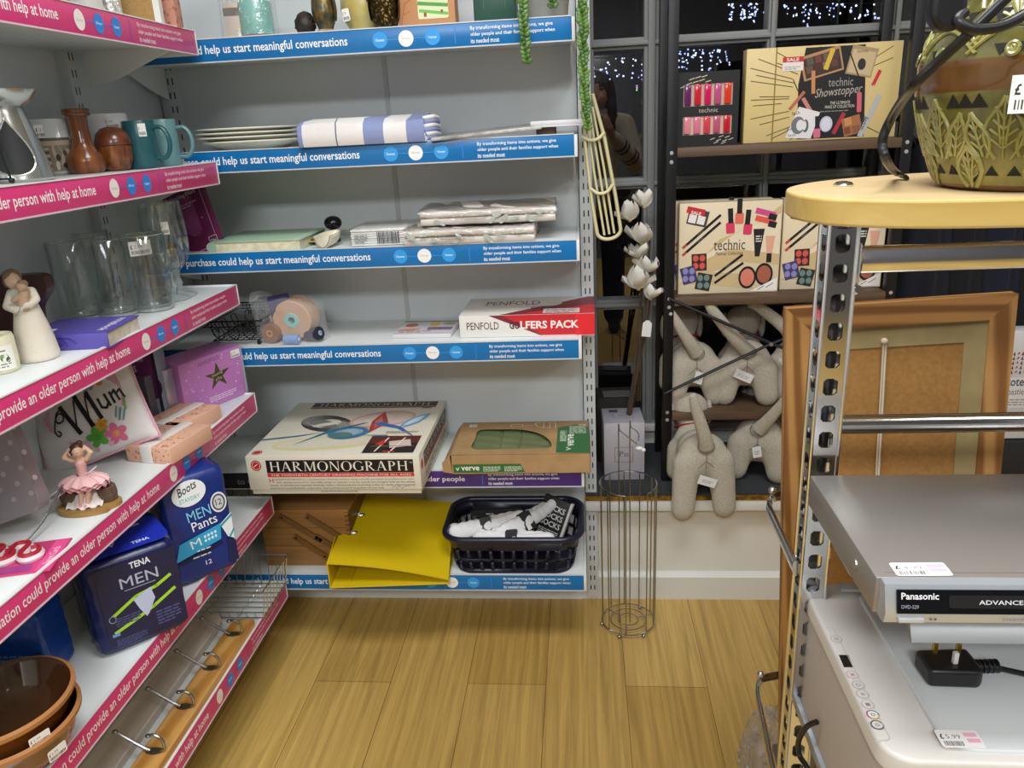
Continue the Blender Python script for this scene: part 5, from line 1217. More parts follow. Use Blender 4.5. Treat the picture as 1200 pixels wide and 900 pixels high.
# ---- fifth left shelf (.473)
l5 = LZ[4]
gb = M('#6b3c17', .14, coat=.6); rim = M('#a8703f', .4)
def bowl(lab, loc, dark=False):
    t = thing('pottery_bowl', lab, 'bowl', loc, 0, 'brown glazed pottery bowls')
    r = .092
    def mm(i): return M('#a5794a', .45) if i < 3 else (gb if i < 6 else (rim if i < 9 else M('#3e2210', .1, coat=.6)))
    MB().lathe([(0, 0), (.05, 0), (.054, .004), (.075, .022), (.084, .04), (r*.97, .055), (r, .062), (r+.004, .066), (r+.0045, .072), (r-.001, .0745), (r-.005, .07), (.078, .035), (.05, .012), (0, .01)], mm, 56).build('bowl', t)
    return t
pb_ = at(28, 880, l5); pb_.x = -.836; pb_.y = .83
t = bowl('brown glazed pottery bowl with pale base, the lower of two', pb_)
price(t, (.0955*.95-.014*.3, -.0955*.3-.014*.95, .036), (.3, .95, 0), (.1, -.1, 1), .028, .02, '£2.99')
t = bowl('brown glazed pottery bowl stacked inside another', pb_+Vector((-.004, .003, .032)))
price(t, (.0955*.89-.014*.45, -.0955*.45-.014*.89, .038), (.45, .89, 0), (.1, -.1, 1), .028, .018, '£2.99')
t = thing('dark_bowl', 'black glazed bowl behind the brown pottery bowls', 'bowl', (-.955, .985, l5+E0))
MB().lathe([(0, 0), (.03, 0), (.05, .03), (.055, .06), (.052, .06), (.045, .03), (0, .01)], M('#1c1512', .3), 40).build('bowl', t)
# incontinence packs
def softpack(nm, lab, loc, rz_, w, d, h, m, rnd=.03, tilt_=0, top=0.0):
    t = thing(nm, lab, 'pack', loc, rz_, rot=(tilt_, 0, rz_))
    sg = lambda q, p: math.copysign(abs(q)**p, q)
    def fn(u, v):
        a = 2*pi*u; e = .22; pr = v
        k = 1 if .06 < pr < .94 else (1-.35*((.06-pr)/.06)**2 if pr <= .06 else 1-.28*((pr-.94)/.06)**2)
        wr = 1+.008*sin(9*v*pi+3*u)+.006*sin(23*u*pi+5*v)
        return (w/2+w/2*sg(cos(a), e)*k*wr, d/2+d/2*sg(sin(a), e)*k*wr, h*v+top*h*.05*sin(pi*u*2)*v)
    mb = MB().grid(fn, 64, 26, m, cu=True); n = 64
    mb.add([fn(i/n, 0) for i in range(n)], [list(range(n))], m); mb.add([fn(i/n, 1) for i in range(n)], [list(range(n))], m)
    mb.build('pack', t, angle=60); return t
navy = M('#131a4e', .28, bump=.25, sc=.8); roy = M('#1a2fae', .3, bump=.15)
t = softpack('incontinence_pack', 'dark blue plastic pack of mens pads with green stripes on the fifth left shelf', at(119, 777, l5), face(at(119, 777, l5), at(216, 737, l5))[1], .155, .16, .185, navy)
its = [('p', '#1b1c3f', [(.02, .02), (.15, .02), (.15, .17), (.02, .17)]), ('t', '#aeb3c6', 'MEN', .055, .122, .062, .02, .02), ('t', '#e3e6ee', 'TENA', .075, .154, .034, .012, .02), ('l', '#9aa0b4', [(.06, .117), (.11, .117)], .0014),
       ('l', '#a3cf2e', [(.03, .075), (.075, .1), (.11, .106), (.135, .118)], .006), ('l', '#a3cf2e', [(.032, .045), (.07, .058), (.1, .07), (.138, .09)], .006), ('p', '#b9bfdf', [(.07, .095), (.1, .108), (.104, .085), (.09, .06), (.085, .055), (.076, .075)]), ('e', '#8f93a4', .032, .072, .006, .007), ('e', '#131a4e', .032, .072, .0045, .0055), ('r', '#6f93cf', .026, .038, .012, .006), ('lines', '#4a5080', .036, .055, .04, .018, 4), ('lines', '#4a5080', .03, .018, .05, .014, 4), ('lines', '#4a5080', .1, .03, .04, .03, 5)]
art('lettering', t, *FR(-.0012), its, off=.001)
art('lettering', t, *LF(-.0012, .16), [('lines', '#5a6296', .02, .02, .06, .15, 26), ('r', '#b4bac9', .085, .005, .014, .172), ('l', '#8a90a4', [(.091, .006), (.091, .176)], .002)], off=.001)
art('lettering', t, *TP(.186), [('rr', '#1a2fae', .004, .004, .147, .112, .02), ('t', '#dfe6f4', 'MEN', .02, .05, .045, .017, .02, -20), ('t', '#dfe6f4', 'TENA', .09, .02, .03, .01, .02), ('r', '#cfd8ee', .06, .09, .06, .006, 0)], off=.001)
t = softpack('incontinence_pack', 'blue plastic pack of mens pants with a white oval badge on the fifth left shelf', at(203, 692, l5)+Vector((.012, -.004, 0)), face(at(203, 692, l5), at(281, 652, l5))[1]*.8, .13, .1, .235, M('#17307c', .26, bump=.25, sc=.8), tilt_=0)
its = [('e', '#eef2f4', .056, .196, .033, .027, 8), ('t', '#1c1c24', 'Boots', .036, .192, .038, .018, .012, 18, .3), ('t', '#4fb3b8', 'STAYDRY', .036, .178, .04, .009, .01, 4), ('t', '#7fcdf0', 'MEN', .045, .135, .046, .022, .012, 5), ('t', '#f0f2f4', 'Pants', .05, .113, .05, .02, .004, 5), ('p', '#2fa6d6', [(.008, .06), (.1, .078), (.104, .112), (.02, .096)]), ('t', '#e8f6fc', 'M', .042, .077, .02, .018, .02, 8)]
for j in range(2):
    for k in range(4): its.append(('e', '#e8f6fc', .07+.007*k, .086+.009*j+.001*k, .0024, .0032))
its += [('lines', '#d8eef8', .05, .068, .03, .006, 1), ('l', '#10173c', [(.01, .054), (.1, .07)], .006), ('lines', '#cfd8e8', .04, .056, .05, .006, 1), ('t', '#dfe6f4', '12', .062, .034, .012, .01, .01), ('e', '#e6e8ea', .108, .158, .016, .022), ('e', '#3a3f4a', .108, .158, .013, .018), ('e', '#cdd0d4', .108, .158, .01, .0145), ('t', '#22262e', '12', .102, .152, .012, .013, .01), ('p', '#e4eef0', [(.103, .11), (.128, .128), (.126, .07), (.114, .078)]), ('l', '#2f9aa6', [(.104, .106), (.128, .122)], .005), ('l', '#2f9aa6', [(.118, .076), (.128, .09)], .004), ('p', '#151f4c', [(.108, .02), (.128, .02), (.128, .066), (.112, .074)])]
art('lettering', t, *FR(-.001), its, off=.001)
t = softpack('incontinence_pack', 'plain blue plastic pack half hidden behind the brown bowls', (-.992, .985, l5+E0), radians(4), .1, .075, .13, M('#1a3f8e', .3, bump=.2))
art('lettering', t, *FR(-.001), [('lines', '#5f86c4', .02, .03, .05, .03, 4)], off=.001)
# ---- base of the left run (.23)
l6 = LZ[5]
def hookboard(lab, A_, B_, w, th, m, nh, first, step, roundend):
    d_ = (B_-A_); L_ = d_.length; ang = math.atan2(d_.y, d_.x)
    t = thing('hook_rack' if nh else 'wooden_board', lab, 'hook rack' if nh else 'board', (A_.x, A_.y, l6+E0), ang)
    if roundend: pts = [(0, -w/2), (L_-w*.5, -w/2)]+[(L_-w*.5+w*.5*cos(radians(a)), w*.5*sin(radians(a))) for a in range(-75, 76, 15)]+[(L_-w*.5, w/2), (0, w/2)]
    else: pts = [(0, -w/2), (L_, -w/2), (L_, w/2), (0, w/2)]
    bm = bmesh.new(); MB().prism(pts, m, (0, 0, 0), (1, 0, 0), (0, 1, 0), th).build('board', t)
    o = t.children[0]; bv = o.modifiers.new('soft', 'BEVEL'); bv.width = .003; bv.segments = 2; bv.limit_method = 'ANGLE'
    for k in range(nh):
        c = first-k*step; mb = MB()
        mb.prism([(c+.0085*cos(2*pi*i/20), .017*sin(2*pi*i/20)) for i in range(20)], steel, (0, 0, th), (1, 0, 0), (0, 1, 0), .0018)
        mb.tube(cr([(c, .008, th+.002), (c, .02, th+.008), (c, .045, th+.026), (c, .066, th+.042)], 6), .0032, steel, 8).ball((c, .068, th+.0435), .0052, steel, (1, 1.2, .8), 12, 8)
        mb.tube(cr([(c, -.012, th+.002), (c, -.021, th+.008), (c, -.02, th+.028), (c, -.006, th+.038), (c, .004, th+.036)], 6), .003, steel, 8).ball((c, .005, th+.036), .0046, steel, (1, 1.2, .8), 12, 8)
        mb.build('hook', t)
    return t
greyw = M('#d6cbc0', .55, 0, 'wood', '#beb3a8', .8, 'x'); pinew = M('#d09d58', .4, 0, 'grain', '#b57f3c', 1.0, 'x')
hookboard('grey washed wooden board with a rounded end lying on the left base shelf', Vector((-.897, .62, l6)), Vector((-.894, 1.5, l6)), .07, .02, greyw, 0, .80, .125, True)
hookboard('honey pine board with coat hooks lying along the edge of the left base shelf', Vector((-.808, .62, l6)), Vector((-.806, 1.478, l6)), .052, .02, pinew, 6, .80, .115, False)
# chrome wire basket at the far corner
t = thing('wire_basket', 'chrome wire basket in the far corner of the left base shelf', 'wire basket', (-.985, 1.505, l6+E0))
w, d, h = .215, .145, .082; mb = MB()
cs = lambda e, z: [(-e, -e, z), (w+e, -e, z), (w+e, d+e, z), (-e, d+e, z)]
mb.tube(cs(.012, h), .0022, chrome, 8, True); mb.tube(cs(0, .003), .0018, chrome, 8, True); mb.build('rim', t)
mb = MB()
for k in range(11):
    q = w*k/10
    mb.tube([(q, d-.008, .003), (q, d, .008), (q, d+.012, h)], .0012, chrome, 6).tube([(q, .008, .003), (q, 0, .008), (q, -.012, h)] if k < 2 else [(q, .008, .003), (q, 0, .008), (q, -.002, .018)], .0012, chrome, 6)
for k in range(8):
    q = d*k/7; mb.tube([(-.012, q, h), (0, q, .008), (.004, q, .0045), (w-.004, q, .0045), (w, q, .008), (w+.012, q, h)], .0013, chrome, 6)
for q in (.06, .15): mb.tube([(q, 0, .003), (q, d, .003)], .0016, chrome, 6)
mb.build('wire_mesh', t)
# ================================================================== at the window
# ladder shelf standing on the sill
LYF, LYB = 2.0, 2.2; LX0, LX1 = .222, .772
t = thing('ladder_shelf', 'black metal framed shelf unit with walnut boards standing on the window sill', 'shelf unit', (0, 0, 0))
wal = M('#66503c', .5, 0, 'wood', '#4d3a2a', .6, 'x')
for x, y in ((LX0, LYF), (LX1, LYF), (LX0, LYB), (LX1, LYB)):
    MB().box((x-.0125, y-.0125, SILL+.0004), (x+.0125, y+.0125, 2.05), blackmetal, .0012).build('post', t)
for z in (1.2435, .8735, .556):
    s_ = MB().box((LX0+.013, LYF-.016, z-.0225), (LX1-.013, LYB+.012, z), wal, .0012).build('shelf_board', t)
    if z < .6: continue
for x in (LX0, LX1):
    for z in (1.232, .8735-.004, .556):
        for dz in (.004, -.0175):
            MB().lathe([(0, 0), (.0048, 0), (.0044, .0014), (.002, .0018), (0, .001)], M('#cfd0d2', .3, .7), 14, X=Matrix.Translation((x, LYF-.0126, z+dz-.004)) @ RZ(radians(90), 4, 'X')).build('bolt', t)
yb = LYF-.019
b1 = [P(779, 461, y=yb), P(903, 403, y=yb), P(985, 372, y=yb)]; b2 = [P(784, 350, y=yb+.003), P(903, 402, y=yb+.003), P(990, 436, y=yb+.003)]
MB().tube(b1, .0042, blackmetal, 8).build('brace', t)
MB().tube(b2, .0042, blackmetal, 8).lathe([(0, 0), (.006, 0), (.005, .004), (0, .005)], M('#a9abad', .3, .8), 14, X=Matrix.Translation((b1[1].x, yb-.004, b1[1].z)) @ RZ(radians(90), 4, 'X')).build('brace', t)
def on(px, py, y, zs): q = P(px, py, y=y); return Vector((q.x, y, zs+E0))
zt, zm, zl = 1.2435, .8735, .556
# lip gloss set
A = P(792, 166, y=2.03); Bp = P(864, 164, y=2.03); hgt = P(828, 84, y=2.03).z-zt
t = thing('lip_gloss_set', 'black boxed set of ten lip glosses on the top walnut shelf', 'makeup set', (A.x, 2.03, zt+E0)); w = Bp.x-A.x; h = hgt
bk = M('#17171a', .4)
mb = MB().box((0, .004, 0), (w, .034, h), bk, .0008)
rows = ((.545, .845), (.155, .41))
mb.box((0, 0, 0), (w, .004, rows[1][0]*h), bk).box((w*.11, 0, rows[1][1]*h), (w*.9, .004, rows[0][0]*h), bk).box((0, 0, rows[0][1]*h), (w, .004, h), bk).box((0, 0, rows[1][0]*h), (w*.11, .004, rows[0][1]*h), bk).box((w*.9, 0, rows[1][0]*h), (w, .004, rows[0][1]*h), bk)
mb.build('carton', t)
art('window_backing', t, *FR(.0038), [('r', '#c9b2a0', w*.11, rows[0][0]*h, w*.79, (rows[0][1]-rows[0][0])*h), ('r', '#d6b8a4', w*.11, rows[1][0]*h, w*.79, (rows[1][1]-rows[1][0])*h)], off=.00005)
cols = (('#6d2460', '#d3203c', '#d8145c', '#c0527e', '#e23a22'), ('#e58a98', '#dd7a92', '#dc4058', '#c05878', '#c81c34'))
for r_ in range(2):
    for k in range(5):
        cx_ = w*(.18+.16*k); za, zb = rows[r_][0]*h+.002, rows[r_][1]*h-.001
        o = MB().box((cx_-w*.055, -.003, za), (cx_+w*.055, .0036, zb), M(cols[r_][k], .15), .003).build('lip_gloss', t)
lt = '#cbbfa8'
art('lettering', t, *FR(0), [('t', '#b9b0a4', 'technic', w*.36, h*.455, w*.31, h*.062, .0)]+[('l', lt, [(a*w, b*h), (a*w+w*.08, b*h+h*.02)], .0022) for a, b in ((.06, .8), (.16, .84), (.26, .86), (.36, .88), (.46, .86), (.2, .9), (.3, .92), (.4, .93))]+[('l', lt, [(a*w, b*h), (a*w+w*.07, b*h+h*.02)], .0018) for a, b in ((.56, .08), (.66, .06), (.76, .05), (.86, .07), (.7, .11), (.8, .1), (.62, .03), (.74, .02))])
# makeup advent book
A = P(871, 163, y=2.045); Bm = P(904, 162, y=2.045); Bp = P(1053, 157, y=2.02)
h = P(910, 56, y=2.045).z-zt
t = thing('makeup_gift_set', 'large yellow and black makeup collection box on the top walnut shelf', 'makeup set', (A.x, 2.046, zt+E0))
ye2 = M('#dcc486', .4); w0 = Bm.x-A.x; w = Bp.x-A.x
MB().box((0, 0, 0), (w, .045, h), ye2, .001).build('carton', t)
MB().prism([(w0, -.001), (w0+.0024, -.002), (w0+.0024, .0), (w0, .001)], M('#8f7438', .4), (0, 0, .0), (1, 0, 0), (0, 1, 0), h).build('fold', t)
its = []
cx_, cy_ = w*.58, h*.45
for k in range(56):
    a = 2*pi*k/56+R.uniform(-.03, .03); r0 = R.uniform(.33, .4)*h*1.25; r1 = r0+R.uniform(.08, .3)*h
    p0 = (cx_+1.15*r0*cos(a), cy_+.9*r0*sin(a)); p1 = (cx_+1.5*r1*cos(a), cy_+.95*r1*sin(a))
    if all(.002 < p[0] < w-.002 and .003 < p[1] < h-.003 for p in (p0, p1)): its.append(('l', '#3c2d1a', [p0, p1], .0016))
its += [('p', '#151417', [(w*.36, .004), (w*.8, .004), (w*.78, h*.55), (w*.76, h*.98), (w*.38, h*.98), (w*.345, h*.6)]),
        ('r', '#b98a5e', w*.36, h*.68, w*.26, h*.26, 14), ('r', '#3d2c28', w*.375, h*.7, w*.235, h*.21, 14)]
for i in range(4):
    for j in range(2): its.append(('r', ('#6b4a3a', '#4f2a26', '#7d6a58', '#5f3a2e', '#53564a', '#7a3a36', '#6b5a48', '#4a3a34')[i+4*j], w*(.392+.052*i), h*(.715+.085*j+.02*i), w*.042, h*.075, 14))
its += [('r', '#d9b83a', w*.52, h*.74, w*.03, h*.22, -18), ('r', '#c98a52', w*.43, h*.5, w*.024, h*.24, 4), ('r', '#a9926c', w*.66, h*.66, w*.17, h*.3, -12), ('r', '#c9b28a', w*.67, h*.68, w*.15, h*.24, -12), ('e', '#2a2624', w*.745, h*.78, w*.026, h*.06), ('t', '#6d5a44', 'technic', w*.71, h*.9, w*.07, h*.03), ('l', '#131214', [(w*.66, h*.92), (w*.73, h*.66)], .003),
        ('t', '#9a9690', 'technic', w*.54, h*.565, w*.16, h*.09, .0), ('t', '#b3aca0', 'Showstopper', w*.455, h*.425, w*.3, h*.12, .0, 4, .25), ('t', '#d9d4c8', 'THE ULTIMATE', w*.56, h*.375, w*.13, h*.032, .02), ('t', '#d9d4c8', 'MAKE UP COLLECTION', w*.53, h*.335, w*.19, h*.032, .02), ('lines', '#8f8a80', w*.5, h*.3, w*.24, h*.02, 1),
        ('l', '#b86a58', [(w*.3, h*.35), (w*.385, h*.52)], .0075), ('l', '#1a1818', [(w*.31, h*.66), (w*.345, h*.54)], .002), ('l', '#c98278', [(w*.385, h*.45), (w*.44, h*.31)], .009), ('p', '#e6e2e4', [(w*.28, h*.04), (w*.45, h*.02), (w*.5, h*.3), (w*.36, h*.37)]), ('e', '#70767c', w*.36, h*.17, w*.045, h*.095), ('e', '#e6e2e4', w*.375, h*.17, w*.026, h*.06), ('e', '#5a6066', w*.41, h*.16, w*.02, h*.07), ('e', '#e6e2e4', w*.402, h*.165, w*.014, h*.05), ('t', '#4a4a4e', 'lash', w*.32, h*.28, w*.05, h*.04, 0, 8), ('t', '#4a4a4e', 'lash', w*.3, h*.05, w*.05, h*.03, 0, 4), ('t', '#4a4a4e', 'lash', w*.29, h*.12, w*.04, h*.03, 0, 4),
        ('r', '#17151a', w*.472, h*.12, w*.032, h*.14, 4), ('rr', '#d9708a', w*.466, h*.025, w*.045, h*.1, .003, 4), ('e', '#c6c3d8', w*.545, h*.17, w*.042, h*.085), ('e', '#dcd9e6', w*.545, h*.17, w*.032, h*.068), ('l', '#b02c3c', [(w*.6, h*.07), (w*.655, h*.27)], .0095), ('r', '#a86a42', w*.655, h*.04, w*.12, h*.2, 14), ('r', '#c98a5c', w*.665, h*.14, w*.045, h*.085, 14), ('r', '#8a5a3c', w*.72, h*.06, w*.045, h*.08, 14), ('r', '#7a4a30', w*.668, h*.05, w*.04, h*.075, 14),
        ('rr', '#d06070', w*.735, h*.28, w*.03, h*.21, .003, 4), ('l', '#c8283c', [(w*.83, h*.56), (w*.865, h*.7)], .008), ('l', '#d9c9c0', [(w*.8, h*.4), (w*.835, h*.56)], .002), ('l', '#b3b5b8', [(w*.775, h*.03), (w*.875, h*.44)], .0125), ('t', '#4a4c50', 'GLOVE', w*.785, h*.08, w*.09, h*.055, .02, 66),
        ('r', '#ebe4e0', w*.235, h*.75, w*.135, h*.14), ('r', '#c8302e', w*.235, h*.84, w*.135, h*.055), ('t', '#f2e8e4', 'SALE', w*.26, h*.85, w*.08, h*.034, .02), ('lines', '#9aa0a8', w*.25, h*.765, w*.1, h*.04, 2)]
art('lettering', t, *FR(0), its)
# makeup collection boxes
def collection(lab, Aq, wq, hq, first=None):
    if first: return dup(first, Aq, 0, lab)
    t = thing('makeup_collection_box', lab, 'makeup set', Aq, 0, 'cream makeup collection boxes')
    w, h = wq, hq
    MB().box((0, 0, 0), (w, .04, h), M('#e0d0b0', .4), .001).build('carton', t)
    it = [('p', '#cdb487', [(.002, h*.1), (w*.4, h*.6), (w*.75, h*.75), (w-.002, h*.95), (w-.002, h*.3), (w*.6, h*.35)]), ('p', '#e6d8bc', [(w*.1, h*.3), (w*.55, h*.66), (w-.002, h*.86), (w-.002, h*.42), (w*.5, h*.5)]), ('p', '#cdb487', [(.002, h*.12), (w*.3, h*.1), (w*.75, h*.04), (w*.75, h*.2), (w*.35, h*.24)])]
    for (x0, y0, x1, y1) in ((.04, .52, .4, .86), (.04, .44, .4, .78), (.37, .12, .64, .33), (.37, .2, .63, .42)):
        it += [('l', '#17161a', [(x0*w, y0*h), (x1*w, y1*h)], .0066)]
        if x0 < .1: it += [('l', '#b8483c', [(x0*w, y0*h), ((x0+.03)*w, (y0+.03)*h)], .0066)]
        it += [('l', '#7d7a78', [((x0*.6+x1*.4)*w, (y0*.6+y1*.4)*h), ((x0*.45+x1*.55)*w, (y0*.45+y1*.55)*h)], .0012)]
    for (x_, y_, a) in ((.5, .74, 4), (.585, .84, 0), (.67, .72, -4)):
        it += [('rr', '#d8385e' if a else '#e0705e', (x_-.04)*w, (y_-.08)*h, .085*w, .12*h, .004, a), ('r', '#141418', (x_-.024)*w, (y_+.03)*h, .05*w, .16*h, a)]
    for (x_, y_, c, a) in ((.2, .36, '#3a2026', 2), (.1, .22, '#3f3a66', 14), (.25, .14, '#22282a', -12)):
        it += [('r', c, (x_-.07)*w, (y_-.1)*h, .15*w, .19*h, a)]
        for i in (0, 1):
            for j in (0, 1): it.append(('e', {'#3a2026': '#d0584a', '#3f3a66': '#8a86c0', '#22282a': '#6f8580'}[c], (x_+(-.03+.066*i))*w, (y_+(-.045+.085*j))*h, .028*w, .036*h))
    it += [('t', '#3c3835', 'technic', w*.345, h*.48, w*.31, h*.12, .0), ('t', '#3c3835', 'Makeup Collection', w*.36, h*.415, w*.27, h*.05, .0, 0, .2),
           ('r', '#d04a8a', w*.74, h*.84, w*.2, h*.06, -16), ('r', '#e0584a', w*.74, h*.76, w*.2, h*.06, -16), ('r', '#17161a', w*.87, h*.79, w*.08, h*.065, -16), ('r', '#17161a', w*.87, h*.71, w*.08, h*.065, -16),
           ('p', '#1a191c', [(w*.73, h*.7), (w*.84, h*.7), (w*.8, h*.4), (w*.755, h*.4)]), ('lines', '#d9d4cc', w*.755, h*.56, w*.06, h*.08, 3), ('p', '#e0a890', [(w*.85, h*.62), (w*.945, h*.62), (w*.92, h*.4), (w*.875, h*.4)]), ('r', '#17161a', w*.87, h*.33, w*.05, h*.1),
           ('e', '#17161a', w*.69, h*.17, w*.088, h*.125), ('e', '#d9806c', w*.69, h*.17, w*.068, h*.098), ('e', '#17161a', w*.855, h*.2, w*.088, h*.125), ('e', '#a8604c', w*.855, h*.2, w*.068, h*.098), ('p', '#f0ece4', [(w*.72, .003), (w-.003, .003), (w-.003, h*.16)]), ('l', '#17161a', [(w*.8, h*.03), (w*.86, h*.07)], .0016), ('l', '#17161a', [(w*.88, h*.05), (w*.95, h*.1)], .0016),
           ('r', '#4a3a3c', w*.08, h*.76, w*.2, h*.17, -14), ('r', '#c82c30', w*.07, h*.88, w*.18, h*.07, -14), ('t', '#f4ece8', 'SALE', w*.11, h*.89, w*.1, h*.035, .02, -14), ('r', '#ece8e6', w*.09, h*.79, w*.075, h*.09, -14), ('r', '#ece8e6', w*.175, h*.77, w*.075, h*.09, -14)]
    art('lettering', t, *FR(0), it)
    return t
yc = LYF+.02
A = P(793, 331, y=yc); Bp = P(912, 326, y=yc); h = P(850, 237, y=yc).z-zm
c0 = collection('cream makeup collection box, the whole one at the front of the middle walnut shelf', Vector((A.x+.004, yc, zm+E0)), Bp.x-A.x-.004, h)
collection('cream makeup collection box behind another at the left of the middle shelf', Vector((A.x-.008, yc+.05, zm+E0)), 0, 0, c0)
Ar = P(914, 325, y=yc+.02)
collection('cream makeup collection box at the right end of the middle shelf', Vector((Ar.x, yc+.02, zm+E0)), 0, 0, c0)
# plush dogs
linen = M('#bcb4a5', .9, 0, 'speck', '#a19889', 1.2, bump=.3); redc = M('#9c1f2c', .6)
def dog(lab, loc, rz_, hang=0.0, first=None, sc=1.0, pitch=0.0, tail=((0, 0, .0), (-.02, -.03, .07), (-.045, -.05, .14))):
    t = thing('plush_dog', lab, 'soft toy', loc, rz_, 'linen plush dogs seen from behind', rot=(pitch, 0, rz_)); t.scale = (1.12, .72, 1.14)
    mb = MB()
    mb.ball((0, .02, .098), .058, linen, (1.04, .95, 1.0), 20, 14).ball((0, .09, .098), .05, linen, (1, 1, .96)).ball((0, .14, .102), .05, linen)
    for sx in (-1, 1):
        mb.limb([(sx*.038, .0, .085), (sx*.046, -.012, .05-hang*.5), (sx*.05, -.02, .026-hang)], [.037, .031, .0285], linen)
        mb.limb([(sx*.034, .145, .085), (sx*.038, .145, .028)], [.03, .027], linen)
    mb.limb([(0, .155, .12), (0, .175, .15)], [.034, .032], linen)
    mb.ball((0, .185, .175), .045, linen, (1, 1.05, .95)).limb([(0, .21, .165), (0, .25, .155)], [.028, .02], linen)
    mb.blob('body', t, linen, .0055, 8)
    MB().tube([(.0375*cos(a), .166+.03*sin(a), .138-.012*sin(a)) for a in [2*pi*q/28 for q in range(28)]], 1, redc, 8, True, flat=(.012, .005)).build('collar', t)
    for sx in (-1, 1):
        mb = MB().ball((sx*.046, .19, .165), .026, linen, (.35, .8, 1.25), 14, 10); mb.build('ear', t)
    tl = [Vector((0, -.028, .135))+Vector(p) for p in tail]
    n = len(cr(tl, 6)); mb = MB().tube(cr(tl, 6), [.0185-.0085*i/(n-1) for i in range(n)], linen, 14)
    mb.ball(tl[-1], .0102, linen, seg=14); mb.build('tail', t)
    MB().tube([(.0195*cos(a), -.0265+.012*sin(a), .1345+.014*sin(a)) for a in [2*pi*q/20 for q in range(20)]], .0012, M('#6f695f', .9), 5, True).tube([(0, -.034, .13), (0, -.037, .105), (0, -.035, .08)], .0008, M('#77716a', .9), 5).tube([(-.001, -.0365, .1), (-.026, -.03, .075)], .0007, M('#77716a', .9), 5).tube([(.001, -.0365, .1), (.026, -.03, .075)], .0007, M('#77716a', .9), 5).build('seam', t)
    return t
def tagon(t, c, w_, h_, rx, ry, rz_):
    o = MB().box((-w_/2, 0, -h_/2), (w_/2, .0007, h_/2), M('#dedede', .6)).build('label_tag', t); o.location = c; o.rotation_euler = (rx, ry, rz_)
    art('tag_print', o, (-w_/2, 0, -h_/2), (1, 0, 0), (0, 0, 1), [('lines', '#a9a9a9', w_*.2, h_*.3, w_*.6, h_*.4, 2)])
dq = lambda px: P(px, 470, y=2.02).x
t = dog('linen plush dog on the lowest walnut shelf, nearest the black post', (dq(815)-.002, 2.05, zl+E0), radians(8), tail=((0, 0, 0), (-.028, -.02, .04), (-.07, -.035, .105)))
tagon(t, (.004, -.043, .075), .022, .03, 0, radians(14), radians(-30))
t = dog('linen plush dog in the middle of the lowest walnut shelf, crossed by the brace', (dq(877)-.004, 2.05, zl+E0), radians(-6), tail=((0, 0, 0), (-.035, -.03, .04), (-.085, -.06, .105), (-.098, -.066, .128)))
tagon(t, (-.008, -.046, .078), .045, .022, 0, radians(24), radians(4))
t = dog('linen plush dog at the right of the lowest walnut shelf, half behind the frame', (dq(926)+.024, 2.062, zl+E0), radians(-18), tail=((0, 0, 0), (-.03, -.02, .05), (-.09, -.035, .1), (-.11, -.04, .108)))
tagon(t, (-.028, -.036, .09), .04, .03, 0, radians(20), radians(-20))
# the two on the sill
t = dog('linen plush dog sitting on the sill with its back legs hanging over the edge', (P(823, 560, y=1.9).x, 1.889, SILL+.002), radians(8), hang=.05, tail=((0, 0, 0), (-.008, -.012, .03), (-.028, -.02, .09), (-.038, -.02, .125)))
tagon(t, (.002, -.045, .052), .046, .022, 0, radians(22), radians(6))
t = dog('linen plush dog standing on the dark sill carpet, half behind the picture frame', (P(887, 545, y=2.0).x, 2.0, SILL+E0), radians(-16), tail=((0, 0, 0), (.025, -.012, .035), (.06, -.02, .09)))
tagon(t, (.0, -.046, .082), .022, .028, 0, radians(-10), radians(25))
# silver gift box on the sill
A = P(704, 560, z=SILL); Bp = P(755, 559, z=SILL)
t = thing('glitter_gift_box', 'small silver glitter gift box standing on the sill carpet beside the black post', 'gift box', (A.x+.01, 1.995, SILL+E0), radians(2))
w, h = .112, .172
glit = M('#aaa7b0', .45, .3, 'speck', '#cfccd4', 1.4)
MB().box((0, 0, 0), (w, .12, h), glit, .0012).build('carton', t)
art('lettering', t, *FR(0), [('l', '#5b5668', [(.03, .055), (.03, .1), (.08, .1), (.08, .055), (.03, .055)], .0012), ('t', '#4a4658', 'P', .043, .072, .01, .016, .0), ('t', '#4a4658', 'ss', .055, .072, .012, .01, .0)])
art('lettering', t, *TP(h), [('l', '#6b6678', [(.03, .04), (.03, .08), (.085, .08), (.085, .04), (.03, .04)], .0012), ('r', '#4a4658', .02, .085, .025, .02), ('lines', '#8f8a9c', .045, .052, .025, .014, 2)])
# artificial magnolia branch
t = thing('artificial_magnolia', 'artificial white magnolia branch with a price tag leaning beside the black post', 'artificial flower', (.14, 2.04, SILL+E0))
tw = M('#5a4636', .8, 0, 'wood', '#3c2f26', 2, 'z')
for k, (dx, dy) in enumerate(((0, 0), (.006, .004), (-.004, .006), (.003, -.004))):
    MB().tube(cr([(-.03+dx, dy+.03, .0), (-.02+dx, dy+.02, .15), (.0+dx, dy, .3), (.02+dx*2, dy, .42+.03*k), (.03+dx*2, dy-.01, .55+.05*k)], 6), .003, tw, 8).build('stem', t)
MB().tube([(-.021, .022, .1), (-.01, .022, .102), (-.008, .018, .1), (-.02, .016, .1), (-.021, .022, .1)], .002, M('#a08a68', .8), 6).build('tie', t)
pet = M('#d9d6cc', .7)
fpos = [((738, 258), .032, 1), ((752, 285), .04, 2), ((747, 302), .03, 5), ((757, 320), .035, 3), ((748, 338), .04, 4), ((755, 243), .03, 6), ((762, 350), .028, 7)]
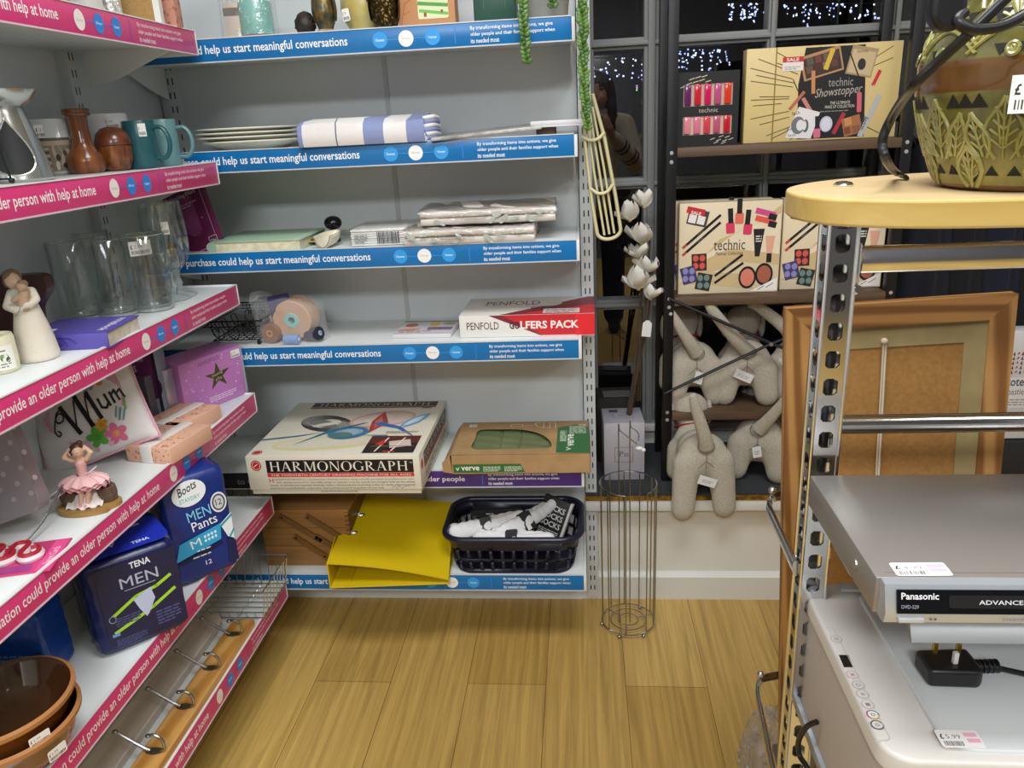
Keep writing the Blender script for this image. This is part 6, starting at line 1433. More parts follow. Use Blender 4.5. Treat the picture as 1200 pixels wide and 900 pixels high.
for (pp, s_, sd_) in fpos:
    q = P(*pp, y=2.0)-t.location; rr = random.Random(sd_); mb = MB()
    for k in range(6):
        a = 2*pi*k/6+rr.uniform(-.3, .3); el = rr.uniform(.1, .9); ln = s_*1.3*rr.uniform(.85, 1.15)
        X = Matrix.Translation(q) @ RZ(rr.uniform(-.5, .2), 4, 'X') @ RZ(a, 4, 'Z') @ RZ(-el, 4, 'Y')
        mb.grid(lambda u, v, ln=ln: (ln*u, ln*.42*(v-.5)*2*sin(pi*min(1, u*.93+.05))**.7, ln*.3*((v-.5)*2)**2*u+ln*.22*u*u), 8, 6, pet, X=X)
    mb.ball(q, s_*.16, M('#b0a878', .7)); mb.build('flower', t)
    o = t.children[-1]; sd = o.modifiers.new('thick', 'SOLIDIFY'); sd.thickness = .0008
q = P(758, 385, y=2.0)-t.location; o = MB().prism([(-.012, -.022), (.012, -.022), (.012, .014), (.004, .022), (-.004, .022), (-.012, .014)], M('#dcdcde', .6), (0, 0, 0), (1, 0, 0), (0, 0, 1), .0007).build('price_tag', t); o.location = q; o.rotation_euler = (0, radians(6), 0)
# dark storage box with pale card in the gap by the shelving
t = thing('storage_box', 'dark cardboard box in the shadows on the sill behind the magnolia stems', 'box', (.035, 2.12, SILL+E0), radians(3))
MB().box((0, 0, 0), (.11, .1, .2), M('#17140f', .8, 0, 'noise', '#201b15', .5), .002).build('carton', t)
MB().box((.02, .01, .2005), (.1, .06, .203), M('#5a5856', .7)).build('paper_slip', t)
# cream slatted rack hung on the shelf end
t = thing('hanging_rack', 'cream plastic folding rack with long slats hanging at the shelf end', 'hanger', (0, 0, 0))
cr_ = M('#cfc79d', .4)
yh = 1.73
tp, bt = P(688, 112, y=yh), P(715, 280, y=yh)
ax = (bt-tp); L_ = ax.length; ax.normalize(); sx_ = Vector((ax.z, 0, -ax.x)); sx_ = -sx_ if sx_.x < 0 else sx_
def hp(a, s_, dy=0): q = tp+ax*(a*L_)+sx_*s_; return (q.x, q.y+dy, q.z)
oo = []
for k in range(13): an = pi*k/12; oo.append(hp(1-.06+.06*sin(an), .026*cos(an)))
fr = [hp(.0, .012), hp(.3, .022), hp(.7, .026)]+oo+[hp(.7, -.026), hp(.3, -.02), hp(0, -.01)]
MB().tube(fr, 1, cr_, 10, True, flat=(.008, .012), up=(0, 1, 0)).build('frame', t)
for s_ in (-.011, .0, .011):
    MB().tube([hp(.08, s_*.7, .002), hp(.5, s_, .003), hp(.965, s_, .002)], 1, cr_, 8, flat=(.0055, .007), up=(0, 1, 0)).build('slat', t)
MB().tube([hp(.26, -.024, -.006), hp(.29, -.012, -.007), hp(.3, 0, -.008), hp(.29, .012, -.007), hp(.26, .024, -.006)], .0035, cr_, 8).tube([hp(.62, -.024, -.006), hp(.66, -.012, -.007), hp(.67, 0, -.008), hp(.66, .012, -.007), hp(.62, .024, -.006)], .0035, cr_, 8).build('cross_bar', t)
MB().tube(cr([hp(.0, 0), hp(-.03, 0, .01), hp(-.02, 0, .04), hp(.03, 0, .05)], 5), .003, cr_, 8).build('hook', t)
# wire toilet roll holder on the floor
q = P(737, 730, z=0)
t = thing('wire_roll_holder', 'tall chrome wire toilet roll holder standing on the plank floor', 'roll holder', (q.x-.002, q.y, 0.0006))
r = .0735; zt_ = .425
def circ(rr, z, n=40, a0=0, a1=360): return [(rr*cos(radians(a0+(a1-a0)*k/(n if a1-a0 >= 360 else n-1))), rr*sin(radians(a0+(a1-a0)*k/(n if a1-a0 >= 360 else n-1))), z) for k in range(n)]
for k, (rr, z) in enumerate(((r*.97, .012), (r*.65, .012), (r*.36, .012))): MB().tube(circ(rr, z), .0019 if not k else .0015, steel, 8, True).build('base_ring', t)
MB().tube(circ(r, zt_, 40, -52, 262), .0021, steel, 8).build('top_ring', t)
sp_ = MB()
for a in (20, 140, 260): c, s_ = cos(radians(a)), sin(radians(a)); sp_.tube([(r*.97*c, r*.97*s_, .012), (r*.36*c, r*.36*s_, .012)], .0015, steel, 6)
sp_.build('base_spoke', t)
for a in (262, 222, 195, 160, 128, 95, 62, 30, 2, -26, -52):
    c, s_ = cos(radians(a)), sin(radians(a)); MB().tube([(r*.98*c, r*.98*s_, .012), (r*1.0*c, r*1.0*s_, zt_)], .0018, steel, 6).build('upright_wire', t)
for a in (248, 190, 300, 60):
    c, s_ = cos(radians(a)), sin(radians(a)); MB().ball((r*c, r*s_, .0052), .0052, steel, seg=12).build('foot', t)
for k, xx in enumerate((-.024, .004)):
    zz = P(716 if k == 0 else 739, 503 if k == 0 else 499, y=q.y).z
    MB().tube(cr([(xx, -.012, .012), (xx, -.012, .3), (xx, -.012, zz-.003), (xx+.003, -.012, zz), (xx+.02, -.02, zz-.012), (xx+(.045 if k == 0 else .02), -.028, zz-.03)], 6), .0018, steel, 6).build('roll_arm', t)
MB().ball((.026, -.03, P(748, 520, y=q.y).z), .006, M('#dadada', .4), (1.6, 1, .8), 12, 8).ball((.036, -.03, P(752, 522, y=q.y).z), .005, M('#dadada', .4), (1.2, 1, 1.1), 12, 8).build('protective_wrap', t)
# fairy lights outside the panes
def fairy(lab, px0, px1, py0, py1, y_, n, seed, cols):
    t = thing('string_lights', lab, 'fairy lights', (0, 0, 0), 0, 'fairy lights seen through the dark panes'); rr = random.Random(seed)
    wire = MB(); nx = max(3, int((px1-px0)/9)); pts = []
    for k in range(nx):
        px = px0+(px1-px0)*(k+.5)/nx+rr.uniform(-2, 2); ln = rr.uniform(.45, 1.0); a = P(px, py0, y=y_); b = P(px+rr.uniform(-2, 2), py0+(py1-py0)*ln, y=y_)
        wire.tube([a, b], .0006, M('#101012', .8), 4)
        for j in range(max(2, int(n/nx*ln*1.3))): pts.append(a.lerp(b, rr.random())+Vector((rr.uniform(-.006, .006), 0, 0)))
    a = P(px0, py0, y=y_); wire.tube([a, P(px1, py0, y=y_)], .0012, M('#101012', .8), 4).tube([a, (a.x, 2.364, 2.37), (a.x, 2.364, 2.5)], .0012, M('#101012', .8), 4); wire.build('wire', t)
    mb = MB()
    for p in pts: mb.ball(p, rr.choice((.0018, .0023, .0028)), M(rr.choice(cols), .5, emit=rr.choice((.8, 1.2, 1.8))), seg=6, rings=4)
    o = mb.build('bulbs', t, weld=False); o['kind'] = 'stuff'
    for m in o.data.materials: m.cycles.emission_sampling = 'NONE'
    return t
cold = ('#cfdcff', '#e6ecff', '#9db4ff', '#bcd0ff')
fairy('curtain of cold white fairy lights behind the top pane right of the black post', 853, 902, 4, 33, 2.375, 75, 3, cold)
fairy('curtain of cold white fairy lights behind the top pane above the yellow makeup box', 918, 1030, 4, 34, 2.375, 95, 4, cold)
fairy('fairy lights hanging behind the pane above the lip gloss set', 792, 856, 58, 84, 2.375, 60, 5, cold)
fairy('fairy lights hanging behind the pane beside the trailing plant', 690, 764, 68, 98, 2.375, 44, 6, cold)
fairy('blue and multicoloured fairy lights low in the pane beside the hanging slatted rack', 746, 764, 88, 152, 2.375, 22, 7, ('#4a5cff', '#6a7cff', '#ffd27a', '#9a6aff', '#7affc0'))
# ================================================================== display rack on the right
TZ = 1.243
t = thing('display_rack', 'chrome slotted upright display rack with honey wooden top on the right', 'display rack', (0, 0, 0))
pyf = .83; q = P(1008, 255, y=pyf); pxr = q.x; pxl = P(973, 255, y=pyf).x; pw = pxr-pxl; py1 = pyf+pw
def perf(mb, O, U, w_, z0, z1, pitch, hw, hh, m):
    O, U = Vector(O), Vector(U); n = U.cross(Vector((0, 0, 1)))
    pt = lambda a, z, d=0: tuple(O+U*a+Vector((0, 0, z))-n*d)
    z = z0; c = w_/2
    while z < z1-1e-6:
        ze = min(z+pitch, z1); zc = (z+ze)/2; a0, a1, b0, b1 = c-hw/2, c+hw/2, zc-hh/2, zc+hh/2; k = hw*.22
        hole = [(a0+k, b0), (a1-k, b0), (a1, b0+k), (a1, b1-k), (a1-k, b1), (a0+k, b1), (a0, b1-k), (a0, b0+k)]
        o = [(c, z), (w_, z), (w_, zc), (w_, ze), (c, ze), (0, ze), (0, zc), (0, z)]
        out = [(a0+k, z), (a1-k, z), (w_, b0+k), (w_, b1-k), (a1-k, ze), (a0+k, ze), (0, b1-k), (0, b0+k)]
        vs = [pt(*p) for p in hole]+[pt(*p) for p in out]+[pt(w_, z), pt(w_, ze), pt(0, ze), pt(0, z)]+[pt(a, b, .003) for a, b in hole]
        fs = [(i, (i+1) % 8, 8+(i+1) % 8, 8+i) for i in (0, 2, 4, 6)]+[(1, 2, 10, 16, 9), (3, 4, 12, 17, 11), (5, 6, 14, 18, 13), (7, 0, 8, 19, 15)]
        fs += [(20+i, 20+(i+1) % 8, (i+1) % 8, i) for i in range(8)]
        mb.add(vs, fs, m); z = ze
def post(x0, y0, w_):
    mb = MB(); z1 = TZ-.024; pit = .0315
    perf(mb, (x0, y0, 0), (1, 0, 0), w_, .004, z1, pit, w_*.52, .0195, chrome)
    perf(mb, (x0, y0+w_, 0), (0, -1, 0), w_, .004, z1, pit, w_*.52, .0195, chrome)
    mb.add([(x0+w_, y0, .004), (x0+w_, y0+w_, .004), (x0+w_, y0+w_, z1), (x0+w_, y0, z1)], [(0, 1, 2, 3)], chrome).add([(x0, y0+w_, .004), (x0+w_, y0+w_, .004), (x0+w_, y0+w_, z1), (x0, y0+w_, z1)], [(3, 2, 1, 0)], chrome)
    for cx_, cy_ in ((x0, y0), (x0+w_, y0), (x0, y0+w_), (x0+w_, y0+w_)): mb.tube([(cx_, cy_, .004), (cx_, cy_, z1)], .0022, chrome, 8)
    return mb.build('post', t, weld=False)
post(pxl, pyf, pw); post(pxl+.62, pyf, pw)
# honey top with a rounded end
bt = M('#dcc194', .38, 0, 'wood', '#d3b584', .35, 'x'); ed = M('#cbb06a', .45, 0, 'wood', '#bd9f56', .5, 'x')
out = [(.95, .66), (.95, .95)]+[(p.x, p.y) for p in cr([(.42, .962, 0), (.34, .945, 0), (.262, .905, 0), (.216, .85, 0), (.203, .79, 0), (.213, .735, 0), (.25, .698, 0), (.31, .675, 0), (.42, .662, 0)], 5)]
MB().prism(out, ed, (0, 0, TZ-.024), (1, 0, 0), (0, 1, 0), .024, m2=bt).build('top_board', t)
o = t.children[-1]; bv = o.modifiers.new('soft', 'BEVEL'); bv.width = .0025; bv.segments = 3; bv.limit_method = 'ANGLE'; bv.angle_limit = radians(50)
bq = P(988, 218, z=TZ)
for x in (bq.x, pxl+.62+pw/2): MB().lathe([(0, 0), (.0095, 0), (.0098, .0015), (.0075, .004), (.003, .005), (0, .005)], chrome, 24, (x, bq.y, TZ)).build('bolt', t)
zb1, zb0 = P(1018, 289, y=.845).z, P(1018, 319, y=.845).z
MB().box((pxr+.007, .838, zb0), (pxl+.62, .856, zb1), chrome, .003).build('cross_bar', t)
MB().box((pxr+.001, .834, zb0-.022), (pxr+.0068, .862, zb1+.006), chrome, .0015).tube([(pxr+.004, .832, zb0-.014), (pxr+.004, .826, zb0-.014)], .004, chrome, 10).build('bracket', t)
zr1, zr0 = P(990, 487, y=.845).z, P(990, 509, y=.845).z
MB().tube([(pxr-.001, .847, (zr0+zr1)/2), (pxl+.622, .847, (zr0+zr1)/2)], 1, chrome, 16, flat=(.016, zr1-zr0)).build('rail', t)
def uarm(zpost, corner, ycorner):
    c = P(*corner, y=ycorner); s_ = Vector((pxl-.003, pyf+.012, zpost)); yy = c.y
    path = [s_, s_.lerp(c, .5), s_.lerp(c, .86), c+Vector((.002, -.004, 0)), c+Vector((.012, .014, .006)), c+Vector((.04, .022, .008)), Vector((.55, yy+.024, c.z+.006)), Vector((.84, yy+.024, c.z+.006))]
    MB().tube(cr(path[:2]+path[2:6], 8)+path[6:], 1, chrome, 12, flat=(.009, .02), up=(0, 0, 1)).build('hang_rail', t)
    MB().ball(c+Vector((.008, .006, .022)), .0062, chrome, seg=14).tube([c+Vector((.008, .006, .01)), c+Vector((.008, .006, .02))], .003, chrome, 8).build('stop_ball', t)
uarm(P(938, 662, y=.85).z, (899, 592), 1.08); uarm(P(917, 930, y=.85).z, (886, 806), 1.08)
MB().box((pxl+.05, .80, .80), (pxl+.7, .87, .815), chrome).build('shelf_rail', t)
MB().box((.34, .55, .17), (.95, 1.2, .185), M('#77777a', .4, .6), .003).build('base_shelf', t)
# tray under the disc player, shelf under the printer
PT, DT = .756, .8955
sg = M('#9fa3a6', .35, .4)
tr = MB().box((.275, .612, DT-.012), (.95, .82, DT-.0006), sg, .002)
f0 = P(1060, 756, y=.60); 
tr.prism([(.6, DT-.002), (.596, DT-.004), (.588, DT-.019), (.591, DT-.02), (.604, DT-.007), (.62, DT-.004)], sg, (.278, 0, 0), (0, 1, 0), (0, 0, 1), .67)
tr.build('tray', t)
MB().box((.262, .57, .585), (.95, .86, .6), sg, .002).build('shelf', t)
# disc player
A = P(942, 556, z=.935)
t = thing('dvd_player', 'silver disc player with black display strip and pink price label on the rack tray', 'DVD player', (.247, .588, DT))
dg = M('#a09b96', .32, .55); fs_ = M('#bcc3cb', .28, .5)
w, d, h = .43, .215, .0385
MB().box((0, .012, .003), (w, d, h), dg, .0014).build('case', t)
MB().prism([(.012, h), (.012, .003), (.004, .002), (-.003, .004), (-.005, .014), (.003, .0377)], fs_, (.004, 0, 0), (0, 1, 0), (0, 0, 1), w-.008).build('front_panel', t)
for fx in (.03, w-.03): MB().lathe([(0, 0), (.012, 0), (.012, .003), (0, .003)], M('#17171a', .6), 16, (fx, .04, 0)).build('foot', t)
MB().lathe([(0, 0), (.0052, 0), (.005, .0014), (0, .002)], M('#b9b6b2', .3, .8), 16, X=Matrix.Translation((-.0002, .06, .022)) @ RZ(radians(-90), 4, 'Y')).build('screw', t)
U_, V_ = (1, 0, 0), (0, .46, 1)
MB().prism([(.013, .0), (w-.02, .0), (w-.02, .0205), (.013, .0205)], M('#0d0d10', .15), (0, -.0053, .0145), (1, 0, 0), (0, .32, .947), .0012).build('display_strip', t)
O_ = Vector((0, -.0053, .0145))-Vector((1, 0, 0)).cross(Vector((0, .32, .947)))*-.0012
art('lettering', t, O_, (1, 0, 0), (0, .32, .947), [('t', '#d9dadd', 'Panasonic', .0165, .0122, .0305, .0058, .02), ('t', '#9a9ca2', 'DVD-S29', .0165, .0045, .014, .003, .0), ('rr', '#06060a', .055, .005, .25, .011, .002), ('t', '#c9cace', 'ADVANCED PROGRESSIVE SCAN', .079, .0082, .11, .0038, .01)])
MB().box((.0145, -.0072, .0055), (.036, -.003, .0105), M('#c9cfd6', .3, .4), .0015).build('power_button', t)
art('lettering', t, (0, -.0033, .004), (1, 0, 0), (0, -.2, 1), [('e', '#6b7078', .042, .0045, .0012, .0012), ('e', '#3a4048', .0455, .0045, .0008, .0013), ('t', '#7f8fa8', 'DVD/RAM VIDEO PLAYER', .1, .003, .07, .0032, .0)], off=.0006)
art('shelf_line', t, *TP(h), [('r', '#7d7975', .01, .0195, w-.02, .0006)])
price(t, (.018, .0135, h+.0002), (1, .02, 0), (0, 1, 0), .047, .021, '£4.99', True)
# printer
t = thing('printer', 'white all in one printer with a left control strip on the rack shelf', 'printer', (.266, .578, .6006))
pw_ = M('#d9d5d0', .4); pl = M('#d3d6d8', .32); pgry = M('#b5aca4', .5)
w, d, h = .44, .285, PT-.6006
def slab(pts, z0, z1, m, rr, mb):
    k = len(pts); lv = [(0, z0), (0, z1-rr)]+[(rr*(1-cos(a)), z1-rr+rr*sin(a)) for a in (radians(30), radians(60), radians(90))]
    cx_ = sum(p[0] for p in pts)/k; cy_ = sum(p[1] for p in pts)/k; vs = []
    for ins_, z in lv:
        for (x_, y_) in pts:
            dx, dy = cx_-x_, cy_-y_; l = math.hypot(dx, dy); vs.append((x_+dx/l*ins_, y_+dy/l*ins_, z))
    fs = [(j*k+i, j*k+(i+1) % k, (j+1)*k+(i+1) % k, (j+1)*k+i) for j in range(len(lv)-1) for i in range(k)]+[[(len(lv)-1)*k+i for i in range(k)], list(range(k))[::-1]]
    return mb.add(vs, fs, m)
def frect(x0, y0, x1, y1, r0, r1):                        # front corners r0, back corners r1
    o = []
    for cx_, cy_, r_, a0 in ((x1-r0, y0+r0, r0, -90), (x1-r1, y1-r1, r1, 0), (x0+r1, y1-r1, r1, 90), (x0+r0, y0+r0, r0, 180)):
        for k in range(9): a = radians(a0+90*k/8); o.append((cx_+r_*cos(a), cy_+r_*sin(a)))
    return o
mb = MB(); slab(frect(.002, .002, w-.002, d, .028, .02), 0, h-.022, pgry, .001, mb); slab(frect(0, 0, w, d, .03, .02), h-.0215, h, pw_, .005, mb); mb.build('body', t)
mb = MB(); slab(frect(.058, .012, w-.004, d-.028, .03, .006), h, h+.0035, pl, .0025, mb); mb.build('scanner_lid', t)
MB().box((.04, d-.022, h), (w-.03, d-.006, h+.006), M('#c4c2bf', .45), .003).build('hinge_cover', t)
def pp(px, py): q = P(px, py, z=PT); return q.x-.266, q.y-.578
MB().prism([pp(983, 768), pp(994, 768), pp(1000, 782), pp(989, 782)], M('#1c1d20', .2), (0, 0, h), (1, 0, 0), (0, 1, 0), .0006).build('display', t)
it = []
cx_, cy_ = pp(980, 749); it += [('e', '#a9a5a2', cx_, cy_, .0062, .0062), ('e', '#d9d5d0', cx_, cy_, .0056, .0056), ('t', '#8f8b88', 'o', cx_-.002, cy_-.002, .004, .004)]
for (px, py, c1, c2, g) in ((999, 791, '#d9a9a4', '#d9d5d0', 'x'), (1006, 803, '#a9a5a2', '#d9d5d0', 'D'), (1011, 814, '#a9a5a2', '#d9d5d0', 'w'), (1017, 826, '#c9a9a4', '#d9d5d0', 'I'), (1023, 838, '#c98a4a', '#e6e2dc', 'o'), (1028, 850, '#5a5c66', '#d9d5d0', 'o')):
    a, b = pp(px, py); it += [('e', c1, a, b, .0062, .0062), ('e', c2, a, b, .0054 if c1 not in ('#c98a4a', '#5a5c66') else .0048, .0054 if c1 not in ('#c98a4a', '#5a5c66') else .0048), ('t', '#b85a54' if g == 'x' else '#8f8b88', g, a-.0022, b-.0022, .0044, .0044)]
a, b = pp(1023, 838); it += [('l', ('#3f8ac4', '#c44a8a', '#e0c040')[k], [(a+.0055*cos(radians(q_)), b+.0055*sin(radians(q_))) for q_ in range(120*k, 120*k+111, 22)], .0011) for k in range(3)]
it += [('l', '#c2beb9', [pp(966, 736), pp(976, 736), pp(1043, 866), pp(1040, 868), pp(1024, 868)], .0006)]
art('button_print', t, *TP(h), it)
a, b = pp(1105, 880); price(t, (a, b, h+.0037), (1, 0, 0), (0, 1, 0), .038, .022, '£5.99', True)
# mains plug and lead on the printer lid
q = P(1116, 784, z=PT+.02)
t = thing('mains_plug', 'black three pin mains plug with its lead lying on the printer lid', 'plug', (q.x-.0, q.y+.004, PT+.0046), radians(4))
bp = M('#131315', .35)
MB().prism([(-.026, -.012), (.02, -.017), (.027, -.012), (.027, .022), (-.026, .022)], bp, (0, 0, 0), (1, 0, 0), (0, 1, 0), .021).build('plug_body', t)
o = t.children[-1]; bv = o.modifiers.new('soft', 'BEVEL'); bv.width = .005; bv.segments = 3
MB().box((.0, -.004, .0212), (.0045, .0, .034), M('#d8d8d6', .4)).box((-.012, .012, .0212), (-.008, .0165, .034), M('#c9a94a', .25, .9)).box((.012, .012, .0212), (.016, .0165, .034), M('#c9a94a', .25, .9)).build('pin', t)
mb = MB().tube([(.026, .004, .011), (.05, .002, .0105)], .0052, bp, 10)
for k in range(5): mb.lathe([(.004, 0), (.0072, .0006), (.0072, .002), (.004, .0026)], bp, 14, X=Matrix.Translation((.028+.0048*k, .004, .011)) @ RZ(radians(90), 4, 'Y'))
mb.build('strain_relief', t)
MB().tube(cr([(.048, .002, .0105), (.075, -.004, .006), (.11, -.015, .003), (.17, -.03, .003), (.25, -.02, .003)], 6), .0028, bp, 8).build('lead', t)
# lead looping beside the printer
t = thing('power_lead', 'black lead looping down beside the left side of the printer', 'cable', (0, 0, 0))
pts = [P(957, 846, x=.262), P(945, 852, x=.255), P(936, 868, x=.252), P(937, 885, x=.255), P(946, 900, x=.259), P(955, 925, x=.2625)]
MB().tube(cr(pts, 6), .0034, bp, 10).build('lead', t)
# picture frame seen from the back
yt, yb_ = 1.092, 1.062
TL, TR, BL = P(922, 361, y=yt), P(1186, 346, y=yt), P(914, 893, y=yb_)
t = thing('framed_picture', 'large pine picture frame seen from behind with cord and brown backing board', 'picture frame', (BL.x, yb_-.02, .1866), 0, rot=(radians(-2.2), radians(-2.3), radians(0)))
w = TR.x-TL.x+.004; h = TL.z-.1866+.004; fw = .034
pn = M('#b98a50', .5, 0, 'grain', '#85572a', 1.3, 'z'); pnx = M('#b08048', .5, 0, 'grain', '#7d5228', 1.3, 'x')
def bar(a, b, c, d_, m):
    MB().prism([a, b, c, d_], m, (0, .0, 0), (1, 0, 0), (0, 0, 1), -.02).build('frame_side', t)
bar((0, 0), (fw, fw), (fw, h-fw), (0, h), pn); bar((w, 0), (w, h), (w-fw, h-fw), (w-fw, fw), pn); bar((0, h), (fw, h-fw), (w-fw, h-fw), (w, h), pnx); bar((0, 0), (w, 0), (w-fw, fw), (fw, fw), pnx)
MB().box((fw, .004, fw), (w-fw, .008, h-fw), M('#a3763c', .75, 0, 'speck', '#946a35', .4)).build('backing_board', t)
tp_ = M('#a69468', .7, 0, 'noise', '#8f7d52', .3); mb = MB()
mb.box((fw-.006, .0028, h-fw-.03), (w-fw+.004, .0038, h-fw+.006), tp_).box((w-fw-.03, .0026, fw), (w-fw+.012, .0037, h-fw+.002), tp_).box((fw-.008, .0026, fw), (fw+.022, .0037, h-fw+.002), tp_)
mb.build('gummed_tape', t)
xs_ = P(1061, 372, y=yt).x-BL.x
MB().tube([(xs_, .0, h-.055), (xs_-.002, -.001, h*.6), (xs_-.003, -.001, .2)], .0016, M('#c2b39a', .8), 6).tube([(xs_+.0032, .0, h-.055), (xs_+.0014, -.001, h*.6), (xs_+.0, -.001, .2)], .0016, M('#d0c2aa', .8), 6).ball((xs_+.001, .0, h-.055), .005, M('#c2b39a', .8)).build('cord', t)
# bubble wrap on the floor
q = P(893, 860, z=0)
t = thing('bubble_wrap_bundle', 'crumpled bubble wrap bundle on the floor under the chrome rack', 'bubble wrap', (.372, 1.31, .0006))
rr = random.Random(4); mb = MB()
bwm = M('#cfc9c0', .12, .0, 'noise', '#b3aa9e', 1.2, bump=.6, alpha=.42)
def bwf(u, v):
    a = 2*pi*u; k = sin(pi*(.04+.96*v)*.5) ; kk = cos(v*pi/2)**.6 if v < 1 else 0
    r_ = 1+.14*sin(5*a+6*v)+.08*sin(11*a+9*v)
    return ((.055*r_*kk)*cos(a), (.1*r_*kk)*sin(a), .0+.16*v*(1+.1*sin(3*a)))
mb.grid(bwf, 60, 30, bwm, cu=True); mb.build('film', t)
mb = MB()
for k in range(90):
    u, v = rr.random(), rr.random()*.9; mb.ball(bwf(u, v), .005, bwm, (1, 1, 1), 6, 4)
o = mb.build('bubbles', t, weld=False); o['kind'] = 'stuff'
# ceramic lamp
bx = P(1075, 216, z=TZ); q = P(1178, 229, z=TZ)
rb = .078; lx, ly = bx.x+rb*1.03, q.y+rb
t = thing('ceramic_lamp', 'pierced green and brown glazed ceramic lamp standing on the honey wooden top', 'lamp', (lx, ly, TZ+E0))
prof = [(0, 0), (rb-.006, 0), (rb, .003), (rb+.004, .01), (rb+.012, .03), (rb+.0195, .052), (rb+.0235, .07), (rb+.0265, .083), (rb+.0265, .108), (rb+.022, .125), (rb+.014, .142), (rb+.002, .16), (rb-.016, .178), (.045, .194), (.034, .206), (.03, .22), (.034, .232), (.034, .24), (0, .24)]
def pr(z):
    for (r0, za), (r1, zb) in zip(prof[1:], prof[2:]):
        if za <= z <= zb: return r0+(r1-r0)*(z-za)/max(1e-9, zb-za)
    return prof[-2][0]
glz = M('#7d7838', .16, 0, 'noise', '#4f4a1e', .5, coat=.5); brn = M('#6d4a1c', .18, 0, 'noise', '#57380f', .5, coat=.5); ridge = M('#9a9658', .2, 0, 'noise', '#77733a', .6, coat=.5)
dense = []
for a, b in zip(prof, prof[1:]):
    for k in range(3): dense.append((a[0]+(b[0]-a[0])*k/3, a[1]+(b[1]-a[1])*k/3))
dense.append(prof[-1])
body = MB().lathe(dense, lambda i: brn if .083 <= dense[i][1] < .1075 or dense[i][1] < .004 else glz, 64).build('body', t)
def sp(a, z, h=0): r_ = pr(z)+h; return Vector((r_*sin(a), -r_*cos(a), z))
rl = MB(); ho = MB(); hm = M('#0d0c08', .8)
def line(pts, r_=.0016): rl.tube([sp(a, z, .0006) for a, z in pts], r_, ridge, 6)
def leaf(a, z0, z1, wd_, veins=4, lean=0.0):
    L_ = z1-z0; f = lambda s_, v: (a+lean*v+s_*wd_*sin(pi*min(1, v*.9+.1))**.8*(1-v**4), z0+L_*v)
    for s_ in (-1, 1): line([f(s_, k/8) for k in range(9)], .0018)
    line([f(0, k/5) for k in range(6)], .0012)
    for k in range(veins):
        v = .18+.6*k/veins
        for s_ in (-1, 1): line([f(0, v), f(s_*.72, v+.16)], .0011)
def tri(a, z, s_, up=1):
    pts = [sp(a-s_/pr(z), z+up*s_*.75, .0008), sp(a+s_/pr(z), z+up*s_*.75, .0008), sp(a, z-up*s_*.75, .0008)]
    inn = [p*.97 for p in pts]
    for p, o_ in zip(inn, pts): p.z = o_.z
    ho.add(pts+inn, [(0, 1, 2), (0, 3, 4, 1), (1, 4, 5, 2), (2, 5, 3, 0)], hm)
NL = 10
for k in range(NL):
    a = 2*pi*k/NL-.12
    leaf(a, .028, .078, .16); leaf(a-.17, .03, .066, .1, 3, -.1); leaf(a+.17, .03, .066, .1, 3, .1)
    leaf(a+pi/NL, .004, .04, .13, 3)
    tri(a-.2, .0755, .0075, -1); tri(a+.2, .0755, .0075, -1); tri(a+.314, .0755, .0075, -1); tri(a+.345, .056, .006, -1); tri(a-.1, .018, .0055, -1); tri(a+.1, .018, .0055, -1); tri(a+.3, .03, .005, 1); tri(a-.3, .03, .005, 1); tri(a+.345, .011, .0045, 1)
    # shoulder: arcs, rosettes and fans
    for hgt_ in (0, .006): line([(a-.35+.7*j/10, .112+hgt_+.02*sin(pi*j/10)) for j in range(11)], .0018)
    line([(a+.04*cos(q_), .1135+.0045*sin(q_)) for q_ in [2*pi*j/12 for j in range(13)]], .002)
    line([(a+.015*cos(q_), .1135+.002*sin(q_)) for q_ in [2*pi*j/8 for j in range(9)]], .0018)
    tri(a-.085, .1135, .006, 1); tri(a+.085, .1135, .006, 1); tri(a-.16, .139, .0078, 1); tri(a+.16, .139, .0078, 1); tri(a+.314, .142, .007, -1)
    for s_ in (-1, 1): line([(a+s_*(.02+.05*j/6), .04+.03*sin(pi*j/12)) for j in range(7)], .0013); line([(a+s_*.3-s_*.1*j/6, .118+.016*(j/6)**2) for j in range(7)], .0015); line([(a+pi/NL+s_*.14*j/6, .004+.03*sin(pi*j/7)) for j in range(7)], .0013)
    for j in range(-3, 4): line([(a, .134), (a+.05*j, .152-.0012*j*j)], .0016)
    leaf(a+pi/NL, .146, .18, .12, 3)
rl.build('relief_pattern', t); ho.build('pierced_openings', t, weld=False)
line_ = None
price(t, ((rb+.0272)*sin(-.72), -(rb+.0272)*cos(-.72), .064), (cos(-.72), sin(-.72), 0), (0, 0, 1), .05, .029, '£6.99', wrap=rb+.0272)
MB().lathe([(.016, .24), (.018, .243), (.018, .275), (.014, .278), (.014, .285), (0, .285)], M('#1a1a1a', .4), 24).build('lamp_holder', t)
t = thing('lamp_flex', 'black lamp flex with plug draped over the ceramic lamp and trailing onto the wooden top', 'cable', (0, 0, 0))
yfx = ly-rb*1.42
def lp(px, py, y): return P(px, py, y=y)
yf0 = ly-rb-.06
path = [lp(1210, 12, yf0), lp(1175, 30, yf0-.002), lp(1140, 34, yf0-.002), lp(1122, 24, yf0), lp(1130, 14, yf0+.004)]
MB().tube(cr(path, 6), .0042, bp, 10).build('flex', t)
path = [lp(1185, -8, yf0-.002), lp(1160, 16, yf0-.002), lp(1135, 40, yf0+.0), lp(1100, 72, yf0+.014), lp(1068, 104, yf0+.03), lp(1045, 138, ly-.03), lp(1034, 166, ly-.02), lp(1040, 190, ly-.015)]
e_ = P(1062, 208, z=TZ+.0035); path += [P(1050, 202, z=TZ+.008), e_]
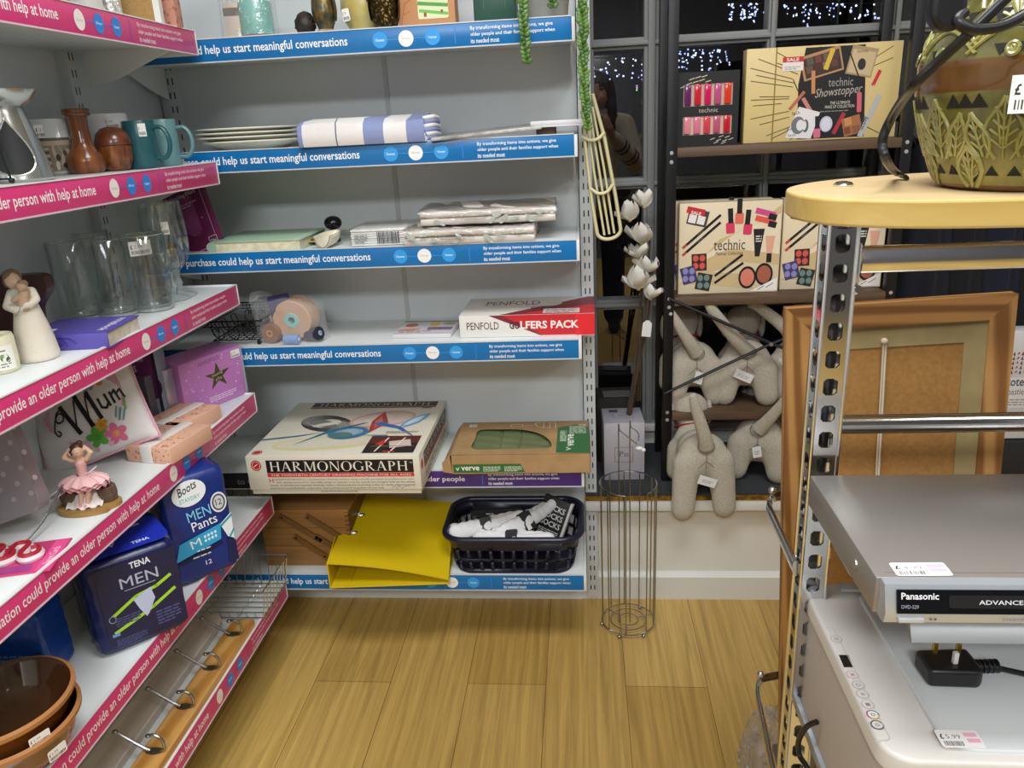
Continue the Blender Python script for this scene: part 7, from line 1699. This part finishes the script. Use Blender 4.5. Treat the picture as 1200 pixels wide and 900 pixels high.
MB().tube(cr(path, 7), 1, bp, 10, flat=(.008, .0045), up=(0, -1, 0)).build('flex', t)
q = lp(1112, 8, yf0)
MB().prism([(-.013, .03), (-.011, -.006), (-.004, -.016), (.008, -.016), (.014, -.008), (.014, .03)], bp, q, (1, 0, 0), (0, 0, 1), -.016).build('plug_body', t)
o = t.children[-1]; bv = o.modifiers.new('soft', 'BEVEL'); bv.width = .004; bv.segments = 3
# stock in the dim corner behind the rack
t = thing('slipper_socks_pack', 'wrapped pack of white and burgundy patterned slipper socks behind the frame', 'socks', P(1168, 522, y=1.96)+Vector((0, 0, 0)))
t.location.z = SILL+.1; z0_ = t.location.z
A = P(1172, 520, y=1.9); w, h = .13, P(1180, 392, y=1.9).z-A.z
t.location = (A.x, 1.93, A.z)
MB().box((0, 0, 0), (w, .05, h), M('#d0cdcf', .5), .004).build('pack', t)
its = [('r', '#e4e4e6', 0, h*.3, w, h*.28), ('t', '#4a5a66', 'totes', .008, h*.5, .05, .02, .02), ('t', '#5a5a5e', 'toasties', .008, h*.42, .05, .016, .0), ('lines', '#9a9a9e', .008, h*.32, .09, .02, 3)]
for i in range(12):
    for j in range(5): its.append(('p', '#7a2a3c', [(.01*i+.002, h*.62+.012*j), (.01*i+.008, h*.62+.012*j+.003*(-1)**i), (.01*i+.006, h*.62+.012*j+.008)]))
for i in range(12): its.append(('r', '#6a5a60', .01*i+.003, h*.08, .004, h*.18))
art('lettering', t, *FR(0), its)
t = thing('stacking_crate', 'dark crate under the wrapped slipper socks in the corner', 'crate', (1.0, 1.922, SILL+E0))
MB().box((0, 0, 0), (.4, .25, A.z-SILL-.002), M('#16161a', .6), .006).build('body', t)
for k, (px, c) in enumerate(((1075, '#10131f'), (1110, '#101115'), (1150, '#131728'), (1185, '#0f1014'))):
    q = P(px, 300, y=2.12); names = ('dark navy garment hanging at the window, first right of the black shelf unit', 'black garment hanging second right of the black shelf unit', 'navy garment hanging third right of the black shelf unit', 'black garment hanging furthest right at the window')
    t = thing('hanging_garment', names[k], 'garment', (q.x, 2.12, .76), radians(3+3*k), 'dark garments hanging at the window')
    MB().grid(lambda u, v: ((.035+.03*(1-v)+.012*sin(4*2*pi*u)*(1-v))*cos(2*pi*u), (.125-.03*v**2+.01*sin(6*2*pi*u))*sin(2*pi*u)*(1 if v < .85 else 1-((v-.85)/.15)**2*.8), .46*v), 48, 14, M(c, .9, bump=.3), cu=True).build('cloth', t)
    MB().tube(cr([(0, -.085, .44), (0, 0, .47), (0, .085, .44)], 5), .005, wal, 8).tube(cr([(0, 0, .47), (0, 0, .5), (0, .012, .515), (0, 0, .525), (0, -.012, .518)], 5), .0018, chrome, 6).build('hanger', t)
t = thing('clothes_rail', 'black rail carrying the dark garments at the window', 'clothes rail', (0, 0, 0))
x0_ = LX1+.03
MB().tube([(x0_, 2.12, 1.279), (1.6, 2.12, 1.279)], .008, blackmetal, 12).build('rail', t)
for x in (x0_+.01, 1.59): MB().box((x-.012, 2.108, SILL+.001), (x+.012, 2.132, 1.29), M('#6d6045', .6, 0, 'wood', '#55492f', .6, 'z'), .002).build('post', t)
# ================================================================== the photographer, seen reflected in the dark panes
t = thing('person', 'person with long dark hair and cream jumper holding up a phone, reflected in the window', 'person', (-.02, 0, 0))
skn = M('#b98a70', .55); mb = MB()
mb.ball((0, -.395, 1.47), .078, skn, (.92, 1.02, 1.3), 20, 14).ball((0, -.345, 1.425), .045, skn, (1, .9, .8)).ball((0, -.312, 1.455), .013, skn, (.8, 1, 1.5))
for sx in (-1, 1): mb.ball((sx*.073, -.4, 1.465), .018, skn, (.4, .9, 1.5)).ball((sx*.03, -.326, 1.44), .02, skn)
mb.limb([(0, -.42, 1.4), (0, -.435, 1.33), (0, -.44, 1.2), (0, -.45, 1.0), (0, -.45, .9)], [.045, .055, .1, .095, .11], skn)
HX = {-1: -.128, 1: .056}
for sx in (-1, 1):
    hx = HX[sx]
    mb.limb([(sx*.05, -.43, 1.31), (sx*.155, -.43, 1.29), (sx*.225, -.34, 1.07), (hx+sx*.03, -.1, 1.235)], [.05, .05, .038, .026], skn, 14)
    mb.limb([(hx+sx*.03, -.1, 1.235), (hx+sx*.02, -.06, 1.265), (hx+sx*.012, -.035, 1.285)], [.024, .027, .024], skn)
    for k, (dz, ln) in enumerate(((.028, 1.0), (.012, 1.1), (-.005, 1.02), (-.021, .85))):
        b0 = Vector((hx+sx*.016, -.03, 1.284+dz))
        mb.limb([b0, b0+Vector((sx*.006, .02*ln, .004)), b0+Vector((-sx*.006*ln, .0265, .006)), b0+Vector((-sx*.022*ln, .0235, .006))], [.0095, .0085, .0075, .0065], skn, 10)
    mb.limb([(hx+sx*.012, -.045, 1.27), (hx-sx*.012, -.042, 1.285), (hx-sx*.03, -.034, 1.3)], [.012, .0095, .0075], skn, 10)
    mb.limb([(sx*.085, -.45, .88), (sx*.09, -.44, .5), (sx*.09, -.455, .1)], [.085, .058, .038], skn)
mb.blob('body', t, skn, .0055, 5)
fc = MB()
for sx in (-1, 1): fc.ball((sx*.029, -.3205, 1.484), .0085, M('#2a1c16', .3), (1.3, .5, .7), 12, 8).ball((sx*.03, -.3195, 1.502), .011, M('#3a2820', .7), (1.5, .4, .3), 12, 6)
fc.ball((0, -.3065, 1.418), .016, M('#9c5a50', .5), (1.3, .5, .4), 12, 8); fc.build('face_features', t)
hr = M('#33221a', .5, 0, 'wood', '#20140f', 2, 'z'); mb = MB()
mb.ball((0, -.415, 1.495), .092, hr, (1, 1.02, 1.18), 18, 12)
for sx in (-1, 1): mb.limb([(sx*.065, -.39, 1.53), (sx*.088, -.4, 1.44), (sx*.092, -.385, 1.33), (sx*.085, -.36, 1.2)], [.035, .03, .032, .02], hr)
mb.limb([(0, -.47, 1.48), (0, -.5, 1.35), (0, -.51, 1.2)], [.07, .075, .05], hr)
mb.blob('hair', t, hr, .008, 5)
jm = M('#b9ad98', .9, bump=.3, sc=1.5); mb = MB()
mb.limb([(0, -.43, 1.315), (0, -.44, 1.2), (0, -.45, 1.02), (0, -.45, .84)], [.085, .128, .122, .132], jm, 18)
for sx in (-1, 1):
    mb.limb([(sx*.06, -.43, 1.29), (sx*.16, -.43, 1.275), (sx*.232, -.335, 1.055), (HX[sx]+sx*.045, -.125, 1.215)], [.075, .07, .058, .038], jm, 14)
mb.blob('jumper', t, jm, .009, 5)
dkm = M('#3a2428', .9)
for sx in (-1, 1):
    a, b = Vector((sx*.232, -.335, 1.055)), Vector((HX[sx]+sx*.045, -.125, 1.215))
    for f in (.25, .36, .62, .73):
        c = a.lerp(b, f); r_ = .0585-.02*f; d_ = (b-a).normalized()
        MB().tube([c-d_*.006, c+d_*.006], r_+.001, dkm, 20).build('sleeve_stripe', t)
tr = M('#1c2030', .85); mb = MB().limb([(0, -.45, .9), (0, -.45, .84)], [.13, .13], tr)
for sx in (-1, 1): mb.limb([(sx*.085, -.45, .85), (sx*.092, -.44, .5), (sx*.092, -.455, .09)], [.1, .078, .066], tr)
mb.blob('trousers', t, tr, .009, 5)
for sx in (-1, 1):
    mb = MB().limb([(sx*.092, -.46, .055), (sx*.094, -.39, .042), (sx*.096, -.32, .036)], [.045, .042, .034], M('#16161a', .5)); o = mb.blob('shoe', t, M('#16161a', .5), .006, 4)
    for v in o.data.vertices: v.co.z = max(v.co.z, .001)
t = thing('phone', 'dark phone held up sideways by the person reflected in the window', 'phone', (-.052, -.021, 1.3), 0, rot=(radians(-18), radians(2.5), 0))
MB().box((-.074, -.004, -.037), (.074, .004, .037), M('#1c1d22', .2), .0035, 3).build('body', t)
o = MB().box((.04, .004, .0), (.07, .006, .032), M('#101014', .15), .002).build('camera_plate', t)
